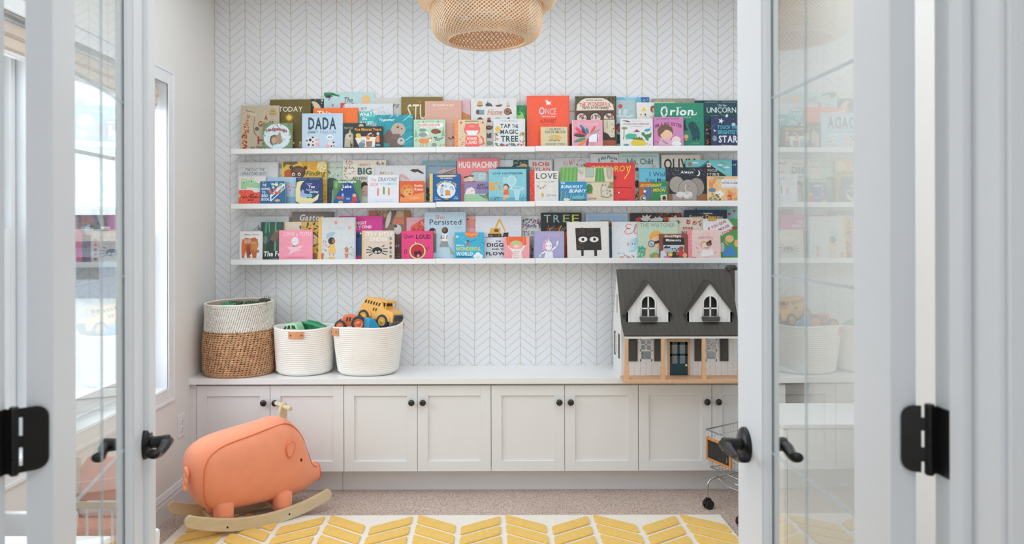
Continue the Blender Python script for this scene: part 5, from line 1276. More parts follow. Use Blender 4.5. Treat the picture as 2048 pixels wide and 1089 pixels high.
B('T', 1, 285, 388, 665, 4, 'b3ceb6', 'square mint green board book with colourful forest animals, right of the teal book',
  [('P', [(340, 430), (640, 430), (640, 470), (600, 490), (370, 490)], 'e2e4df'), ('T', 'COLORFUL GOOD & FUN', 345, 436, 600, 468, 'c4504a', {'b': 1}), ('T', 'First Words & Pictures', 395, 476, 560, 486, '5a5a58'), ('T', 'FIRST CONCEPT', 430, 403, 530, 413, '6f8a72'), ('P', [(290, 600), (310, 500), (335, 600)], '7fae8c'), ('P', [(615, 590), (645, 470), (662, 590)], '7fae8c'), ('P', [(390, 425), (400, 400), (412, 425)], '5c8a74'), ('P', [(570, 420), (580, 395), (592, 420)], '5c8a74'), ('L', [(330, 420), (355, 412)], 5, '5c7a64'),
   ('E', 392, 515, 44, 18, '6a9a84'), ('E', 548, 530, 54, 30, '8a4a3a'), ('E', 595, 535, 20, 18, '7a3e30'), ('E', 398, 570, 50, 28, '8c9496'), ('E', 450, 552, 26, 14, 'e0e0dc', 30), ('L', [(345, 570), (352, 590)], 6, '8c9496'), ('E', 410, 645, 68, 30, 'e08a50'), ('P', [(450, 640), (460, 600), (475, 622), (498, 590), (510, 650)], 'e08a50'), ('E', 492, 645, 26, 18, 'ece6da', 30), ('E', 500, 650, 6, 6, K_), ('L', [(370, 660), (370, 712)], 7, 'e08a50'), ('L', [(400, 665), (400, 712)], 7, 'e08a50'), ('L', [(445, 665), (445, 712)], 7, 'e08a50'),
   ('E', 572, 628, 34, 18, '84909a'), ('L', [(600, 625), (640, 605)], 9, '4a4f54'), ('P', [(525, 590), (545, 605), (565, 590), (560, 612), (530, 612)], '2f3436'), ('E', 532, 690, 32, 20, '8f8a80'), ('D', 310, 620, 325, 650, 3, 6, 'c9564a', 2), ('D', 600, 680, 660, 700, 5, 6, 'd86a4a', 3)], kind='board')
B('T', 1, 778, 390, 1157, 4, 'd4c1a0', 'square cream board book with an orange side strip and a big pink shape',
  [('R', 778, 390, 822, 720, 'e58a55'), ('D', 785, 400, 815, 710, 30, 4, 'f0b48a', 3), ('R', 905, 402, 1068, 414, '5c8a62'), ('S', 858, 425, 18, 9, 4, 'c8443c'), ('S', 1118, 425, 18, 9, 4, 'c8443c'), ('E', 990, 510, 100, 78, 'e5696a'), ('P', [(905, 470), (915, 430), (960, 450)], 'e5696a'), ('P', [(1020, 450), (1065, 430), (1075, 470)], 'e5696a'), ('P', [(915, 520), (1070, 520), (1040, 580), (940, 580)], 'dfe3e0'), ('E', 990, 470, 40, 14, 'eb8a86'),
   ('P', [(905, 720), (910, 600), (930, 580), (1050, 580), (1070, 610), (1075, 720)], 'e5696a'), ('T', 'WONDER', 925, 600, 1048, 632, 'ece0d0', {'b': 1}), ('T', 'LAND', 920, 642, 1050, 682, 'ece0d0', {'b': 1}), ('L', [(1080, 690), (1130, 680), (1120, 620), (1095, 590)], 18, 'e5696a'), ('D', 850, 560, 895, 700, 8, 6, 'c9685a', 5), ('D', 1090, 430, 1150, 560, 8, 4, 'c9a878', 6)], kind='board')
B('T', 1, 1248, 378, 1628, 4, 'd3d5d8', 'square white book with dark green capitals ringed by small leaves',
  [('T', 'Christie Matheson', 1335, 392, 1535, 412, '9a9ca0'), ('T', 'TAP', 1330, 438, 1452, 488, '2e4a40', {'b': 1}), ('T', 'THE', 1472, 445, 1545, 488, '2e4a40', {'b': 1}), ('T', 'MAGIC', 1330, 508, 1545, 560, '2e4a40', {'b': 1}), ('T', 'TREE', 1335, 582, 1545, 652, '2e4a40', {'b': 1}), ('E', 1300, 500, 34, 34, 'e0b04a')] +
  leafy(1255, 560, 1300, 700, 14, 3, r=14) + leafy(1570, 540, 1622, 700, 16, 5, ('b83a34', 'c9573a', '5f8a4a', 'd9a13f'), r=14) + leafy(1330, 680, 1550, 705, 20, 6, ('3f6b3c', 'b83a34', '4a7a9a'), r=14) + [('L', [(1250, 555), (1340, 540)], 4, '7a6a5a'), ('L', [(1570, 560), (1625, 570)], 4, '7a6a5a'), ('D', 1590, 410, 1620, 520, 6, 4, '8ab0c0', 2)])
B('T', 2, 480, 200, 760, 0, 'c9c7c4', 'whitish book with a script letter, showing between the red-orange and the brown books', [('T', 'ea', 590, 272, 652, 296, '3a3632', {'s': .3}), ('P', [(590, 445), (630, 430), (665, 470), (665, 715), (590, 715)], '3a3a3c')])
B('T', 2, 85, 100, 597, 2, 'f2593a', 'large bright red-orange book, most vivid on the top ledge',
  [('E', 345, 190, 26, 20, 'e8e4e0'), ('E', 322, 162, 16, 14, 'e8e4e0'), ('L', [(325, 195), (320, 215)], 5, 'e8e4e0'), ('L', [(360, 195), (375, 210)], 5, 'e8e4e0'), ('L', [(355, 175), (375, 170)], 5, 'e8e4e0'), ('E', 318, 160, 6, 6, K_),
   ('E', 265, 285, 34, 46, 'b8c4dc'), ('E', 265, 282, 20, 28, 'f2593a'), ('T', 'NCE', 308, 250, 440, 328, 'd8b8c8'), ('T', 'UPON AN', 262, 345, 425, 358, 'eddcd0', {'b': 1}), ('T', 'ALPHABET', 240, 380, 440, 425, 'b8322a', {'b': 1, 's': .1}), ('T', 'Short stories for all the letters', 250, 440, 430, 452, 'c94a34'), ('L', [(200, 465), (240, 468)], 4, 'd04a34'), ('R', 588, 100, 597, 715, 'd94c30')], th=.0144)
B('T', 2, 248, 476, 572, 4, 'cdc2a0', 'small cream board book with a tan spine in front of the red-orange book',
  [('R', 248, 476, 276, 710, 'dcb98c'), ('T', 'GUESS', 350, 490, 492, 515, '6b7468', {'b': 1}), ('T', 'HOW MUCH', 305, 522, 545, 552, '6b7468', {'b': 1}), ('T', 'I LOVE YOU', 310, 668, 538, 696, '6b7468', {'b': 1}), ('E', 420, 605, 78, 34, 'd9a75c'), ('E', 395, 615, 42, 24, 'b8b490'), ('D', 340, 630, 480, 645, 20, 6, '8a9460', 3), ('L', [(310, 505), (330, 498)], 4, '6b7468'), ('L', [(505, 498), (525, 505)], 4, '6b7468')], kind='board')
B('T', 2, 1165, 118, 1562, 0, '6fb0cf', 'sky blue book with a deep blue starry corner, behind the grey aqua book', [('P', [(1460, 118), (1562, 118), (1562, 200), (1470, 190)], '1c62a0'), ('D', 1490, 122, 1555, 170, 8, 4, 'dce8f0', 3), ('E', 1330, 130, 80, 22, '8cc4dc')])
B('T', 2, 1150, 152, 1398, 1, 'a3bdc0', 'grey aqua book with a red dot above a looping white line',
  [('E', 1212, 228, 27, 27, 'c9463c'), ('L', [(1165, 345), (1190, 355), (1205, 330), (1210, 270), (1195, 300), (1215, 350), (1245, 350), (1285, 300), (1290, 270), (1262, 275), (1255, 320), (1275, 352), (1320, 355), (1358, 335)], 12, 'dfe6e6'), ('E', 1195, 480, 40, 45, '4e4440'), ('E', 1200, 500, 30, 40, 'b8443c'), ('P', [(1165, 560), (1215, 580), (1215, 680), (1165, 680)], '35383a')])
B('T', 2, 668, 106, 1162, 2, '5c3a2c', 'tall brown book with an arched cream sign over little arched windows',
  [('D', 675, 115, 740, 260, 60, 9, '56603c', 2), ('D', 1050, 115, 1155, 230, 70, 9, '56603c', 3), ('D', 1110, 200, 1155, 260, 30, 9, '6b7448', 4), ('P', [(682, 280), (690, 210), (740, 155), (800, 130), (1000, 128), (1060, 155), (1120, 205), (1135, 275)], 'd6d2c0'),
   ('T', 'BEATRICE ALEMAGNA', 800, 146, 995, 162, '3c3a34', {'b': 1}), ('T', 'THE WONDERFUL', 715, 175, 1100, 222, 'cf5560', {'b': 1, 'a': 14}), ('T', 'Fluffy Little Squishy', 752, 218, 1072, 266, '6b2a30', {'b': 1, 's': .25, 'a': 8})] +
  [q for x in (745, 912, 1072) for q in (('E', x, 370, 72, 78, '352a26'), ('E', x, 368, 60, 55, 'd5cdb6'), ('D', x - 45, 330, x + 45, 378, 10, 11, ('b8443c', '3f7a8a', 'd9a13f', '2f5a3c')[int(x) % 4], int(x)), ('D', x - 45, 330, x + 45, 378, 8, 9, ('4a7a9a', 'b83a5a')[int(x) % 2], int(x) + 1))] +
  [('R', 1000, 380, 1150, 630, '2f2724'), ('P', [(1008, 390), (1140, 390), (1140, 600), (1090, 605), (1060, 560), (1008, 540)], 'cfc8ae'), ('L', [(1050, 410), (1050, 500)], 5, K_), ('D', 1100, 430, 1145, 600, 14, 6, 'b85a3c', 7), ('R', 668, 640, 1162, 720, '9c4e34'), ('R', 1152, 106, 1162, 715, '4a2c22')])
B('T', 2, 627, 392, 996, 4, 'd99aac', 'square pink book with a fan of coloured feathers on a white bird',
  [('T', 'BIRDS OF A COLOR', 690, 428, 945, 456, 'dfb4c0', {'b': 1}), ('R', 627, 392, 640, 715, 'e3aebb')] +
  [('E', 832 + 105 * math.cos(R_(a)), 585 - 100 * math.sin(R_(a)), 72, 19, c, -a) for a, c in ((152, '5f2f4a'), (128, '3f7f92'), (168, 'd94a5e'))] +
  [('E', 712, 522, 56, 20, 'd94a5e', 42), ('E', 765, 525, 40, 13, '5a2f4c', 62), ('E', 812, 520, 38, 13, '2f7f96', 70), ('E', 878, 515, 60, 14, 'd8503e', -58), ('E', 912, 530, 62, 14, '8fa0a2', -25), ('E', 718, 580, 72, 20, '3a4a42', 5), ('E', 722, 635, 74, 20, '4a8a72', -18), ('E', 745, 675, 72, 20, 'e0803c', -42), ('E', 812, 665, 55, 14, '6f3a52', -78),
   ('P', [(825, 655), (832, 600), (870, 570), (925, 560), (950, 580), (930, 650), (890, 660)], 'dfe3ea'), ('L', [(932, 572), (930, 650)], 8, K_), ('L', [(862, 655), (862, 710)], 3, '8a5a66'), ('L', [(882, 655), (882, 710)], 3, '8a5a66')])
B('T', 3, 633, 135, 1146, 0, '8f8a92', 'grey purple book with a row of yellow-green capitals, behind the green teal book', [('T', 'MISUNDERSTOOD', 668, 146, 1115, 192, 'b3b45a', {'b': 1}), ('D', 640, 140, 1140, 185, 30, 6, '7f7a84', 4)])
B('T', 3, 441, 180, 912, 1, 'dcd9d4', 'white book with a child reaching for a yellow star, left of the green teal book', [('P', [(500, 290), (528, 235), (568, 285)], 'dfc45a'), ('E', 498, 328, 13, 12, 'd99a3c'), ('E', 548, 328, 10, 14, '2c3a48'), ('E', 640, 262, 30, 42, '8a4a3c'), ('E', 655, 272, 20, 32, 'e0b09c'), ('P', [(600, 350), (660, 320), (668, 360), (600, 368)], 'e3b4a6'), ('L', [(530, 350), (548, 358), (570, 348)], 4, '8aa0a8'), ('R', 890, 180, 912, 200, 'd8c9a0')])
B('T', 3, 245, 378, 637, 4, 'd7d8da', 'square white board book with green and yellow dinosaurs',
  [('T', 'FIRST CONCEPT', 390, 402, 485, 412, '8a8c90'), ('T', 'COLORFUL WORLD, PREHISTORIC', 282, 430, 595, 452, 'b8605a', {'b': 1}), ('T', 'First Words & Pictures', 365, 464, 518, 476, '6a6a68'), ('P', [(262, 395), (330, 400), (375, 418), (330, 418)], '3a4044'), ('L', [(290, 500), (288, 590), (280, 620)], 10, '6a7a6a'), ('E', 295, 492, 36, 16, '6a9a5a'), ('P', [(408, 538), (440, 502), (482, 538)], '7a4a6a'), ('P', [(425, 518), (440, 502), (458, 518)], 'd8503e'),
   ('E', 365, 590, 62, 34, '3fa890'), ('E', 415, 580, 26, 22, '3fa890'), ('L', [(320, 600), (318, 628)], 12, '3fa890'), ('L', [(395, 600), (395, 628)], 12, '3fa890'), ('E', 570, 515, 40, 16, '4a8fb4', -10), ('L', [(595, 505), (612, 480)], 7, '4a8fb4'), ('P', [(500, 545), (530, 540), (545, 570), (600, 560), (622, 540), (615, 595), (585, 615), (580, 645), (560, 640), (535, 600), (500, 570)], '3f7f4a'),
   ('E', 460, 670, 88, 46, 'd3bc3c'), ('P', [(395, 625), (405, 600), (425, 615), (440, 592), (455, 612), (475, 592), (488, 615), (505, 598), (512, 625), (540, 640)], '5f6a34'), ('P', [(530, 680), (575, 662), (560, 700)], 'd3bc3c'), ('E', 315, 695, 34, 14, '4a8a9a'), ('D', 370, 500, 500, 560, 6, 5, 'd9b04a', 3), ('S', 598, 690, 12, 6, 5, 'd9b04a')], kind='board')
B('T', 3, 1150, 157, 1400, 0, '26302c', 'near black book showing as a dark strip between the teal books at the right', [('D', 1150, 165, 1250, 220, 10, 5, '33443c', 3), ('R', 1120, 158, 1400, 164, '1a201e')])
B('T', 3, 663, 188, 1252, 2, '23856c', 'green teal book with large white hand lettering and a dark blue bear shape',
  [('L', [(790, 240), (755, 245), (740, 290), (755, 345), (785, 350), (810, 310), (805, 255), (785, 232)], 20, 'e4ece6'), ('T', 'rion', 845, 240, 1125, 335, 'e4ece6', {'b': 1, 's': .1}), ('L', [(1125, 335), (1160, 325), (1165, 305)], 9, 'e4ece6'), ('T', 'and the', 920, 232, 985, 244, 'e4ece6', {'b': 1}), ('T', 'DARK', 975, 350, 1105, 372, '8fc4b0'),
   ('P', [(1065, 470), (1075, 430), (1110, 410), (1150, 425), (1190, 490), (1208, 560), (1195, 640), (1175, 640), (1165, 610), (1150, 640), (1112, 640), (1100, 560)], '15454e'), ('E', 1095, 455, 30, 34, '15454e'), ('D', 1090, 440, 1200, 600, 14, 3, '7fb8b8', 5), ('P', [(1010, 400), (1030, 385), (1040, 480), (1058, 510), (1058, 520), (1005, 520)], '1d3b3c'), ('E', 1036, 595, 28, 26, 'd9b48a'), ('P', [(1018, 615), (1055, 615), (1050, 645), (1022, 645)], 'c98a4a'), ('L', [(1010, 648), (1190, 648)], 4, '1a5a4a'), ('T', 'OLIVER', 1100, 668, 1190, 682, '9ab86a')])
B('T', 3, 1252, 158, 1720, 1, '1c4750', 'dark teal book with white capitals and red roses, right end of the top ledge',
  [('T', 'AMY KROUSE ROSENTHAL', 1278, 172, 1425, 182, 'c4d0d0'), ('T', 'BRIGETTE BARRAGER', 1478, 172, 1640, 182, 'c4d0d0'), ('T', 'Uni the', 1425, 198, 1530, 230, 'c9dcdc'), ('T', 'UNICORN', 1290, 238, 1645, 304, 'dbe6e6'), ('L', [(1440, 310), (1510, 350)], 3, 'a9c0c0'), ('E', 1530, 345, 16, 22, 'dbe6e6', 20), ('T', 'A STORY', 1340, 335, 1425, 345, 'a9c0c0'), ('D', 1275, 430, 1335, 690, 60, 12, '2a4a34', 4), ('D', 1280, 440, 1330, 690, 14, 13, 'a83440', 5), ('D', 1280, 450, 1330, 680, 8, 8, 'd8c4a0', 8)])
B('T', 3, 642, 357, 1005, 4, 'c07fae', 'square purple-pink book with a brown haired figure holding a bundle',
  [('T', 'JOANNA COLE', 682, 372, 952, 386, '7a3a5c', {'b': 1}), ('T', "I'M A BIG SISTER", 662, 418, 988, 458, '7d2348', {'b': 1, 'a': 34}), ('E', 785, 535, 95, 85, '6b5040'), ('E', 800, 570, 72, 60, 'dfb79c'), ('P', [(700, 520), (720, 470), (780, 450), (870, 480), (880, 560), (850, 530), (800, 500), (740, 560), (700, 590)], '6b5040'), ('P', [(700, 695), (715, 640), (790, 620), (880, 640), (940, 695)], 'd9a6b8'), ('E', 918, 635, 52, 46, 'e3cfd0'), ('L', [(755, 645), (810, 680)], 16, '6a9098'), ('L', [(665, 645), (705, 665)], 5, '4a2c34'), ('E', 740, 620, 20, 10, 'e8a0a8'), ('R', 642, 357, 652, 710, '9c5f8c'), ('E', 920, 680, 60, 26, 'dfe6e2')])
B('T', 3, 1338, 360, 1700, 4, '2b3a5c', 'small navy board book with a white star, right end of the top ledge',
  [('S', 1460, 405, 38, 15, 5, 'dfe2e8'), ('E', 1610, 448, 24, 22, 'b4c4cc'), ('T', 'TOUCH THE', 1415, 458, 1660, 500, '4cb0c4', {'b': 1}), ('T', 'BRIGHTEST', 1420, 515, 1660, 560, '4cb0c4', {'b': 1}), ('T', 'STAR', 1428, 580, 1655, 662, 'dfdce8', {'b': 1}), ('E', 1380, 615, 26, 34, '7f9aa0'), ('E', 1370, 605, 6, 8, '2b3a5c'), ('P', [(1365, 505), (1405, 520), (1375, 538)], 'b4c4dc'), ('T', 'Christie', 1455, 688, 1590, 704, 'b4c4dc'), ('L', [(1345, 490), (1360, 460), (1390, 445)], 4, '6a80a0'), ('D', 1350, 370, 1630, 390, 8, 3, '8fa0c0', 4)], kind='board')
# ---- middle ledge
B('M', 0, 480, 255, 700, 0, 'cfcfcb', 'narrow strip of a white scribbled book between the quit-list book and the yellow bear book', [('T', 'W A Y', 590, 280, 640, 300, '8a8c90'), ('T', 'L A S', 590, 320, 640, 345, '8a8c90')])
B('M', 0, 90, 180, 582, 1, 'cfd1d2', 'off-white book with a pencilled title in a thin box, left end of the middle ledge',
  [('L', [(132, 240), (455, 240), (455, 345), (132, 345), (132, 240)], 2, '9fa2a4'), ('T', 'THE DAY THE', 180, 250, 415, 286, '5a5f66', {'s': .1}), ('T', 'CRAYONS QUIT', 142, 296, 440, 338, '5a5f66', {'s': .05}), ('E', 298, 222, 5, 8, 'a8a8aa'), ('R', 572, 180, 582, 680, 'bdbfc0')])
B('M', 0, 105, 348, 430, 3, 'd8d4d2', 'book with a green crocodile above a red seeded slab, far left on the middle ledge',
  [('P', [(105, 680), (108, 515), (250, 512), (300, 545), (330, 540), (362, 520), (430, 520), (430, 680)], 'ec5a45'), ('P', [(133, 505), (133, 400), (145, 372), (185, 372), (195, 392), (235, 392), (245, 362), (285, 362), (292, 400), (330, 430), (430, 450), (430, 500), (340, 492), (205, 480), (200, 505)], '9fc89c'), ('E', 165, 400, 24, 26, 'b4d4b0'), ('E', 265, 390, 24, 26, 'b4d4b0'), ('E', 168, 424, 7, 8, K_), ('E', 262, 410, 7, 8, K_), ('P', [(205, 480), (340, 495), (400, 520), (330, 545), (300, 545), (260, 512), (210, 512)], 'ddd9d6'),
   ('D', 115, 525, 350, 670, 26, 6, '8a2a24', 7), ('T', 'THE', 228, 560, 288, 580, '5a201c', {'b': 1}), ('T', 'WATERMELON', 150, 590, 400, 612, '4a1a18', {'b': 1}), ('T', 'SEED', 215, 625, 290, 645, '5a201c', {'b': 1}), ('E', 118, 585, 14, 20, 'a4c88c')])
B('M', 0, 440, 360, 855, 2, 'a5c3d6', 'pale blue book with faint pink blossom, behind the two navy books on the middle ledge', [('D', 680, 430, 780, 560, 50, 7, 'd0a9b4', 3), ('D', 690, 440, 770, 560, 30, 4, 'dfe4ea', 4), ('L', [(690, 560), (750, 470)], 4, '9aa4b4'), ('R', 440, 590, 855, 680, '7ca6be'), ('L', [(445, 600), (800, 595)], 3, 'c4d8e2'), ('E', 540, 395, 14, 8, 'c9b4c4')])
B('M', 0, 365, 410, 672, 4, '1f5f8c', 'small blue board book with white hand lettering beside a row of animals on a staircase',
  [('T', 'THE', 392, 440, 440, 468, 'd9e2ea', {'b': 1}), ('T', 'GOING', 380, 485, 482, 512, 'd9e2ea', {'b': 1}), ('T', 'TO', 388, 528, 430, 556, 'd9e2ea', {'b': 1}), ('T', 'BED', 385, 565, 460, 598, 'd9e2ea', {'b': 1}), ('T', 'BOOK', 382, 610, 478, 642, 'd9e2ea', {'b': 1}), ('P', [(485, 575), (660, 430), (665, 490), (660, 500), (500, 650), (485, 645)], 'dde3e8'), ('P', [(500, 600), (655, 462), (655, 492), (505, 632)], '1f5f8c'), ('D', 490, 440, 640, 520, 12, 18, 'e0dccf', 4), ('D', 480, 500, 600, 560, 9, 15, 'd8604c', 5), ('D', 540, 430, 640, 500, 7, 12, '8fb8a0', 6), ('E', 575, 640, 34, 16, 'c9a878'), ('D', 375, 415, 660, 440, 10, 4, 'c4d4e4', 8)], kind='board')
B('M', 0, 625, 172, 1170, 1, 'd9b64c', 'yellow patterned book with a brown bear peeping over the top',
  [('E', 905, 215, 42, 60, 'd99f2e'), ('E', 1005, 215, 50, 70, 'd99f2e'), ('E', 1105, 235, 55, 65, 'e3d4ac'), ('D', 1060, 190, 1150, 290, 20, 8, 'd9b64c', 3), ('P', [(640, 172), (812, 172), (815, 190), (760, 215), (680, 205), (645, 250)], '6f6030'), ('P', [(655, 290), (700, 262), (745, 270), (760, 355), (655, 355)], 'b8532e'), ('E', 820, 300, 92, 76, '54382a'), ('E', 738, 240, 24, 24, '54382a'), ('E', 908, 248, 24, 24, '54382a'), ('E', 830, 275, 60, 26, '6f4c38'), ('E', 765, 325, 20, 22, 'd8cdb0'), ('E', 835, 325, 20, 22, 'd8cdb0'), ('E', 766, 328, 8, 9, K_), ('E', 836, 328, 8, 9, K_),
   ('T', 'Finding', 915, 280, 1145, 358, '2e2a26', {'s': .25}), ('R', 1158, 172, 1170, 680, 'c9a860'), ('D', 1110, 400, 1155, 660, 14, 10, 'c98a2e', 5)])
B('M', 0, 795, 364, 1112, 4, '25386a', 'navy book with a big yellow crescent moon and small white lettering',
  [('E', 880, 540, 140, 138, 'd9cf9a'), ('P', [(795, 364), (812, 364), (800, 480), (795, 500)], '25386a'), ('E', 965, 500, 118, 115, '25386a'), ('P', [(1000, 620), (1075, 558), (1060, 630), (990, 672), (880, 675)], 'd9cf9a'), ('P', [(845, 560), (875, 505), (895, 520), (900, 610), (850, 590)], '98a0cc'), ('E', 910, 580, 40, 24, '8fa4d0'), ('E', 965, 582, 30, 26, '6fb4b0'), ('T', 'I Love', 918, 425, 990, 448, 'c4cce0', {'s': .2}), ('T', 'You', 945, 455, 1020, 490, 'e4e6ee', {'b': 1}), ('T', 'Night', 922, 498, 990, 530, 'c4cce0'), ('T', 'and Day', 965, 522, 1068, 556, 'e4e6ee', {'b': 1}), ('T', 'Smriti Prasadam', 822, 374, 925, 386, 'b4bcd4'), ('T', 'Alison Brown', 960, 374, 1080, 386, 'b4bcd4'), ('D', 1000, 400, 1100, 640, 10, 3, 'b4bcd4', 2)])
B('M', 0, 1130, 182, 1420, 0, 'bcc9bb', 'pale sage book with faint script, right of the yellow bear book',
  [('T', 'Once Upon a Memory', 1150, 232, 1360, 256, '7a8478', {'s': .3}), ('E', 1195, 300, 26, 12, '6a8a5a', 40), ('P', [(1150, 680), (1160, 400), (1200, 365), (1285, 372), (1270, 470), (1235, 520), (1225, 680)], '3f4c58'), ('D', 1155, 400, 1230, 660, 40, 7, '55646e', 4), ('D', 1240, 260, 1360, 370, 10, 12, 'a8c4a8', 3)])
B('M', 0, 1362, 153, 1882, 1, 'dcd6c9', 'cream book with dark teal capitals framed by red and green leaves',
  leafy(1375, 165, 1480, 215, 12, 3, ('b8532e', '5a7a4a', '8a3a2c')) + leafy(1375, 220, 1415, 390, 16, 4, ('b8532e', 'd98a3c', '3a4a3c', '8a3a2c')) + leafy(1430, 230, 1500, 320, 12, 5, ('c9573a', '3a6b7a')) + leafy(1770, 170, 1860, 215, 12, 6, ('b8532e', '8a3a2c')) + [('T', "HENRY'S", 1550, 195, 1690, 225, 'c98a6a'), ('T', 'BIG', 1540, 245, 1708, 325, '2f5a5c', {'b': 1}), ('T', 'ADVENTURES', 1470, 352, 1790, 390, '4a4a48', {'s': .15}), ('E', 1620, 470, 45, 55, '4a3830'), ('E', 1640, 520, 55, 60, 'dfb8a4'), ('L', [(1590, 540), (1615, 535)], 5, '3a2a26'), ('R', 1560, 600, 1662, 680, 'dcdcd8')])
B('M', 0, 1245, 392, 1577, 4, '4f7f52', 'small green board book showing a blue tent at night by a lake',
  [('P', [(1255, 640), (1330, 520), (1365, 440), (1480, 440), (1510, 540), (1565, 640), (1565, 680), (1250, 680)], '28509a'), ('P', [(1280, 590), (1340, 490), (1370, 430), (1475, 430), (1500, 500), (1540, 590)], '1f4688'), ('L', [(1275, 600), (1355, 430)], 7, '2f5a3c'), ('L', [(1555, 610), (1490, 430)], 7, '2f5a3c'), ('T', 'Good Night', 1300, 398, 1522, 434, 'e3e8e4', {'b': 1}), ('T', 'Lake', 1360, 450, 1465, 488, 'e3e8ee', {'b': 1}), ('E', 1352, 510, 10, 12, 'e8e0b0'), ('P', [(1280, 590), (1390, 600), (1370, 625), (1300, 620)], 'c0563a'), ('E', 1360, 575, 14, 22, '8fa8d0'), ('E', 1500, 580, 24, 22, 'd9a45c'), ('P', [(1480, 600), (1530, 600), (1545, 650), (1470, 650)], 'b8443c'), ('E', 1425, 620, 26, 12, '6aa4d0'), ('E', 1335, 660, 30, 16, 'b8c060'), ('E', 1480, 665, 36, 14, 'c9443c'), ('E', 1280, 450, 20, 40, '84a45c')], kind='board')
B('M', 0, 1755, 218, 2362, 2, 'cbccce', 'light grey book with a black umbrella and an orange script name',
  [('T', 'Mary', 1805, 285, 1975, 335, 'd0a878', {'s': .1}), ('P', [(2168, 278), (2205, 262), (2270, 266), (2330, 305), (2338, 325), (2300, 315), (2262, 295), (2225, 305)], '4a3634'), ('L', [(2255, 266), (2263, 252)], 3, K_), ('P', [(2045, 330), (2070, 320), (2130, 350), (2170, 395), (2150, 400), (2110, 372), (2050, 352)], 'd0a0a4'), ('R', 2352, 218, 2362, 680, 'b4b5b8')])
B('M', 0, 1660, 335, 2035, 4, 'd6d9e0', 'white book with three crayons drawn under a scribbled title',
  [('T', 'THE', 1695, 375, 1762, 412, 'd98a80', {'s': .1}), ('T', "CRAYONS'", 1785, 362, 2012, 410, '5a5f66', {'s': .15}), ('T', 'BOOK', 1695, 430, 1790, 465, 'd9706a', {'s': .1}), ('T', 'OF', 1805, 432, 1835, 448, '6a8ab0'), ('T', 'NUMBERS', 1850, 425, 2015, 455, '8fc0dc', {'s': .1})] +
  [q for x, y, c in ((1785, 530, 'e3807c'), (1855, 515, '5f9a4a'), (1915, 525, 'dd8a4a')) for q in (('R', x - 11, y - 28, x + 11, y + 52, c), ('P', [(x - 9, y - 28), (x, y - 50), (x + 9, y - 28)], c))] +
  [('L', [(1700, 632), (1975, 626)], 2, 'a8b4c4'), ('T', 'by Drew  pictures by Oliver', 1755, 642, 1975, 655, 'a8acb4')], kind='board')
B('M', 1, 115, 407, 415, 4, 'd55a34', 'small red-orange board book with a round-faced lion',
  [('E', 210, 520, 82, 72, 'cf8448'), ('E', 220, 545, 55, 50, 'df9c60'), ('E', 178, 495, 15, 13, 'b86a38'), ('E', 232, 480, 15, 12, 'b86a38'), ('E', 205, 535, 5, 6, K_), ('E', 248, 535, 5, 6, K_), ('E', 240, 562, 16, 8, '5a2a1c'), ('P', [(115, 660), (130, 600), (250, 580), (415, 540), (415, 660)], 'df8a50'), ('E', 290, 610, 70, 20, 'e39c60'), ('T', 'Daddy', 295, 448, 395, 480, 'f0e4d4', {'b': 1}), ('T', 'Kisses', 298, 490, 400, 520, 'f0e4d4', {'b': 1}), ('L', [(130, 570), (170, 600)], 12, '4a3024')], kind='board')
B('M', 1, 385, 165, 800, 1, '8aa0b0', 'muted blue grey book with thin dark script, left of the tall pink book',
  [('R', 385, 165, 800, 200, '7aa3a8'), ('T', "I'd Know You Anywhere", 455, 212, 800, 240, '2f3c58', {'s': .3}), ('T', 'My Love', 610, 258, 700, 275, '5a6a80'), ('P', [(560, 300), (640, 262), (700, 270), (780, 250), (800, 262), (800, 318), (600, 318)], 'c9a8a0'), ('L', [(650, 315), (790, 268)], 10, '6a4438'), ('L', [(690, 315), (795, 295)], 8, '7a5040'), ('E', 470, 420, 34, 60, '9a8a90'), ('E', 450, 520, 26, 40, '3a3a40'), ('E', 470, 600, 40, 44, '35363a'), ('L', [(430, 560), (480, 620)], 4, 'a8acb4')])
B('M', 1, 1285, 234, 1690, 3, '2a5560', 'dark teal book, a plain strip between the aqua bathroom book and the red-spined book', [('R', 1680, 234, 1690, 655, '1f4450'), ('R', 1285, 234, 1690, 242, '1f4048')])
B('M', 1, 812, 130, 1318, 2, 'df7f86', 'tall pink book with thick white capitals and a grey mailbox drawing',
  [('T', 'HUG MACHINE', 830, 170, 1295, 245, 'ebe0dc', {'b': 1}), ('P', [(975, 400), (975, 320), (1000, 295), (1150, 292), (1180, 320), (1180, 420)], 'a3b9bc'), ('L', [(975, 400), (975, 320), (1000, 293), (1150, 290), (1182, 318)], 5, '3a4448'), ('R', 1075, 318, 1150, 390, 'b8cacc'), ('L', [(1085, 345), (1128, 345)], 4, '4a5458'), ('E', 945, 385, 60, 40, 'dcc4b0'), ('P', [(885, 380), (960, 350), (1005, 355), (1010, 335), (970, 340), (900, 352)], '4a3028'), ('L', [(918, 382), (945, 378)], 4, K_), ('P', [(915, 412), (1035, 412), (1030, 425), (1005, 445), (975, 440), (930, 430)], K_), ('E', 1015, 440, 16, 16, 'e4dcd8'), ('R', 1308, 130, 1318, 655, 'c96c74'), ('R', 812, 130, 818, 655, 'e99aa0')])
B('M', 1, 1250, 152, 1662, 1, 'cdd6da', 'pale blue-white book with a small dark painting at its top, behind the aqua bathroom book', [('P', [(1488, 152), (1665, 152), (1665, 232), (1488, 225)], '1f4a58'), ('D', 1500, 158, 1655, 200, 10, 5, 'd8c46a', 3), ('E', 1610, 222, 48, 26, 'd9a86a'), ('E', 1500, 230, 28, 16, '3a4a3c'), ('R', 1380, 152, 1384, 260, 'b4c0c8')])
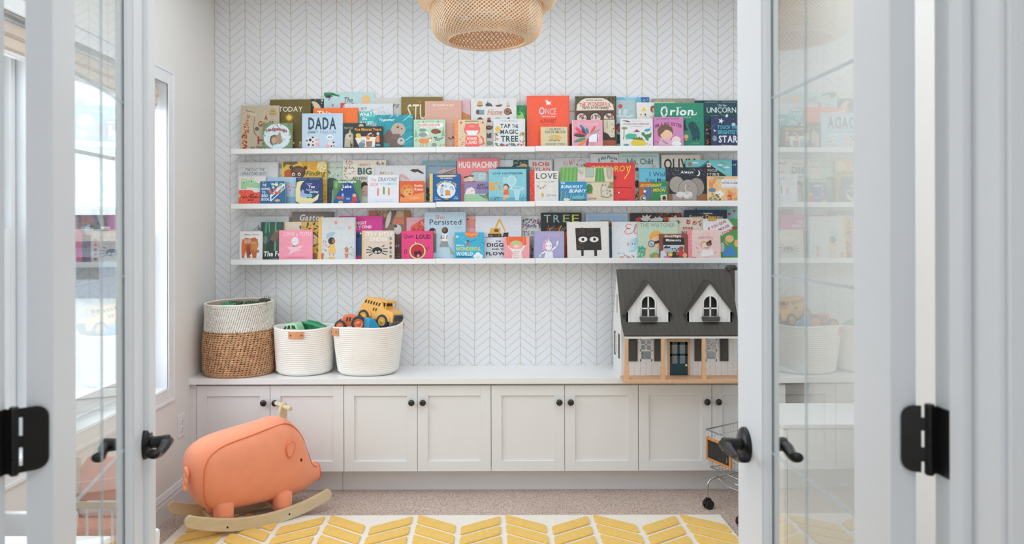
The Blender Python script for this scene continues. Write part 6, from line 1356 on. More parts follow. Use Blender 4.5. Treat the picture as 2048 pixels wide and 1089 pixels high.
B('M', 1, 1672, 150, 1958, 1, 'c9ccce', 'light grey book with rounded orange-red lettering above the red-spined book', [('T', 'BOB', 1720, 178, 1925, 225, 'cf5a32', {'b': 1}), ('T', 'DYLAN', 1698, 240, 1930, 285, 'cf5a32', {'b': 1}), ('R', 1950, 150, 1958, 655, 'a9acae')])
B('M', 1, 895, 417, 1240, 3, '8c7ba2', 'book with a purple sky and pale green sea, tucked behind the aqua bathroom book',
  [('R', 895, 560, 1240, 660, '9fc4a0'), ('L', [(900, 590), (1180, 585)], 4, '7aa884'), ('L', [(900, 620), (1180, 612)], 4, '7aa884'), ('P', [(905, 560), (925, 500), (985, 478), (1025, 510), (1025, 560)], 'dfd3d0'), ('L', [(985, 520), (1028, 515)], 4, '4a3a3c'), ('E', 980, 530, 4, 4, K_), ('T', 'BABY', 1058, 440, 1150, 465, '3c3a5c', {'b': 1}), ('T', 'BELUGA', 1048, 472, 1188, 498, '3c3a5c', {'b': 1}), ('R', 1048, 505, 1190, 508, '6a5f88'), ('P', [(1060, 570), (1140, 580), (1190, 540), (1190, 650), (1150, 620)], '5a7a72'), ('L', [(1150, 590), (1180, 640)], 12, 'd0a04a')])
B('M', 1, 478, 320, 852, 4, '1f5c96', 'square deep blue book with a yellow patterned spine and a white circle',
  [('R', 478, 320, 515, 660, 'dcc06a'), ('D', 482, 330, 510, 650, 26, 4, 'b8963c', 3), ('R', 845, 320, 852, 660, '184a7c'), ('P', [(555, 345), (600, 335), (770, 332), (810, 342), (780, 354), (600, 358)], 'dcc48a'), ('T', 'THE WONDERFUL', 605, 365, 755, 380, 'dfe6ee', {'b': 1}), ('T', 'WIZARD OF OZ', 560, 398, 802, 440, 'e3d27c', {'b': 1, 'a': 48}), ('E', 678, 520, 112, 98, 'dfe4e8'), ('E', 678, 520, 104, 90, 'cbdce8'), ('P', [(610, 470), (640, 440), (650, 475)], '4a5f80'), ('E', 625, 520, 22, 45, 'b0bcc4'), ('E', 690, 535, 26, 22, 'd98a4a'), ('P', [(660, 580), (680, 520), (720, 520), (730, 580)], 'd98a4a'), ('E', 745, 500, 20, 26, 'c4ccd0'), ('L', [(720, 490), (745, 470), (768, 510)], 5, K_), ('E', 670, 470, 22, 16, 'b4c0c8'), ('P', [(605, 585), (625, 560), (650, 585)], '6a7a84'),
   ('R', 645, 618, 715, 650, '2c2c34'), ('R', 655, 626, 705, 634, 'd3a85c'), ('T', 'AN A', 545, 600, 575, 614, 'dfe6ee'), ('T', 'COUNTING', 540, 620, 610, 634, 'dfe6ee'), ('T', 'IN A', 780, 590, 815, 604, 'dfe6ee'), ('T', 'RHYME', 768, 612, 820, 626, 'dfe6ee')], kind='board')
B('M', 1, 1190, 262, 1645, 4, '7fbecb', 'aqua book picturing a small child beside a bathroom basin',
  [('T', 'LOVE YOU FOREVER', 1240, 302, 1600, 326, '1f4658', {'b': 1}), ('T', 'Story by Robert', 1290, 340, 1545, 352, '5a94a4'), ('R', 1190, 600, 1645, 655, '5fa6b8'), ('E', 1465, 405, 58, 66, 'bcd8dc'), ('E', 1465, 405, 48, 56, 'a0ccd4'), ('R', 1360, 355, 1405, 430, 'a4ccd4'), ('E', 1530, 495, 85, 28, 'b4d6dc'), ('E', 1530, 492, 65, 18, '8cc0cc'), ('P', [(1490, 515), (1570, 515), (1550, 640), (1510, 640)], 'a8d0d8'), ('P', [(1200, 425), (1260, 420), (1262, 520), (1205, 525)], 'e39a3c'), ('D', 1270, 420, 1325, 520, 14, 10, 'dfae5c', 4), ('E', 1400, 475, 34, 36, '6a4030'), ('E', 1395, 485, 26, 26, 'e3b08a'), ('P', [(1370, 515), (1425, 510), (1432, 570), (1368, 572)], 'd9663c'), ('L', [(1375, 525), (1300, 545)], 9, 'e3b08a'), ('E', 1400, 595, 42, 20, 'dfae8a'), ('E', 1375, 625, 20, 14, 'd9a078'), ('D', 1200, 590, 1340, 645, 14, 6, '3f7f98', 6), ('D', 1560, 560, 1640, 645, 14, 7, '3f88a0', 8), ('E', 1268, 620, 9, 9, 'b8344c')])
B('M', 1, 1685, 283, 2030, 4, 'd4d3cf', 'white book with a red spine and thin tall black capitals',
  [('R', 1685, 283, 1742, 655, 'd9392c'), ('D', 1690, 290, 1738, 650, 22, 3, 'e8b4a8', 3), ('T', 'LOVE', 1762, 308, 2012, 378, '2f2f31'), ('T', 'to You & Me', 1775, 402, 1985, 422, 'a8a4a0'), ('T', 'Love', 1885, 560, 1995, 590, '8a8684', {'s': .4}), ('E', 1838, 572, 14, 24, 'd9a13f', -20), ('E', 1845, 485, 12, 10, 'd98a4a'), ('L', [(1855, 470), (1880, 455)], 6, '3a3a3a'), ('E', 1782, 470, 16, 12, '9aa4a8'), ('E', 1812, 492, 10, 6, '3a3a3a', -20), ('D', 1770, 440, 2000, 620, 18, 4, '9a9490', 5)])
B('M', 2, 412, 127, 850, 0, 'd3d4d4', 'white book with wavy pink capitals behind the green-curtained book', [('T', 'IN MY', 525, 150, 672, 218, 'd09a96', {'r': 12}), ('L', [(700, 215), (700, 170), (740, 140), (785, 165), (785, 220)], 4, '9a8a88'), ('L', [(700, 150), (745, 158)], 4, 'c4807c'), ('D', 665, 205, 790, 225, 9, 6, '4a3a3a', 4)])
B('M', 2, 852, 80, 1192, 1, 'cfd5da', 'white book with small teal arched words, beside the pale aqua book', [('T', 'the Places', 975, 98, 1175, 140, '1f6a84', {'b': 1, 'a': 14}), ('R', 948, 130, 960, 180, '4a4444'), ('E', 1110, 168, 20, 12, 'a88a5a')])
B('M', 2, 1195, 70, 1685, 1, 'b4cbca', 'pale aqua book with fine black serif lettering, tallest on the middle ledge',
  [('T', 'words by Kyo Maclear . pictures by Julie Morstad', 1230, 98, 1645, 112, '4a5a5c'), ('T', 'Julia, Child', 1280, 132, 1605, 205, '1f2a2c'), ('R', 1675, 70, 1685, 650, '95b0b0'), ('E', 1410, 265, 20, 25, '4a2f48'), ('E', 1420, 340, 22, 26, 'c4b07c'), ('E', 1410, 440, 28, 45, '2f2f33'), ('E', 1415, 560, 26, 40, 'b4a890'), ('E', 1610, 230, 30, 16, 'd0a090'), ('D', 1390, 480, 1430, 640, 14, 8, '3a3a38', 3)])
B('M', 2, 797, 186, 1387, 2, 'd93a3a', 'large glossy red board book with yellow brush lettering',
  [('T', 'CORDUROY', 845, 218, 1320, 290, 'e8c23c', {'s': .15}), ('L', [(1335, 225), (1310, 300), (1262, 375)], 11, 'e8c23c'), ('E', 1140, 365, 26, 26, '7a3a2c'), ('L', [(1120, 490), (1240, 482), (1345, 490)], 7, '8a2434'), ('L', [(1120, 560), (1250, 535)], 6, 'a02a34'), ('E', 1190, 545, 9, 9, 'e3e3e8'), ('T', 'Don', 1190, 615, 1290, 645, '8a2030', {'s': .3})], kind='board')
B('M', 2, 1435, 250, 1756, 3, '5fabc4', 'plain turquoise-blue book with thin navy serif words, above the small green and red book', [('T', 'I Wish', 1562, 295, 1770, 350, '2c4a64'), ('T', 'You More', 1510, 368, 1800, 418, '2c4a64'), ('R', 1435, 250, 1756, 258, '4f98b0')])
B('M', 2, 480, 240, 1125, 3, 'cdc3ad', 'cream book showing green curtains and potted plants in a pale room',
  [('P', [(482, 242), (698, 240), (690, 412), (482, 412)], '6fa85c')] + [('L', [(500 + i * 24, 245), (492 + i * 23, 408)], 4, ('4f8a44', '9ac47c')[i % 2]) for i in range(9)] +
  [('R', 795, 245, 885, 355, 'a3b8a8'), ('L', [(795, 245), (885, 245), (885, 355), (795, 355), (795, 245)], 5, '8a8f80'), ('P', [(915, 250), (1005, 250), (1025, 415), (900, 420)], '5a9a52')] + [('L', [(930 + i * 18, 255), (920 + i * 22, 412)], 4, ('3f7f3f', '8aba6c')[i % 2]) for i in range(5)] +
  [('E', 735, 290, 34, 34, 'b4b8b8'), ('L', [(705, 270), (740, 318), (765, 300)], 5, '7a8a88'), ('R', 700, 345, 780, 395, 'd3c4c4'), ('E', 1080, 300, 40, 80, 'b8ab98'), ('L', [(1050, 260), (1065, 380)], 6, '9a8a74'), ('L', [(1100, 260), (1095, 380)], 6, '9a8a74'), ('R', 720, 415, 1120, 424, 'b8a98c'), ('E', 835, 500, 40, 58, '3f7f3f'), ('R', 800, 545, 872, 556, 'a8683c'), ('P', [(1050, 490), (1080, 430), (1122, 415), (1122, 495)], '8a8450'),
   ('L', [(980, 590), (975, 500), (1000, 440)], 8, '8a9080'), ('L', [(975, 590), (1050, 605), (1110, 580)], 10, '8f958c'), ('D', 970, 440, 1100, 600, 18, 10, '9aa090', 4), ('T', 'ome', 815, 595, 915, 628, 'b8603c', {'s': .3})], th=.008)
B('M', 2, 475, 414, 803, 4, '2a84b4', 'small bright blue board book with slanted white capitals over green reeds',
  [('T', 'THE', 490, 420, 540, 440, 'dfeaf0', {'b': 1}), ('T', 'RUNAWAY', 492, 455, 745, 492, 'dfeaf0', {'b': 1, 's': .35}), ('T', 'BUNNY', 588, 505, 790, 545, 'dfeaf0', {'b': 1, 's': .35})] + [('L', [(490 + i * 22, 640), (505 + i * 24, 520 + (i * 37) % 60)], 5, ('8ab85a', '4f9a5a', 'c4c46a')[i % 3]) for i in range(12)] + [('E', 700, 605, 80, 24, '6aa8c0'), ('E', 560, 630, 40, 16, 'dcd8c4'), ('R', 640, 628, 800, 645, '3a5a3c'), ('D', 490, 500, 560, 560, 8, 6, 'd9704a', 3)], kind='board')
B('M', 2, 1432, 417, 1776, 4, '2f7a44', 'small green and brick-red board book with slanted yellow lettering',
  [('P', [(1432, 417), (1590, 417), (1590, 600), (1500, 650), (1432, 650)], 'a8542e'), ('P', [(1500, 500), (1540, 460), (1540, 620), (1500, 640)], '2a6aa0'), ('P', [(1550, 450), (1582, 445), (1582, 610), (1550, 620)], '2a6aa0'), ('E', 1502, 530, 16, 16, 'e3dcd0'), ('T', 'GOODNIGHT', 1445, 438, 1700, 475, 'e3c03c', {'b': 1, 's': .3}), ('T', 'MOON', 1600, 495, 1745, 532, 'e3c03c', {'b': 1, 's': .3}), ('E', 1482, 615, 34, 34, 'd9c45c'), ('E', 1482, 615, 26, 26, '35558c'), ('E', 1490, 612, 12, 12, 'dfe0e4'), ('R', 1690, 470, 1760, 500, '3f9aa8'), ('P', [(1690, 575), (1765, 568), (1768, 645), (1695, 645)], 'c9c4b8'), ('E', 1735, 615, 22, 30, K_), ('E', 1740, 640, 20, 12, 'd9703c'), ('D', 1690, 545, 1765, 560, 4, 5, '8fc4a0', 3)], kind='board')
B('M', 3, 742, 92, 1222, 1, 'd9d3c8', 'off-white book with huge dark brown capitals, behind the elephant book', [('T', 'OLIVIA', 772, 135, 1190, 262, '3a3430', {'b': 1}), ('R', 742, 92, 750, 650, 'c4b4a8'), ('R', 1214, 92, 1222, 650, 'a8a298')])
B('M', 3, 1585, 155, 1712, 1, '1c4470', 'narrow navy blue book at the right end of the middle ledge', [('T', 'ed', 1600, 190, 1640, 220, 'b4c8dc', {'s': .2}), ('D', 1590, 235, 1640, 255, 5, 3, '6a90b4', 3)])
B('M', 3, 1035, 153, 1592, 2, '72bcc0', 'teal book with a dark diagonal band, behind the orange story book at the right',
  [('P', [(1195, 240), (1310, 155), (1315, 200), (1545, 360), (1545, 420), (1200, 420)], '242e30'), ('P', [(1190, 240), (1300, 165), (1312, 180), (1225, 245)], '2f7f92'), ('E', 1088, 200, 26, 26, '9a7a5c'), ('E', 1150, 186, 40, 8, 'dfe8e8'), ('E', 1440, 215, 40, 8, 'dfe8e8'), ('E', 1530, 240, 36, 7, 'dfe8e8'), ('R', 1292, 190, 1335, 238, 'e4dcd0'), ('E', 1313, 215, 16, 12, 'b8543c'), ('T', 'CONNECTED', 1390, 232, 1520, 252, '2f7f92', {'r': -33}), ('T', 'IN FOCUS', 1255, 262, 1415, 292, 'e0e0dc'), ('T', 'CITIES', 1240, 308, 1440, 342, 'd8d4c4'), ('L', [(1450, 180), (1480, 190), (1530, 205)], 3, '3a5a64')])
EL = [('D', 800, 245, 1280, 345, 60, 3, 'b8bcc8', 3)]
B('M', 3, 794, 240, 1290, 3, '20242f', 'dark starry book with two grey elephants embracing',
  EL + [('R', 790, 410, 830, 650, '7a5a48'), ('P', [(800, 650), (815, 560), (1290, 560), (1290, 650)], '8a6040'), ('T', 'Always', 972, 282, 1125, 320, 'e0e0e0', {'b': 1, 's': .25}), ('E', 1180, 312, 28, 36, 'dcdcdc'), ('E', 1166, 306, 26, 34, '20242f'),
   ('E', 925, 450, 92, 105, K_), ('E', 925, 450, 88, 100, '9c948e'), ('E', 1160, 480, 98, 115, K_), ('E', 1160, 480, 94, 111, '8f8781'), ('E', 1060, 520, 122, 135, K_), ('E', 1060, 520, 118, 131, '9c948e'), ('R', 870, 560, 1160, 655, '9c948e'), ('E', 970, 570, 56, 36, 'cfccc8'), ('E', 1055, 575, 60, 44, 'cfccc8'), ('L', [(1025, 450), (1020, 500), (1050, 560), (1100, 545)], 14, 'cfccc8'), ('L', [(1022, 448), (1012, 500), (1040, 560)], 4, K_), ('E', 1065, 468, 6, 6, K_), ('L', [(990, 580), (1000, 640)], 4, K_), ('L', [(1060, 610), (1100, 590)], 4, K_)])
B('M', 3, 1292, 348, 1706, 4, 'd9b98c', 'orange and cream painted storybook with a white title plate, right of the elephant book',
  [('E', 1350, 440, 40, 70, 'd08a5c'), ('E', 1390, 470, 30, 40, 'e0b080'), ('E', 1345, 390, 16, 34, 'dca070'), ('E', 1385, 385, 14, 30, 'd4905c'), ('E', 1350, 515, 44, 26, '5f7f98'), ('P', [(1380, 540), (1450, 520), (1500, 560), (1440, 615)], 'e3dccf'), ('D', 1310, 560, 1450, 640, 24, 12, '8a9468', 3), ('E', 1560, 560, 40, 50, 'd98a54'), ('E', 1560, 605, 30, 34, 'c8443c'), ('E', 1625, 590, 26, 50, 'd9985c'), ('D', 1520, 490, 1640, 640, 18, 14, 'dfae7c', 5), ('E', 1440, 370, 60, 14, '9aa078'),
   ('R', 1462, 385, 1690, 485, 'dcdce0'), ('T', 'THE TALE OF', 1490, 395, 1640, 408, '8a8a94'), ('T', 'PETER RABBIT', 1472, 418, 1682, 440, '5a5a68', {'b': 1}), ('R', 1480, 465, 1640, 468, 'a8a8b0')])
# ---- bottom ledge
B('L', 0, 165, 140, 707, 1, 'c3c6c8', 'pale grey book with a little black script, behind the bear board book', [('L', [(275, 310), (320, 280), (350, 245)], 5, '3a3a3c'), ('L', [(330, 300), (360, 285)], 6, '3a3a3c'), ('T', 'hi', 330, 250, 372, 305, '4a4a4c', {'s': .3})])
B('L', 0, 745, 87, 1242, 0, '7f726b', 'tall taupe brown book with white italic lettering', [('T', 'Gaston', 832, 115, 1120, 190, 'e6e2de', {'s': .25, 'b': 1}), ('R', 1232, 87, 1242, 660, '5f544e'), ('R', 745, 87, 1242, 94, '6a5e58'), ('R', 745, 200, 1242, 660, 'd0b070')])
B('L', 0, 580, 206, 866, 2, 'd9cbb6', 'plain cream book above the pink tutu book', [('E', 850, 270, 14, 22, '5a4a3c'), ('R', 858, 206, 866, 660, 'b8a890')])
B('L', 0, 370, 206, 640, 3, '2c5146', 'dark green forest book with white hand lettering, next to the bear board book',
  [('L', [(440, 210), (430, 340)], 22, '3f8a6a'), ('L', [(470, 210), (475, 330)], 10, '5aa884'), ('L', [(550, 210), (545, 560)], 16, '6a9a7c'), ('L', [(400, 210), (395, 400)], 16, '1f3a34'), ('E', 560, 360, 28, 60, '8a7a5c'), ('E', 540, 390, 40, 70, '6f5a44', 30), ('P', [(430, 560), (450, 470), (490, 420), (530, 440), (520, 580)], '24302e'), ('R', 370, 560, 640, 660, '20342f'), ('E', 425, 420, 26, 50, '5c7a68'), ('T', 'The Forest', 405, 560, 745, 620, 'dfe6e0', {'b': 1, 's': .1}), ('T', 'A book', 485, 640, 580, 652, 'a8b8b0')])
B('L', 0, 118, 320, 390, 4, 'd9d9da', 'thick white board book with a red-brown collage bear, leftmost on the bottom ledge',
  [('T', 'Bill Martin Jr / Eric Carle', 170, 352, 345, 366, '5a4a44', {'b': 1}), ('P', [(140, 480), (150, 420), (195, 398), (245, 408), (300, 392), (335, 420), (345, 480), (330, 520), (320, 640), (275, 645), (270, 600), (255, 560), (235, 600), (255, 635), (210, 642), (195, 560), (180, 600), (175, 640), (148, 640), (142, 580)], 'b8602e'), ('P', [(140, 480), (152, 430), (185, 410), (190, 500), (175, 620), (150, 620)], 'd06a34'), ('P', [(200, 500), (240, 480), (250, 600), (215, 635)], '8a4428'), ('P', [(255, 450), (330, 430), (345, 500), (310, 560), (265, 540)], 'c08040'), ('E', 330, 560, 26, 20, 'a8685c'), ('E', 250, 580, 10, 14, '5a2c20'),
   ('T', 'Brown Bear,', 178, 416, 258, 430, 'ece6dc', {'b': 1}), ('T', 'Brown Bear,', 178, 434, 258, 448, 'ece6dc', {'b': 1}), ('T', 'What Do You See?', 178, 452, 308, 466, 'ece6dc', {'b': 1})], kind='board', spine='cfcfd0')
B('L', 0, 866, 206, 1180, 2, 'd3ab52', 'yellow book patterned with green leaves and pink flowers, mostly hidden', leafy(880, 225, 1085, 300, 9, 3, ('4a4a30', '3f4a38'), r=20) + leafy(1000, 310, 1070, 600, 12, 4, ('6a4a2c', '3f4a38'), r=20) + [('D', 880, 220, 1085, 320, 8, 10, 'd06a6a', 5), ('E', 1020, 420, 26, 60, 'dccaae'), ('E', 1010, 400, 7, 7, K_), ('R', 1000, 585, 1050, 660, '8a6a50')])
B('L', 0, 592, 306, 995, 4, 'e893a6', 'square pink book with a small white ballet figure',
  [('T', 'LOVE a TUTU', 648, 330, 975, 375, 'f0c4cc', {'b': 1}), ('E', 785, 438, 44, 48, 'dfdfe4'), ('L', [(755, 425), (820, 412)], 3, 'a8a8b0'), ('L', [(750, 445), (825, 436)], 3, 'a8a8b0'), ('L', [(755, 462), (815, 460)], 3, 'a8a8b0'), ('P', [(765, 488), (775, 500), (805, 500), (812, 488), (825, 535), (800, 545), (765, 540)], '3f3840'), ('P', [(690, 500), (760, 510), (870, 490), (880, 505), (830, 535), (880, 545), (800, 560), (690, 610), (740, 550), (700, 530)], 'e3bcc8'), ('E', 800, 632, 130, 8, 'dd7a8e')])
B('L', 1, -258, 68, 245, 0, '8a7464', 'tall collage book of striped and patterned shapes, brown at its foot',
  [('P', [(-255, 70), (-180, 75), (-150, 200), (-170, 240), (-255, 110)], 'b86a54'), ('P', [(-150, 70), (-40, 70), (-30, 130), (-80, 170), (-130, 120)], 'b8a080'), ('D', -150, 75, -40, 130, 60, 5, '7a6440', 3), ('P', [(-20, 68), (80, 68), (25, 235), (-10, 235)], '4c4c4a')] + [('L', [(-15 + i * 14, 72), (-8 + i * 8, 225)], 3, '8f8f88') for i in range(6)] + [('P', [(80, 72), (165, 72), (178, 235), (25, 235)], 'c87a62'), ('R', 80, 75, 165, 145, 'b4a888'), ('R', 170, 72, 243, 660, '9c6a48'), ('P', [(-130, 300), (-100, 140), (-60, 300)], 'b09898'), ('E', -20, 180, 26, 110, 'd8ccc4', 15), ('E', 95, 300, 44, 62, 'd3d0d0'), ('E', 100, 345, 34, 20, '3a3034'), ('E', 70, 260, 20, 14, '4a4448'),
   ('R', -258, 335, 240, 660, '6d594e'), ('E', 95, 318, 42, 40, 'd3d0d0'), ('T', 'et toi', 60, 465, 200, 512, 'dcd4cc', {'s': .25}), ('T', 'OLIVER', 68, 590, 125, 604, 'a89c90'), ('T', 'POWER', 68, 622, 125, 636, 'a89c90')])
B('L', 0, 1310, 135, 1846, 1, 'd03f92', 'vivid magenta book with chunky white lettering and a blue creature',
  [('T', 'GOODNIGHT', 1390, 200, 1645, 238, 'ecdfe6', {'b': 1}), ('T', 'EVERYONE', 1400, 248, 1705, 284, 'ecdfe6', {'b': 1}), ('T', 'Chris', 1515, 292, 1572, 304, 'ecdfe6'), ('P', [(1510, 610), (1512, 350), (1550, 325), (1590, 335), (1610, 400), (1610, 610)], '35599c'), ('E', 1548, 350, 24, 14, '24406f'), ('E', 1545, 380, 30, 16, '1c3358'), ('E', 1575, 345, 12, 12, 'e0e4ea'), ('R', 1512, 520, 1610, 612, '3a5488'), ('R', 1836, 135, 1846, 655, 'a82f76')])
B('L', 0, 1065, 152, 1515, 3, 'c9cccf', 'silver grey book with a yellow spine and a child in a yellow dress',
  [('R', 1065, 152, 1108, 660, 'd9b46a'), ('T', 'I LOVE YOU', 1150, 172, 1450, 235, 'd3c8c0', {'b': 1}), ('T', 'Rosalind', 1190, 255, 1380, 298, 'b4c0cc', {'s': .1}), ('E', 1440, 275, 24, 20, 'd9a8a0'), ('E', 1275, 215, 18, 24, 'd09a90'), ('P', [(1160, 415), (1168, 350), (1215, 325), (1275, 335), (1240, 375), (1190, 395)], '9ab4c4'), ('E', 1225, 435, 42, 44, '2c3834'), ('E', 1250, 438, 20, 28, 'a86a4c'), ('P', [(1200, 480), (1262, 470), (1275, 590), (1185, 590)], 'dfb45c'), ('L', [(1205, 500), (1180, 515)], 9, 'a86a4c'), ('L', [(1205, 590), (1203, 612)], 7, 'a86a4c'), ('L', [(1245, 590), (1247, 612)], 7, 'a86a4c'), ('E', 1225, 640, 45, 14, 'dfb45c'),
   ('P', [(1100, 585), (1135, 585), (1125, 658), (1105, 658)], 'c9604c'), ('P', [(1385, 590), (1430, 590), (1420, 640), (1395, 640)], 'd9704c'), ('E', 1408, 545, 20, 34, 'd86a5c')] + leafy(1108, 430, 1170, 560, 18, 3, ('c9604c', '7a9a8a', '9aa8ac')) + leafy(1380, 500, 1500, 620, 20, 5, ('7aa07c', '8fb08a')) + [('D', 1340, 420, 1480, 480, 20, 5, 'dcdfe4', 4), ('R', 1505, 152, 1515, 660, 'a8abae')])
B('L', 0, 1590, 311, 1982, 4, 'cfc0b2', 'beige board book with a black spider and a column of coloured dots',
  [('R', 1590, 311, 1612, 660, 'd9b86a'), ('T', 'ITSY BITSY', 1638, 332, 1965, 375, 'e4ddd4', {'b': 1}), ('T', 'SPIDER', 1690, 392, 1905, 438, 'e4ddd4', {'b': 1}), ('E', 1775, 552, 62, 42, '2a2624'), ('E', 1760, 572, 16, 16, 'e3e3e3'), ('E', 1800, 567, 13, 13, 'e3e3e3'), ('E', 1761, 574, 8, 8, K_), ('E', 1800, 569, 7, 7, K_), ('L', [(1715, 525), (1670, 505)], 10, '2a2624'), ('L', [(1705, 545), (1645, 540)], 10, '2a2624'), ('L', [(1708, 568), (1645, 575)], 10, '2a2624'), ('L', [(1718, 590), (1678, 612)], 10, '2a2624'), ('L', [(1832, 505), (1860, 490)], 10, '2a2624'), ('L', [(1845, 532), (1898, 530)], 10, '2a2624'), ('L', [(1845, 560), (1900, 568)], 10, '2a2624'), ('L', [(1835, 582), (1885, 602)], 10, '2a2624')] +
  [('E', 1937, y, 15, 18, c) for y, c in ((408, '5a9a8a'), (465, 'd86a3c'), (518, '2c5a7c'), (570, '7a9a84'), (622, '6a6a3c'))] + [('R', 1700, 450, 1850, 453, 'bfae9e')], kind='board')
B('L', 1, 200, 152, 480, 1, 'd4a2ae', 'pink book with a coral heart shape, between the collage and pale blue books', [('P', [(245, 320), (255, 260), (310, 225), (360, 190), (415, 165), (430, 180), (430, 320)], 'd85a50'), ('T', 'You', 368, 200, 440, 250, 'ecdcd8', {'s': .3}), ('D', 270, 240, 400, 310, 20, 14, 'e0685c', 3)])
B('L', 1, 140, 315, 520, 4, 'd93f7a', 'square hot pink book with a wide open shouting mouth',
  [('T', 'Quiet', 165, 352, 285, 412, '2f1f28', {'s': .1}), ('T', 'LOUD', 315, 358, 492, 408, '2f1f28', {'b': 1}), ('E', 332, 560, 105, 102, K_), ('E', 332, 560, 101, 98, 'dfc48c'), ('E', 332, 558, 82, 82, K_), ('E', 332, 558, 78, 78, 'b8283c'), ('P', [(290, 575), (310, 550), (332, 565), (355, 548), (385, 575), (375, 620), (332, 636), (300, 620)], '4a1828'), ('E', 342, 615, 17, 18, 'e88a98'), ('P', [(300, 462), (308, 440), (318, 462)], 'dfc48c'), ('L', [(185, 535), (175, 565), (182, 600)], 5, '4a1828'), ('L', [(205, 540), (197, 565), (203, 588)], 5, '4a1828'), ('L', [(430, 515), (448, 540), (450, 550)], 5, '4a1828'), ('L', [(460, 508), (475, 530)], 5, '4a1828'), ('T', 'Leslie', 408, 645, 455, 653, '6a1838')])
B('L', 1, 840, 132, 1290, 1, 'dba6a6', 'coral pink book with dark capitals, showing as a strip beside the excavator book', [('T', 'FLA', 925, 165, 1060, 225, '4a3440', {'b': 1}), ('T', 'FL', 965, 240, 1035, 275, '6a2f34', {'b': 1}), ('E', 975, 225, 60, 60, 'd98a84'), ('R', 840, 132, 1290, 138, 'c96a64')])
B('L', 1, 415, 87, 920, 2, 'b4cbd9', 'tall pale blue book with a girl in a grey skirt and a serif title',
  [('T', 'She', 540, 122, 655, 172, 'd07a7c', {'s': .05}), ('T', 'Persisted', 478, 172, 860, 240, '3a4654'), ('T', 'American Women', 752, 262, 870, 274, '8fa4b4'), ('T', 'Who Changed', 780, 280, 850, 290, '8fa4b4'), ('E', 512, 318, 42, 40, '35353a'), ('E', 540, 330, 16, 22, 'c49878'), ('P', [(500, 350), (560, 350), (560, 575), (520, 580)], '6f7a72'), ('E', 662, 308, 38, 40, '352a2c'), ('E', 655, 300, 26, 30, '7d5440'), ('P', [(622, 350), (690, 345), (695, 440), (630, 440)], 'e3ddd8'), ('L', [(625, 365), (612, 400), (650, 405)], 9, '7d5440'), ('L', [(690, 365), (680, 410)], 9, '7d5440'), ('E', 650, 380, 14, 20, 'b8c4d0'), ('P', [(615, 440), (695, 440), (712, 510), (595, 512)], '8a948e'), ('L', [(632, 512), (635, 570)], 7, 'c4ccd0'), ('L', [(672, 512), (675, 570)], 7, 'c4ccd0'), ('P', [(715, 490), (760, 560), (780, 600), (730, 600)], 'a3b08a'), ('E', 770, 420, 18, 50, 'd8b894'), ('R', 910, 87, 920, 655, '8fa6b4'), ('T', 'by Chelsea', 540, 630, 640, 642, '6a7a88')])
B('L', 1, 1590, 135, 1900, 0, 'd0d0d0', 'white book with small blue and red flowers, left of the dark tree book', [('D', 1595, 165, 1820, 290, 34, 8, 'b8404c', 3), ('D', 1600, 170, 1820, 270, 34, 12, '5f8098', 4), ('D', 1600, 165, 1820, 260, 20, 7, '35506a', 5), ('T', "LET'S PLAY", 1540, 318, 1860, 368, '3a3a40'), ('R', 1680, 380, 1730, 650, '9a9896'), ('D', 1682, 500, 1728, 640, 14, 8, '4a4a48', 6)])
B('L', 1, 1030, 133, 1586, 2, 'd0d3dc', 'white book with a yellow excavator above thick black capitals',
  [('P', [(1190, 350), (1205, 318), (1212, 285), (1265, 278), (1320, 275), (1335, 290), (1335, 350)], 'd9a54a'), ('P', [(1262, 278), (1310, 170), (1330, 172), (1400, 325), (1385, 330), (1320, 200), (1285, 280)], 'd9a54a'), ('R', 1258, 292, 1308, 328, '6a4a2c'), ('P', [(1355, 385), (1375, 335), (1430, 335), (1425, 382)], '3a3430'), ('R', 1183, 350, 1345, 385, '3a3430'), ('D', 1195, 360, 1335, 378, 6, 9, '8a8078', 3), ('L', [(1145, 390), (1430, 386)], 8, '4a423c'), ('E', 1358, 345, 10, 16, 'b4b8c0'),
   ('T', 'THE', 1275, 430, 1338, 450, '2a2c30', {'b': 1}), ('T', 'DIGGER', 1168, 462, 1460, 506, '1f2022', {'b': 1}), ('T', 'AND THE', 1225, 524, 1400, 544, '2a2c30', {'b': 1}), ('T', 'FLOWER', 1158, 566, 1480, 608, '1f2022', {'b': 1}), ('L', [(1430, 330), (1580, 315)], 2, 'b0b4c0'), ('R', 1030, 385, 1135, 655, 'b8babf')])
B('L', 1, 780, 333, 1137, 4, '3fa8c8', 'bright sky blue square board book with an orange sun at its top edge',
  [('E', 982, 345, 78, 54, 'e3743c'), ('L', [(905, 340), (930, 362), (955, 350), (982, 370), (1010, 350), (1035, 362), (1058, 340)], 9, 'e8b060'), ('E', 935, 470, 16, 22, 'd8503e'), ('E', 940, 436, 18, 8, K_), ('L', [(880, 430), (925, 460)], 7, '7fd0e0'), ('L', [(955, 455), (1035, 420)], 7, '2f7fa0'), ('T', 'WHAT A', 795, 478, 890, 500, 'dfeef0', {'b': 1}), ('T', 'WONDERFUL', 795, 508, 1095, 552, 'd8d06a', {'b': 1}), ('T', 'WORLD', 798, 568, 1000, 610, 'dfeef0', {'b': 1}), ('R', 797, 618, 980, 634, '1f6f98'), ('E', 1062, 622, 58, 34, 'dfe6ea'), ('E', 1060, 598, 30, 26, 'dfe6ea'), ('L', [(1040, 628), (1062, 636), (1082, 622)], 3, '4a5a60'), ('E', 810, 385, 20, 14, 'a8dce0'), ('D', 850, 350, 900, 420, 8, 8, '5fc0d8', 3), ('D', 1060, 370, 1130, 480, 8, 6, '2f8fb4', 4)], kind='board')
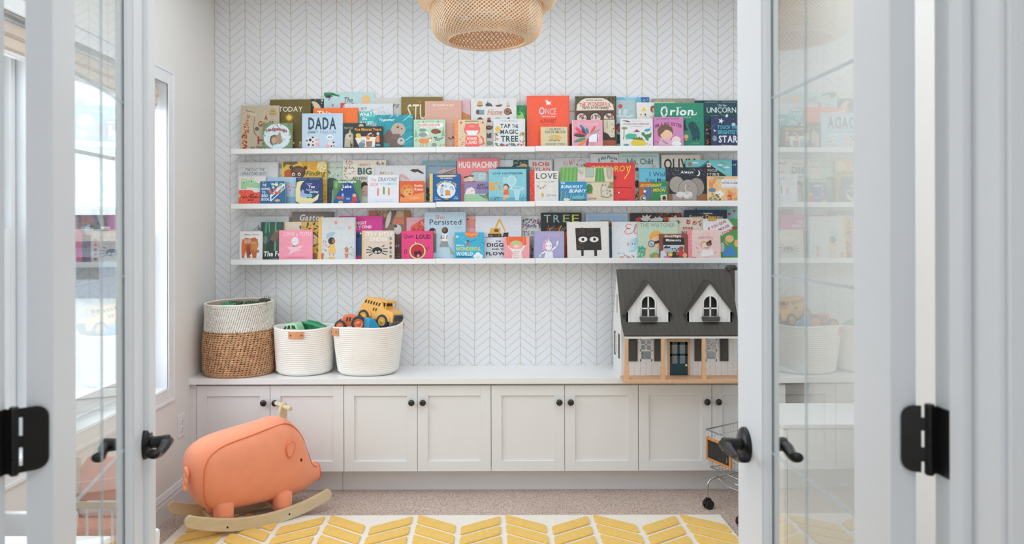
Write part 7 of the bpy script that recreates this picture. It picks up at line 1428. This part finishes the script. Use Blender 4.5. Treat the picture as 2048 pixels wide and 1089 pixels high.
B('L', 1, 1375, 384, 1680, 4, 'e79ba0', 'small pink book with orange hair-like bands over a pale green oval',
  [('P', [(1400, 384), (1640, 384), (1645, 480), (1610, 500), (1590, 450), (1450, 450), (1430, 500), (1405, 470)], 'e0663a'), ('L', [(1430, 390), (1425, 470)], 6, 'ee9060'), ('L', [(1605, 390), (1610, 470)], 6, 'ee9060'), ('E', 1520, 460, 58, 30, 'b4c08a'), ('E', 1525, 500, 40, 20, 'e8c4a8'), ('P', [(1420, 480), (1450, 520), (1480, 530), (1580, 530), (1610, 490), (1635, 490), (1580, 580), (1600, 650), (1470, 650), (1480, 570), (1430, 520)], 'e4d8d4'), ('T', 'Good', 1495, 552, 1555, 570, '9a8a8c'), ('T', "Baby's", 1485, 578, 1555, 596, '9a8a8c'), ('T', 'First', 1495, 604, 1552, 620, '9a8a8c'), ('T', 'Book', 1492, 628, 1552, 646, '9a8a8c')], kind='board')
TREE_ = [('L', [(420, 300), (330 + i * 26, 380 + (i * 53) % 90)], 8, ('c9402c', 'd9883c', '3f9aa8', 'c4b44a', '8a2c24')[i % 5]) for i in range(10)]
B('L', 2, 255, 94, 745, 1, '26292b', 'black book with spaced pastel capitals above a burst of coloured sticks',
  [('T', 'T', 290, 116, 372, 212, 'a8c4bc'), ('T', 'R', 405, 116, 480, 212, '8cc0c4'), ('T', 'E', 520, 114, 600, 210, 'a4b880'), ('T', 'E', 628, 114, 712, 210, 'c8cc60')] +
  [('L', [(330 + i * 20, 315), (345 + i * 22, 248 + (i * 29) % 40)], 9, ('c9402c', 'd9b03c', '3f9aa8', 'c94c3c', '5a8a4a', '8a2c24')[i % 6]) for i in range(13)] + [('P', [(525, 330), (580, 320), (580, 460), (560, 480), (575, 640), (535, 640), (528, 400)], 'c8442c'), ('L', [(560, 330), (545, 450)], 7, 'e0903c'), ('D', 530, 400, 580, 500, 12, 8, 'd9783c', 3)])
B('L', 2, 790, 102, 1300, 0, '9fb9d4', 'light blue book with a serrated border, behind the white book with two eyes', [('R', 800, 112, 1290, 130, 'b4c8dc'), ('R', 800, 125, 818, 640, 'b4c8dc'), ('R', 1272, 125, 1290, 640, 'b4c8dc'), ('E', 1025, 205, 70, 22, '8a8a88')])
B('L', 2, 880, 206, 1126, 1, '3c5a68', 'dark slate blue book peeking out right of the white book with eyes', [('E', 1086, 245, 26, 36, 'c9a878'), ('E', 1086, 245, 20, 30, '5a4030'), ('E', 1082, 260, 12, 14, '3a2c24'), ('L', [(1080, 320), (1100, 380)], 5, '2f4854'), ('L', [(1075, 430), (1110, 450)], 5, '2f4854'), ('R', 1108, 206, 1126, 660, 'b8bcc0')])
B('L', 2, 165, 318, 532, 4, '9e9ec4', 'lavender book with a white unicorn waving one hoof',
  [('R', 165, 318, 176, 650, '8a88b0'), ('T', 'UNI THE UNICORN', 205, 348, 475, 368, 'd3a0c0', {'b': 1}), ('T', 'waves hello to you', 210, 378, 465, 390, 'd3a0c0'), ('L', [(385, 545), (440, 500), (455, 440)], 30, '4a4660'), ('L', [(385, 545), (440, 500), (455, 440)], 24, 'e0e0e6'), ('L', [(310, 560), (250, 595), (235, 625)], 28, '4a4660'), ('L', [(310, 560), (250, 595), (235, 625)], 22, 'e0e0e6'), ('P', [(290, 650), (310, 560), (390, 560), (400, 650)], 'e0e0e6'), ('E', 345, 495, 46, 68, '4a4660'), ('E', 345, 495, 42, 64, 'e3e3e8'), ('P', [(335, 435), (346, 392), (357, 435)], 'e6c8d8'), ('E', 290, 500, 20, 50, 'd8a0c4'), ('E', 318, 440, 22, 14, 'dcaccc'), ('E', 322, 495, 5, 7, K_), ('E', 370, 495, 5, 7, K_), ('L', [(335, 545), (355, 545)], 3, K_), ('D', 430, 630, 510, 640, 6, 3, '5a5680', 2)])
B('L', 2, 572, 203, 1075, 4, 'd6d3d0', 'big off-white board book with a black furry square that has two eyes and legs',
  [('P', [(672, 278), (975, 280), (985, 548), (682, 546)], '2b2927'), ('D', 690, 285, 900, 360, 26, 15, '4a3a32', 3), ('D', 690, 450, 760, 540, 14, 14, '54443a', 4), ('D', 820, 300, 960, 360, 12, 12, '3a2f2a', 6), ('E', 762, 416, 54, 34, 'dfdcd8'), ('E', 897, 418, 54, 34, 'dfdcd8'), ('E', 762, 416, 18, 18, K_), ('E', 902, 416, 18, 18, K_), ('R', 738, 545, 768, 615, '2b2927'), ('R', 895, 545, 928, 618, '2b2927')], kind='board', rot=-.8, spine='e8e6e2')
B('L', 2, 1332, 99, 1948, 0, '33312f', 'black book with jagged white feathers and a red cap',
  [('P', [(1480, 195), (1440, 150), (1475, 160), (1480, 120), (1510, 145), (1535, 110), (1545, 140), (1590, 120), (1560, 160), (1590, 165), (1540, 200)], 'd3d3d3'), ('P', [(1560, 200), (1600, 160), (1620, 165), (1630, 140), (1655, 160), (1690, 130), (1700, 155), (1735, 150), (1720, 200)], 'd8d8d8'), ('E', 1430, 178, 36, 28, 'c8343c'), ('D', 1650, 102, 1945, 150, 40, 14, '5a4a44', 3), ('D', 1650, 102, 1945, 150, 14, 10, 'b8503c', 4), ('R', 1740, 150, 1800, 198, 'd8642f'), ('P', [(1850, 150), (1880, 125), (1900, 155)], 'd8d8d8')])
B('L', 2, 1108, 203, 1440, 2, 'd6d9df', 'white book with looping orange-red initials and a small blue elephant',
  [('L', [(1345, 240), (1300, 232), (1275, 260), (1300, 285), (1330, 288), (1285, 290), (1262, 325), (1290, 355), (1345, 345), (1390, 290), (1405, 245), (1392, 235), (1380, 280), (1378, 340), (1410, 350)], 8, 'd9693c'), ('E', 1375, 470, 60, 62, 'b8cfe0'), ('E', 1395, 430, 46, 32, 'a4c4dc'), ('P', [(1320, 520), (1360, 540), (1400, 510), (1390, 560), (1350, 575), (1310, 560)], 'a8c4d8'), ('E', 1352, 470, 6, 9, K_), ('E', 1384, 474, 6, 9, K_), ('E', 1302, 475, 10, 22, 'd9905c'), ('E', 1330, 540, 8, 8, 'e0e6ea'), ('T', 'Elise Gr', 1172, 578, 1260, 592, '9a9ca4'), ('D', 1200, 605, 1400, 640, 12, 8, 'd0785c', 3), ('D', 1280, 600, 1420, 635, 8, 6, '5a6a7a', 5)])
B('L', 2, 1418, 206, 1903, 3, 'b3c8b4', 'sage green book with a blond figure looking through binoculars',
  [('T', 'THE WATCHER', 1450, 220, 1868, 268, '8a948a'), ('L', [(1535, 292), (1790, 292)], 2, '94a494'), ('E', 1645, 400, 88, 88, 'd9a44c'), ('E', 1650, 440, 78, 82, 'e0b494'), ('P', [(1570, 380), (1600, 345), (1700, 340), (1735, 390), (1680, 375), (1620, 385), (1575, 420)], 'd9a44c'), ('P', [(1420, 640), (1425, 500), (1460, 492), (1515, 520), (1500, 640)], '3f9a7c'), ('D', 1425, 500, 1510, 640, 18, 10, '9ac8a8', 3), ('P', [(1500, 640), (1530, 480), (1560, 430), (1585, 450), (1570, 520), (1540, 640)], 'e0b494'), ('L', [(1580, 470), (1690, 440)], 34, '33333a'), ('E', 1585, 470, 42, 42, K_), ('E', 1585, 470, 34, 34, '9cc4cc'), ('L', [(1572, 460), (1600, 490)], 8, '8a2c34'), ('L', [(1650, 510), (1670, 520)], 4, 'a87460'), ('L', [(1640, 550), (1675, 552)], 4, 'b86a5c'), ('P', [(1560, 600), (1620, 570), (1690, 600), (1690, 640), (1560, 640)], '7a9a5c'), ('E', 1640, 620, 30, 20, 'd08a4a')])
B('L', 3, 718, 351, 1057, 4, '7f4a3a', 'small brown-red board book with a black lake scene and white title words',
  [('T', 'Good Night', 778, 362, 980, 396, 'ece6dc', {'b': 1}), ('R', 758, 400, 1015, 575, '20242a'), ('T', 'Minnesota', 795, 410, 975, 440, 'ece6dc', {'b': 1}), ('R', 762, 485, 1012, 530, 'b8c0c8'), ('R', 762, 520, 1012, 575, 'a4b0b8'), ('D', 775, 500, 850, 520, 12, 9, '2f3a34', 3), ('D', 850, 525, 960, 560, 12, 8, '2c2c30', 4), ('E', 978, 525, 28, 26, '8f4a34'), ('P', [(955, 545), (1000, 545), (1010, 620), (950, 620)], 'c8343c'), ('E', 775, 590, 36, 28, 'd87a9c'), ('P', [(725, 640), (730, 560), (770, 545), (800, 600), (800, 640)], 'c4c8d4'), ('E', 845, 600, 28, 22, 'd8c060'), ('P', [(860, 640), (880, 560), (950, 570), (950, 640)], '3a3a2c'), ('E', 930, 590, 16, 18, 'b84a3c'), ('E', 1020, 610, 26, 30, 'd9a06c'), ('E', 800, 630, 34, 12, 'd86a94')], kind='board')
B('L', 3, 1160, 40, 1712, 0, '8fc0c4', 'pale aqua and green book with small red hearts, right end of the bottom ledge',
  [('P', [(1540, 180), (1600, 165), (1712, 175), (1712, 650), (1450, 650), (1450, 350)], '4f8f4a'), ('E', 1557, 105, 12, 11, 'c8303c'), ('E', 1573, 105, 12, 11, 'c8303c'), ('P', [(1546, 110), (1585, 110), (1560, 135)], 'c8303c'), ('E', 1616, 72, 10, 9, 'c8303c'), ('E', 1630, 72, 10, 9, 'c8303c'), ('P', [(1607, 76), (1640, 76), (1625, 95)], 'c8303c'), ('E', 1640, 210, 20, 26, 'dcc8a8'), ('R', 1160, 40, 1170, 100, '4a6a84'), ('E', 1645, 465, 34, 44, 'd9a06c'), ('E', 1652, 470, 14, 18, 'c98a5c')])
B('L', 3, 1025, 62, 1536, 1, '26334a', 'navy book with yellow playful lettering at the right of the bottom ledge', [('T', 'my school in', 1210, 102, 1245, 108, 'c4ccd8'), ('T', 'boleas', 1255, 90, 1360, 112, 'dfe0e0', {'b': 1}), ('T', 'Sweet Dreams', 1080, 118, 1485, 168, 'e0c060', {'b': 1, 'a': 8}), ('E', 1355, 175, 60, 28, 'd8a860'), ('D', 1310, 165, 1400, 190, 6, 5, '8a5a34', 3)])
B('L', 3, 830, 152, 1242, 2, 'd0c8bc', 'light taupe book with maroon capitals and red and orange flower sprigs',
  leafy(1040, 190, 1090, 235, 10, 3, ('8a3a34', 'b8503c'), r=14) + leafy(1120, 195, 1220, 255, 14, 4, ('c8503c', 'd98a5c', '8a3a34'), r=14) + leafy(930, 190, 960, 225, 6, 5, ('6a5a4c',), r=12) + [('T', 'DEAR', 1000, 265, 1125, 295, 'a83c3c', {'b': 1}), ('T', 'BUNNY', 985, 315, 1165, 348, 'a83c3c', {'b': 1}), ('R', 775, 150, 838, 200, 'd8642f')])
B('L', 3, 1244, 168, 1690, 3, 'd3d6da', 'white topped book with tilted red lettering and a small figure in a blue dress below',
  [('P', [(1545, 168), (1690, 168), (1690, 650), (1440, 650), (1440, 375), (1480, 370), (1625, 275)], '4f8f4a'), ('P', [(1590, 265), (1660, 260), (1655, 290), (1600, 300)], '8a3a30'), ('E', 1355, 172, 62, 30, 'd8a860'), ('D', 1310, 165, 1400, 195, 7, 6, '8a5a34', 3), ('T', 'IF YOU GIVE', 1295, 228, 1530, 262, 'b83a3c', {'b': 1, 'r': 24}), ('T', 'A MOUSE', 1385, 268, 1565, 300, 'b83a3c', {'b': 1, 'r': 24}), ('T', 'A COOKIE', 1420, 310, 1625, 345, 'b83a3c', {'b': 1, 'r': 24}), ('E', 1560, 410, 52, 44, 'd8aa84'), ('P', [(1500, 520), (1560, 495), (1610, 510), (1635, 620), (1480, 620)], '3f7fb8'), ('L', [(1540, 480), (1500, 440)], 9, 'd8aa84'), ('E', 1470, 510, 28, 60, 'b0b4b4'), ('E', 1645, 465, 30, 44, 'd9a468')])
B('L', 3, 1060, 303, 1452, 4, 'dcc0bc', 'pale pink board book with a patterned rose spine and two round heads',
  [('R', 1060, 303, 1108, 650, 'e0808e'), ('D', 1065, 308, 1104, 645, 44, 4, 'eeb0b8', 3), ('T', 'LITTLE', 1235, 342, 1320, 356, 'c4a09a'), ('T', 'PRINCESS', 1190, 375, 1365, 408, 'b8767c', {'a': 14}), ('R', 1115, 460, 1215, 462, 'd09c9c'), ('R', 1395, 460, 1450, 462, 'd09c9c'), ('E', 1250, 482, 40, 42, 'c99a54'), ('E', 1256, 490, 32, 36, 'e3c8b4'), ('E', 1312, 470, 34, 30, '3a2824'), ('E', 1328, 440, 16, 14, '3a2824'), ('E', 1312, 480, 24, 20, '8a5c44'), ('L', [(1255, 520), (1275, 515), (1290, 525), (1310, 508)], 5, '4a3834'), ('P', [(1200, 600), (1240, 540), (1290, 545), (1350, 530), (1375, 600), (1300, 625), (1230, 625)], 'e0dad8'), ('L', [(1160, 515), (1185, 525)], 5, 'c05a50'), ('L', [(1180, 565), (1192, 578)], 5, '4a3a38'), ('L', [(1375, 582), (1395, 580)], 5, '6a5450'), ('L', [(1268, 625), (1268, 640)], 4, '6a5450'), ('L', [(1296, 625), (1296, 640)], 4, '6a5450'), ('R', 1105, 630, 1158, 640, 'c8383c')], kind='board')
print('BOOKS', NBOOK)
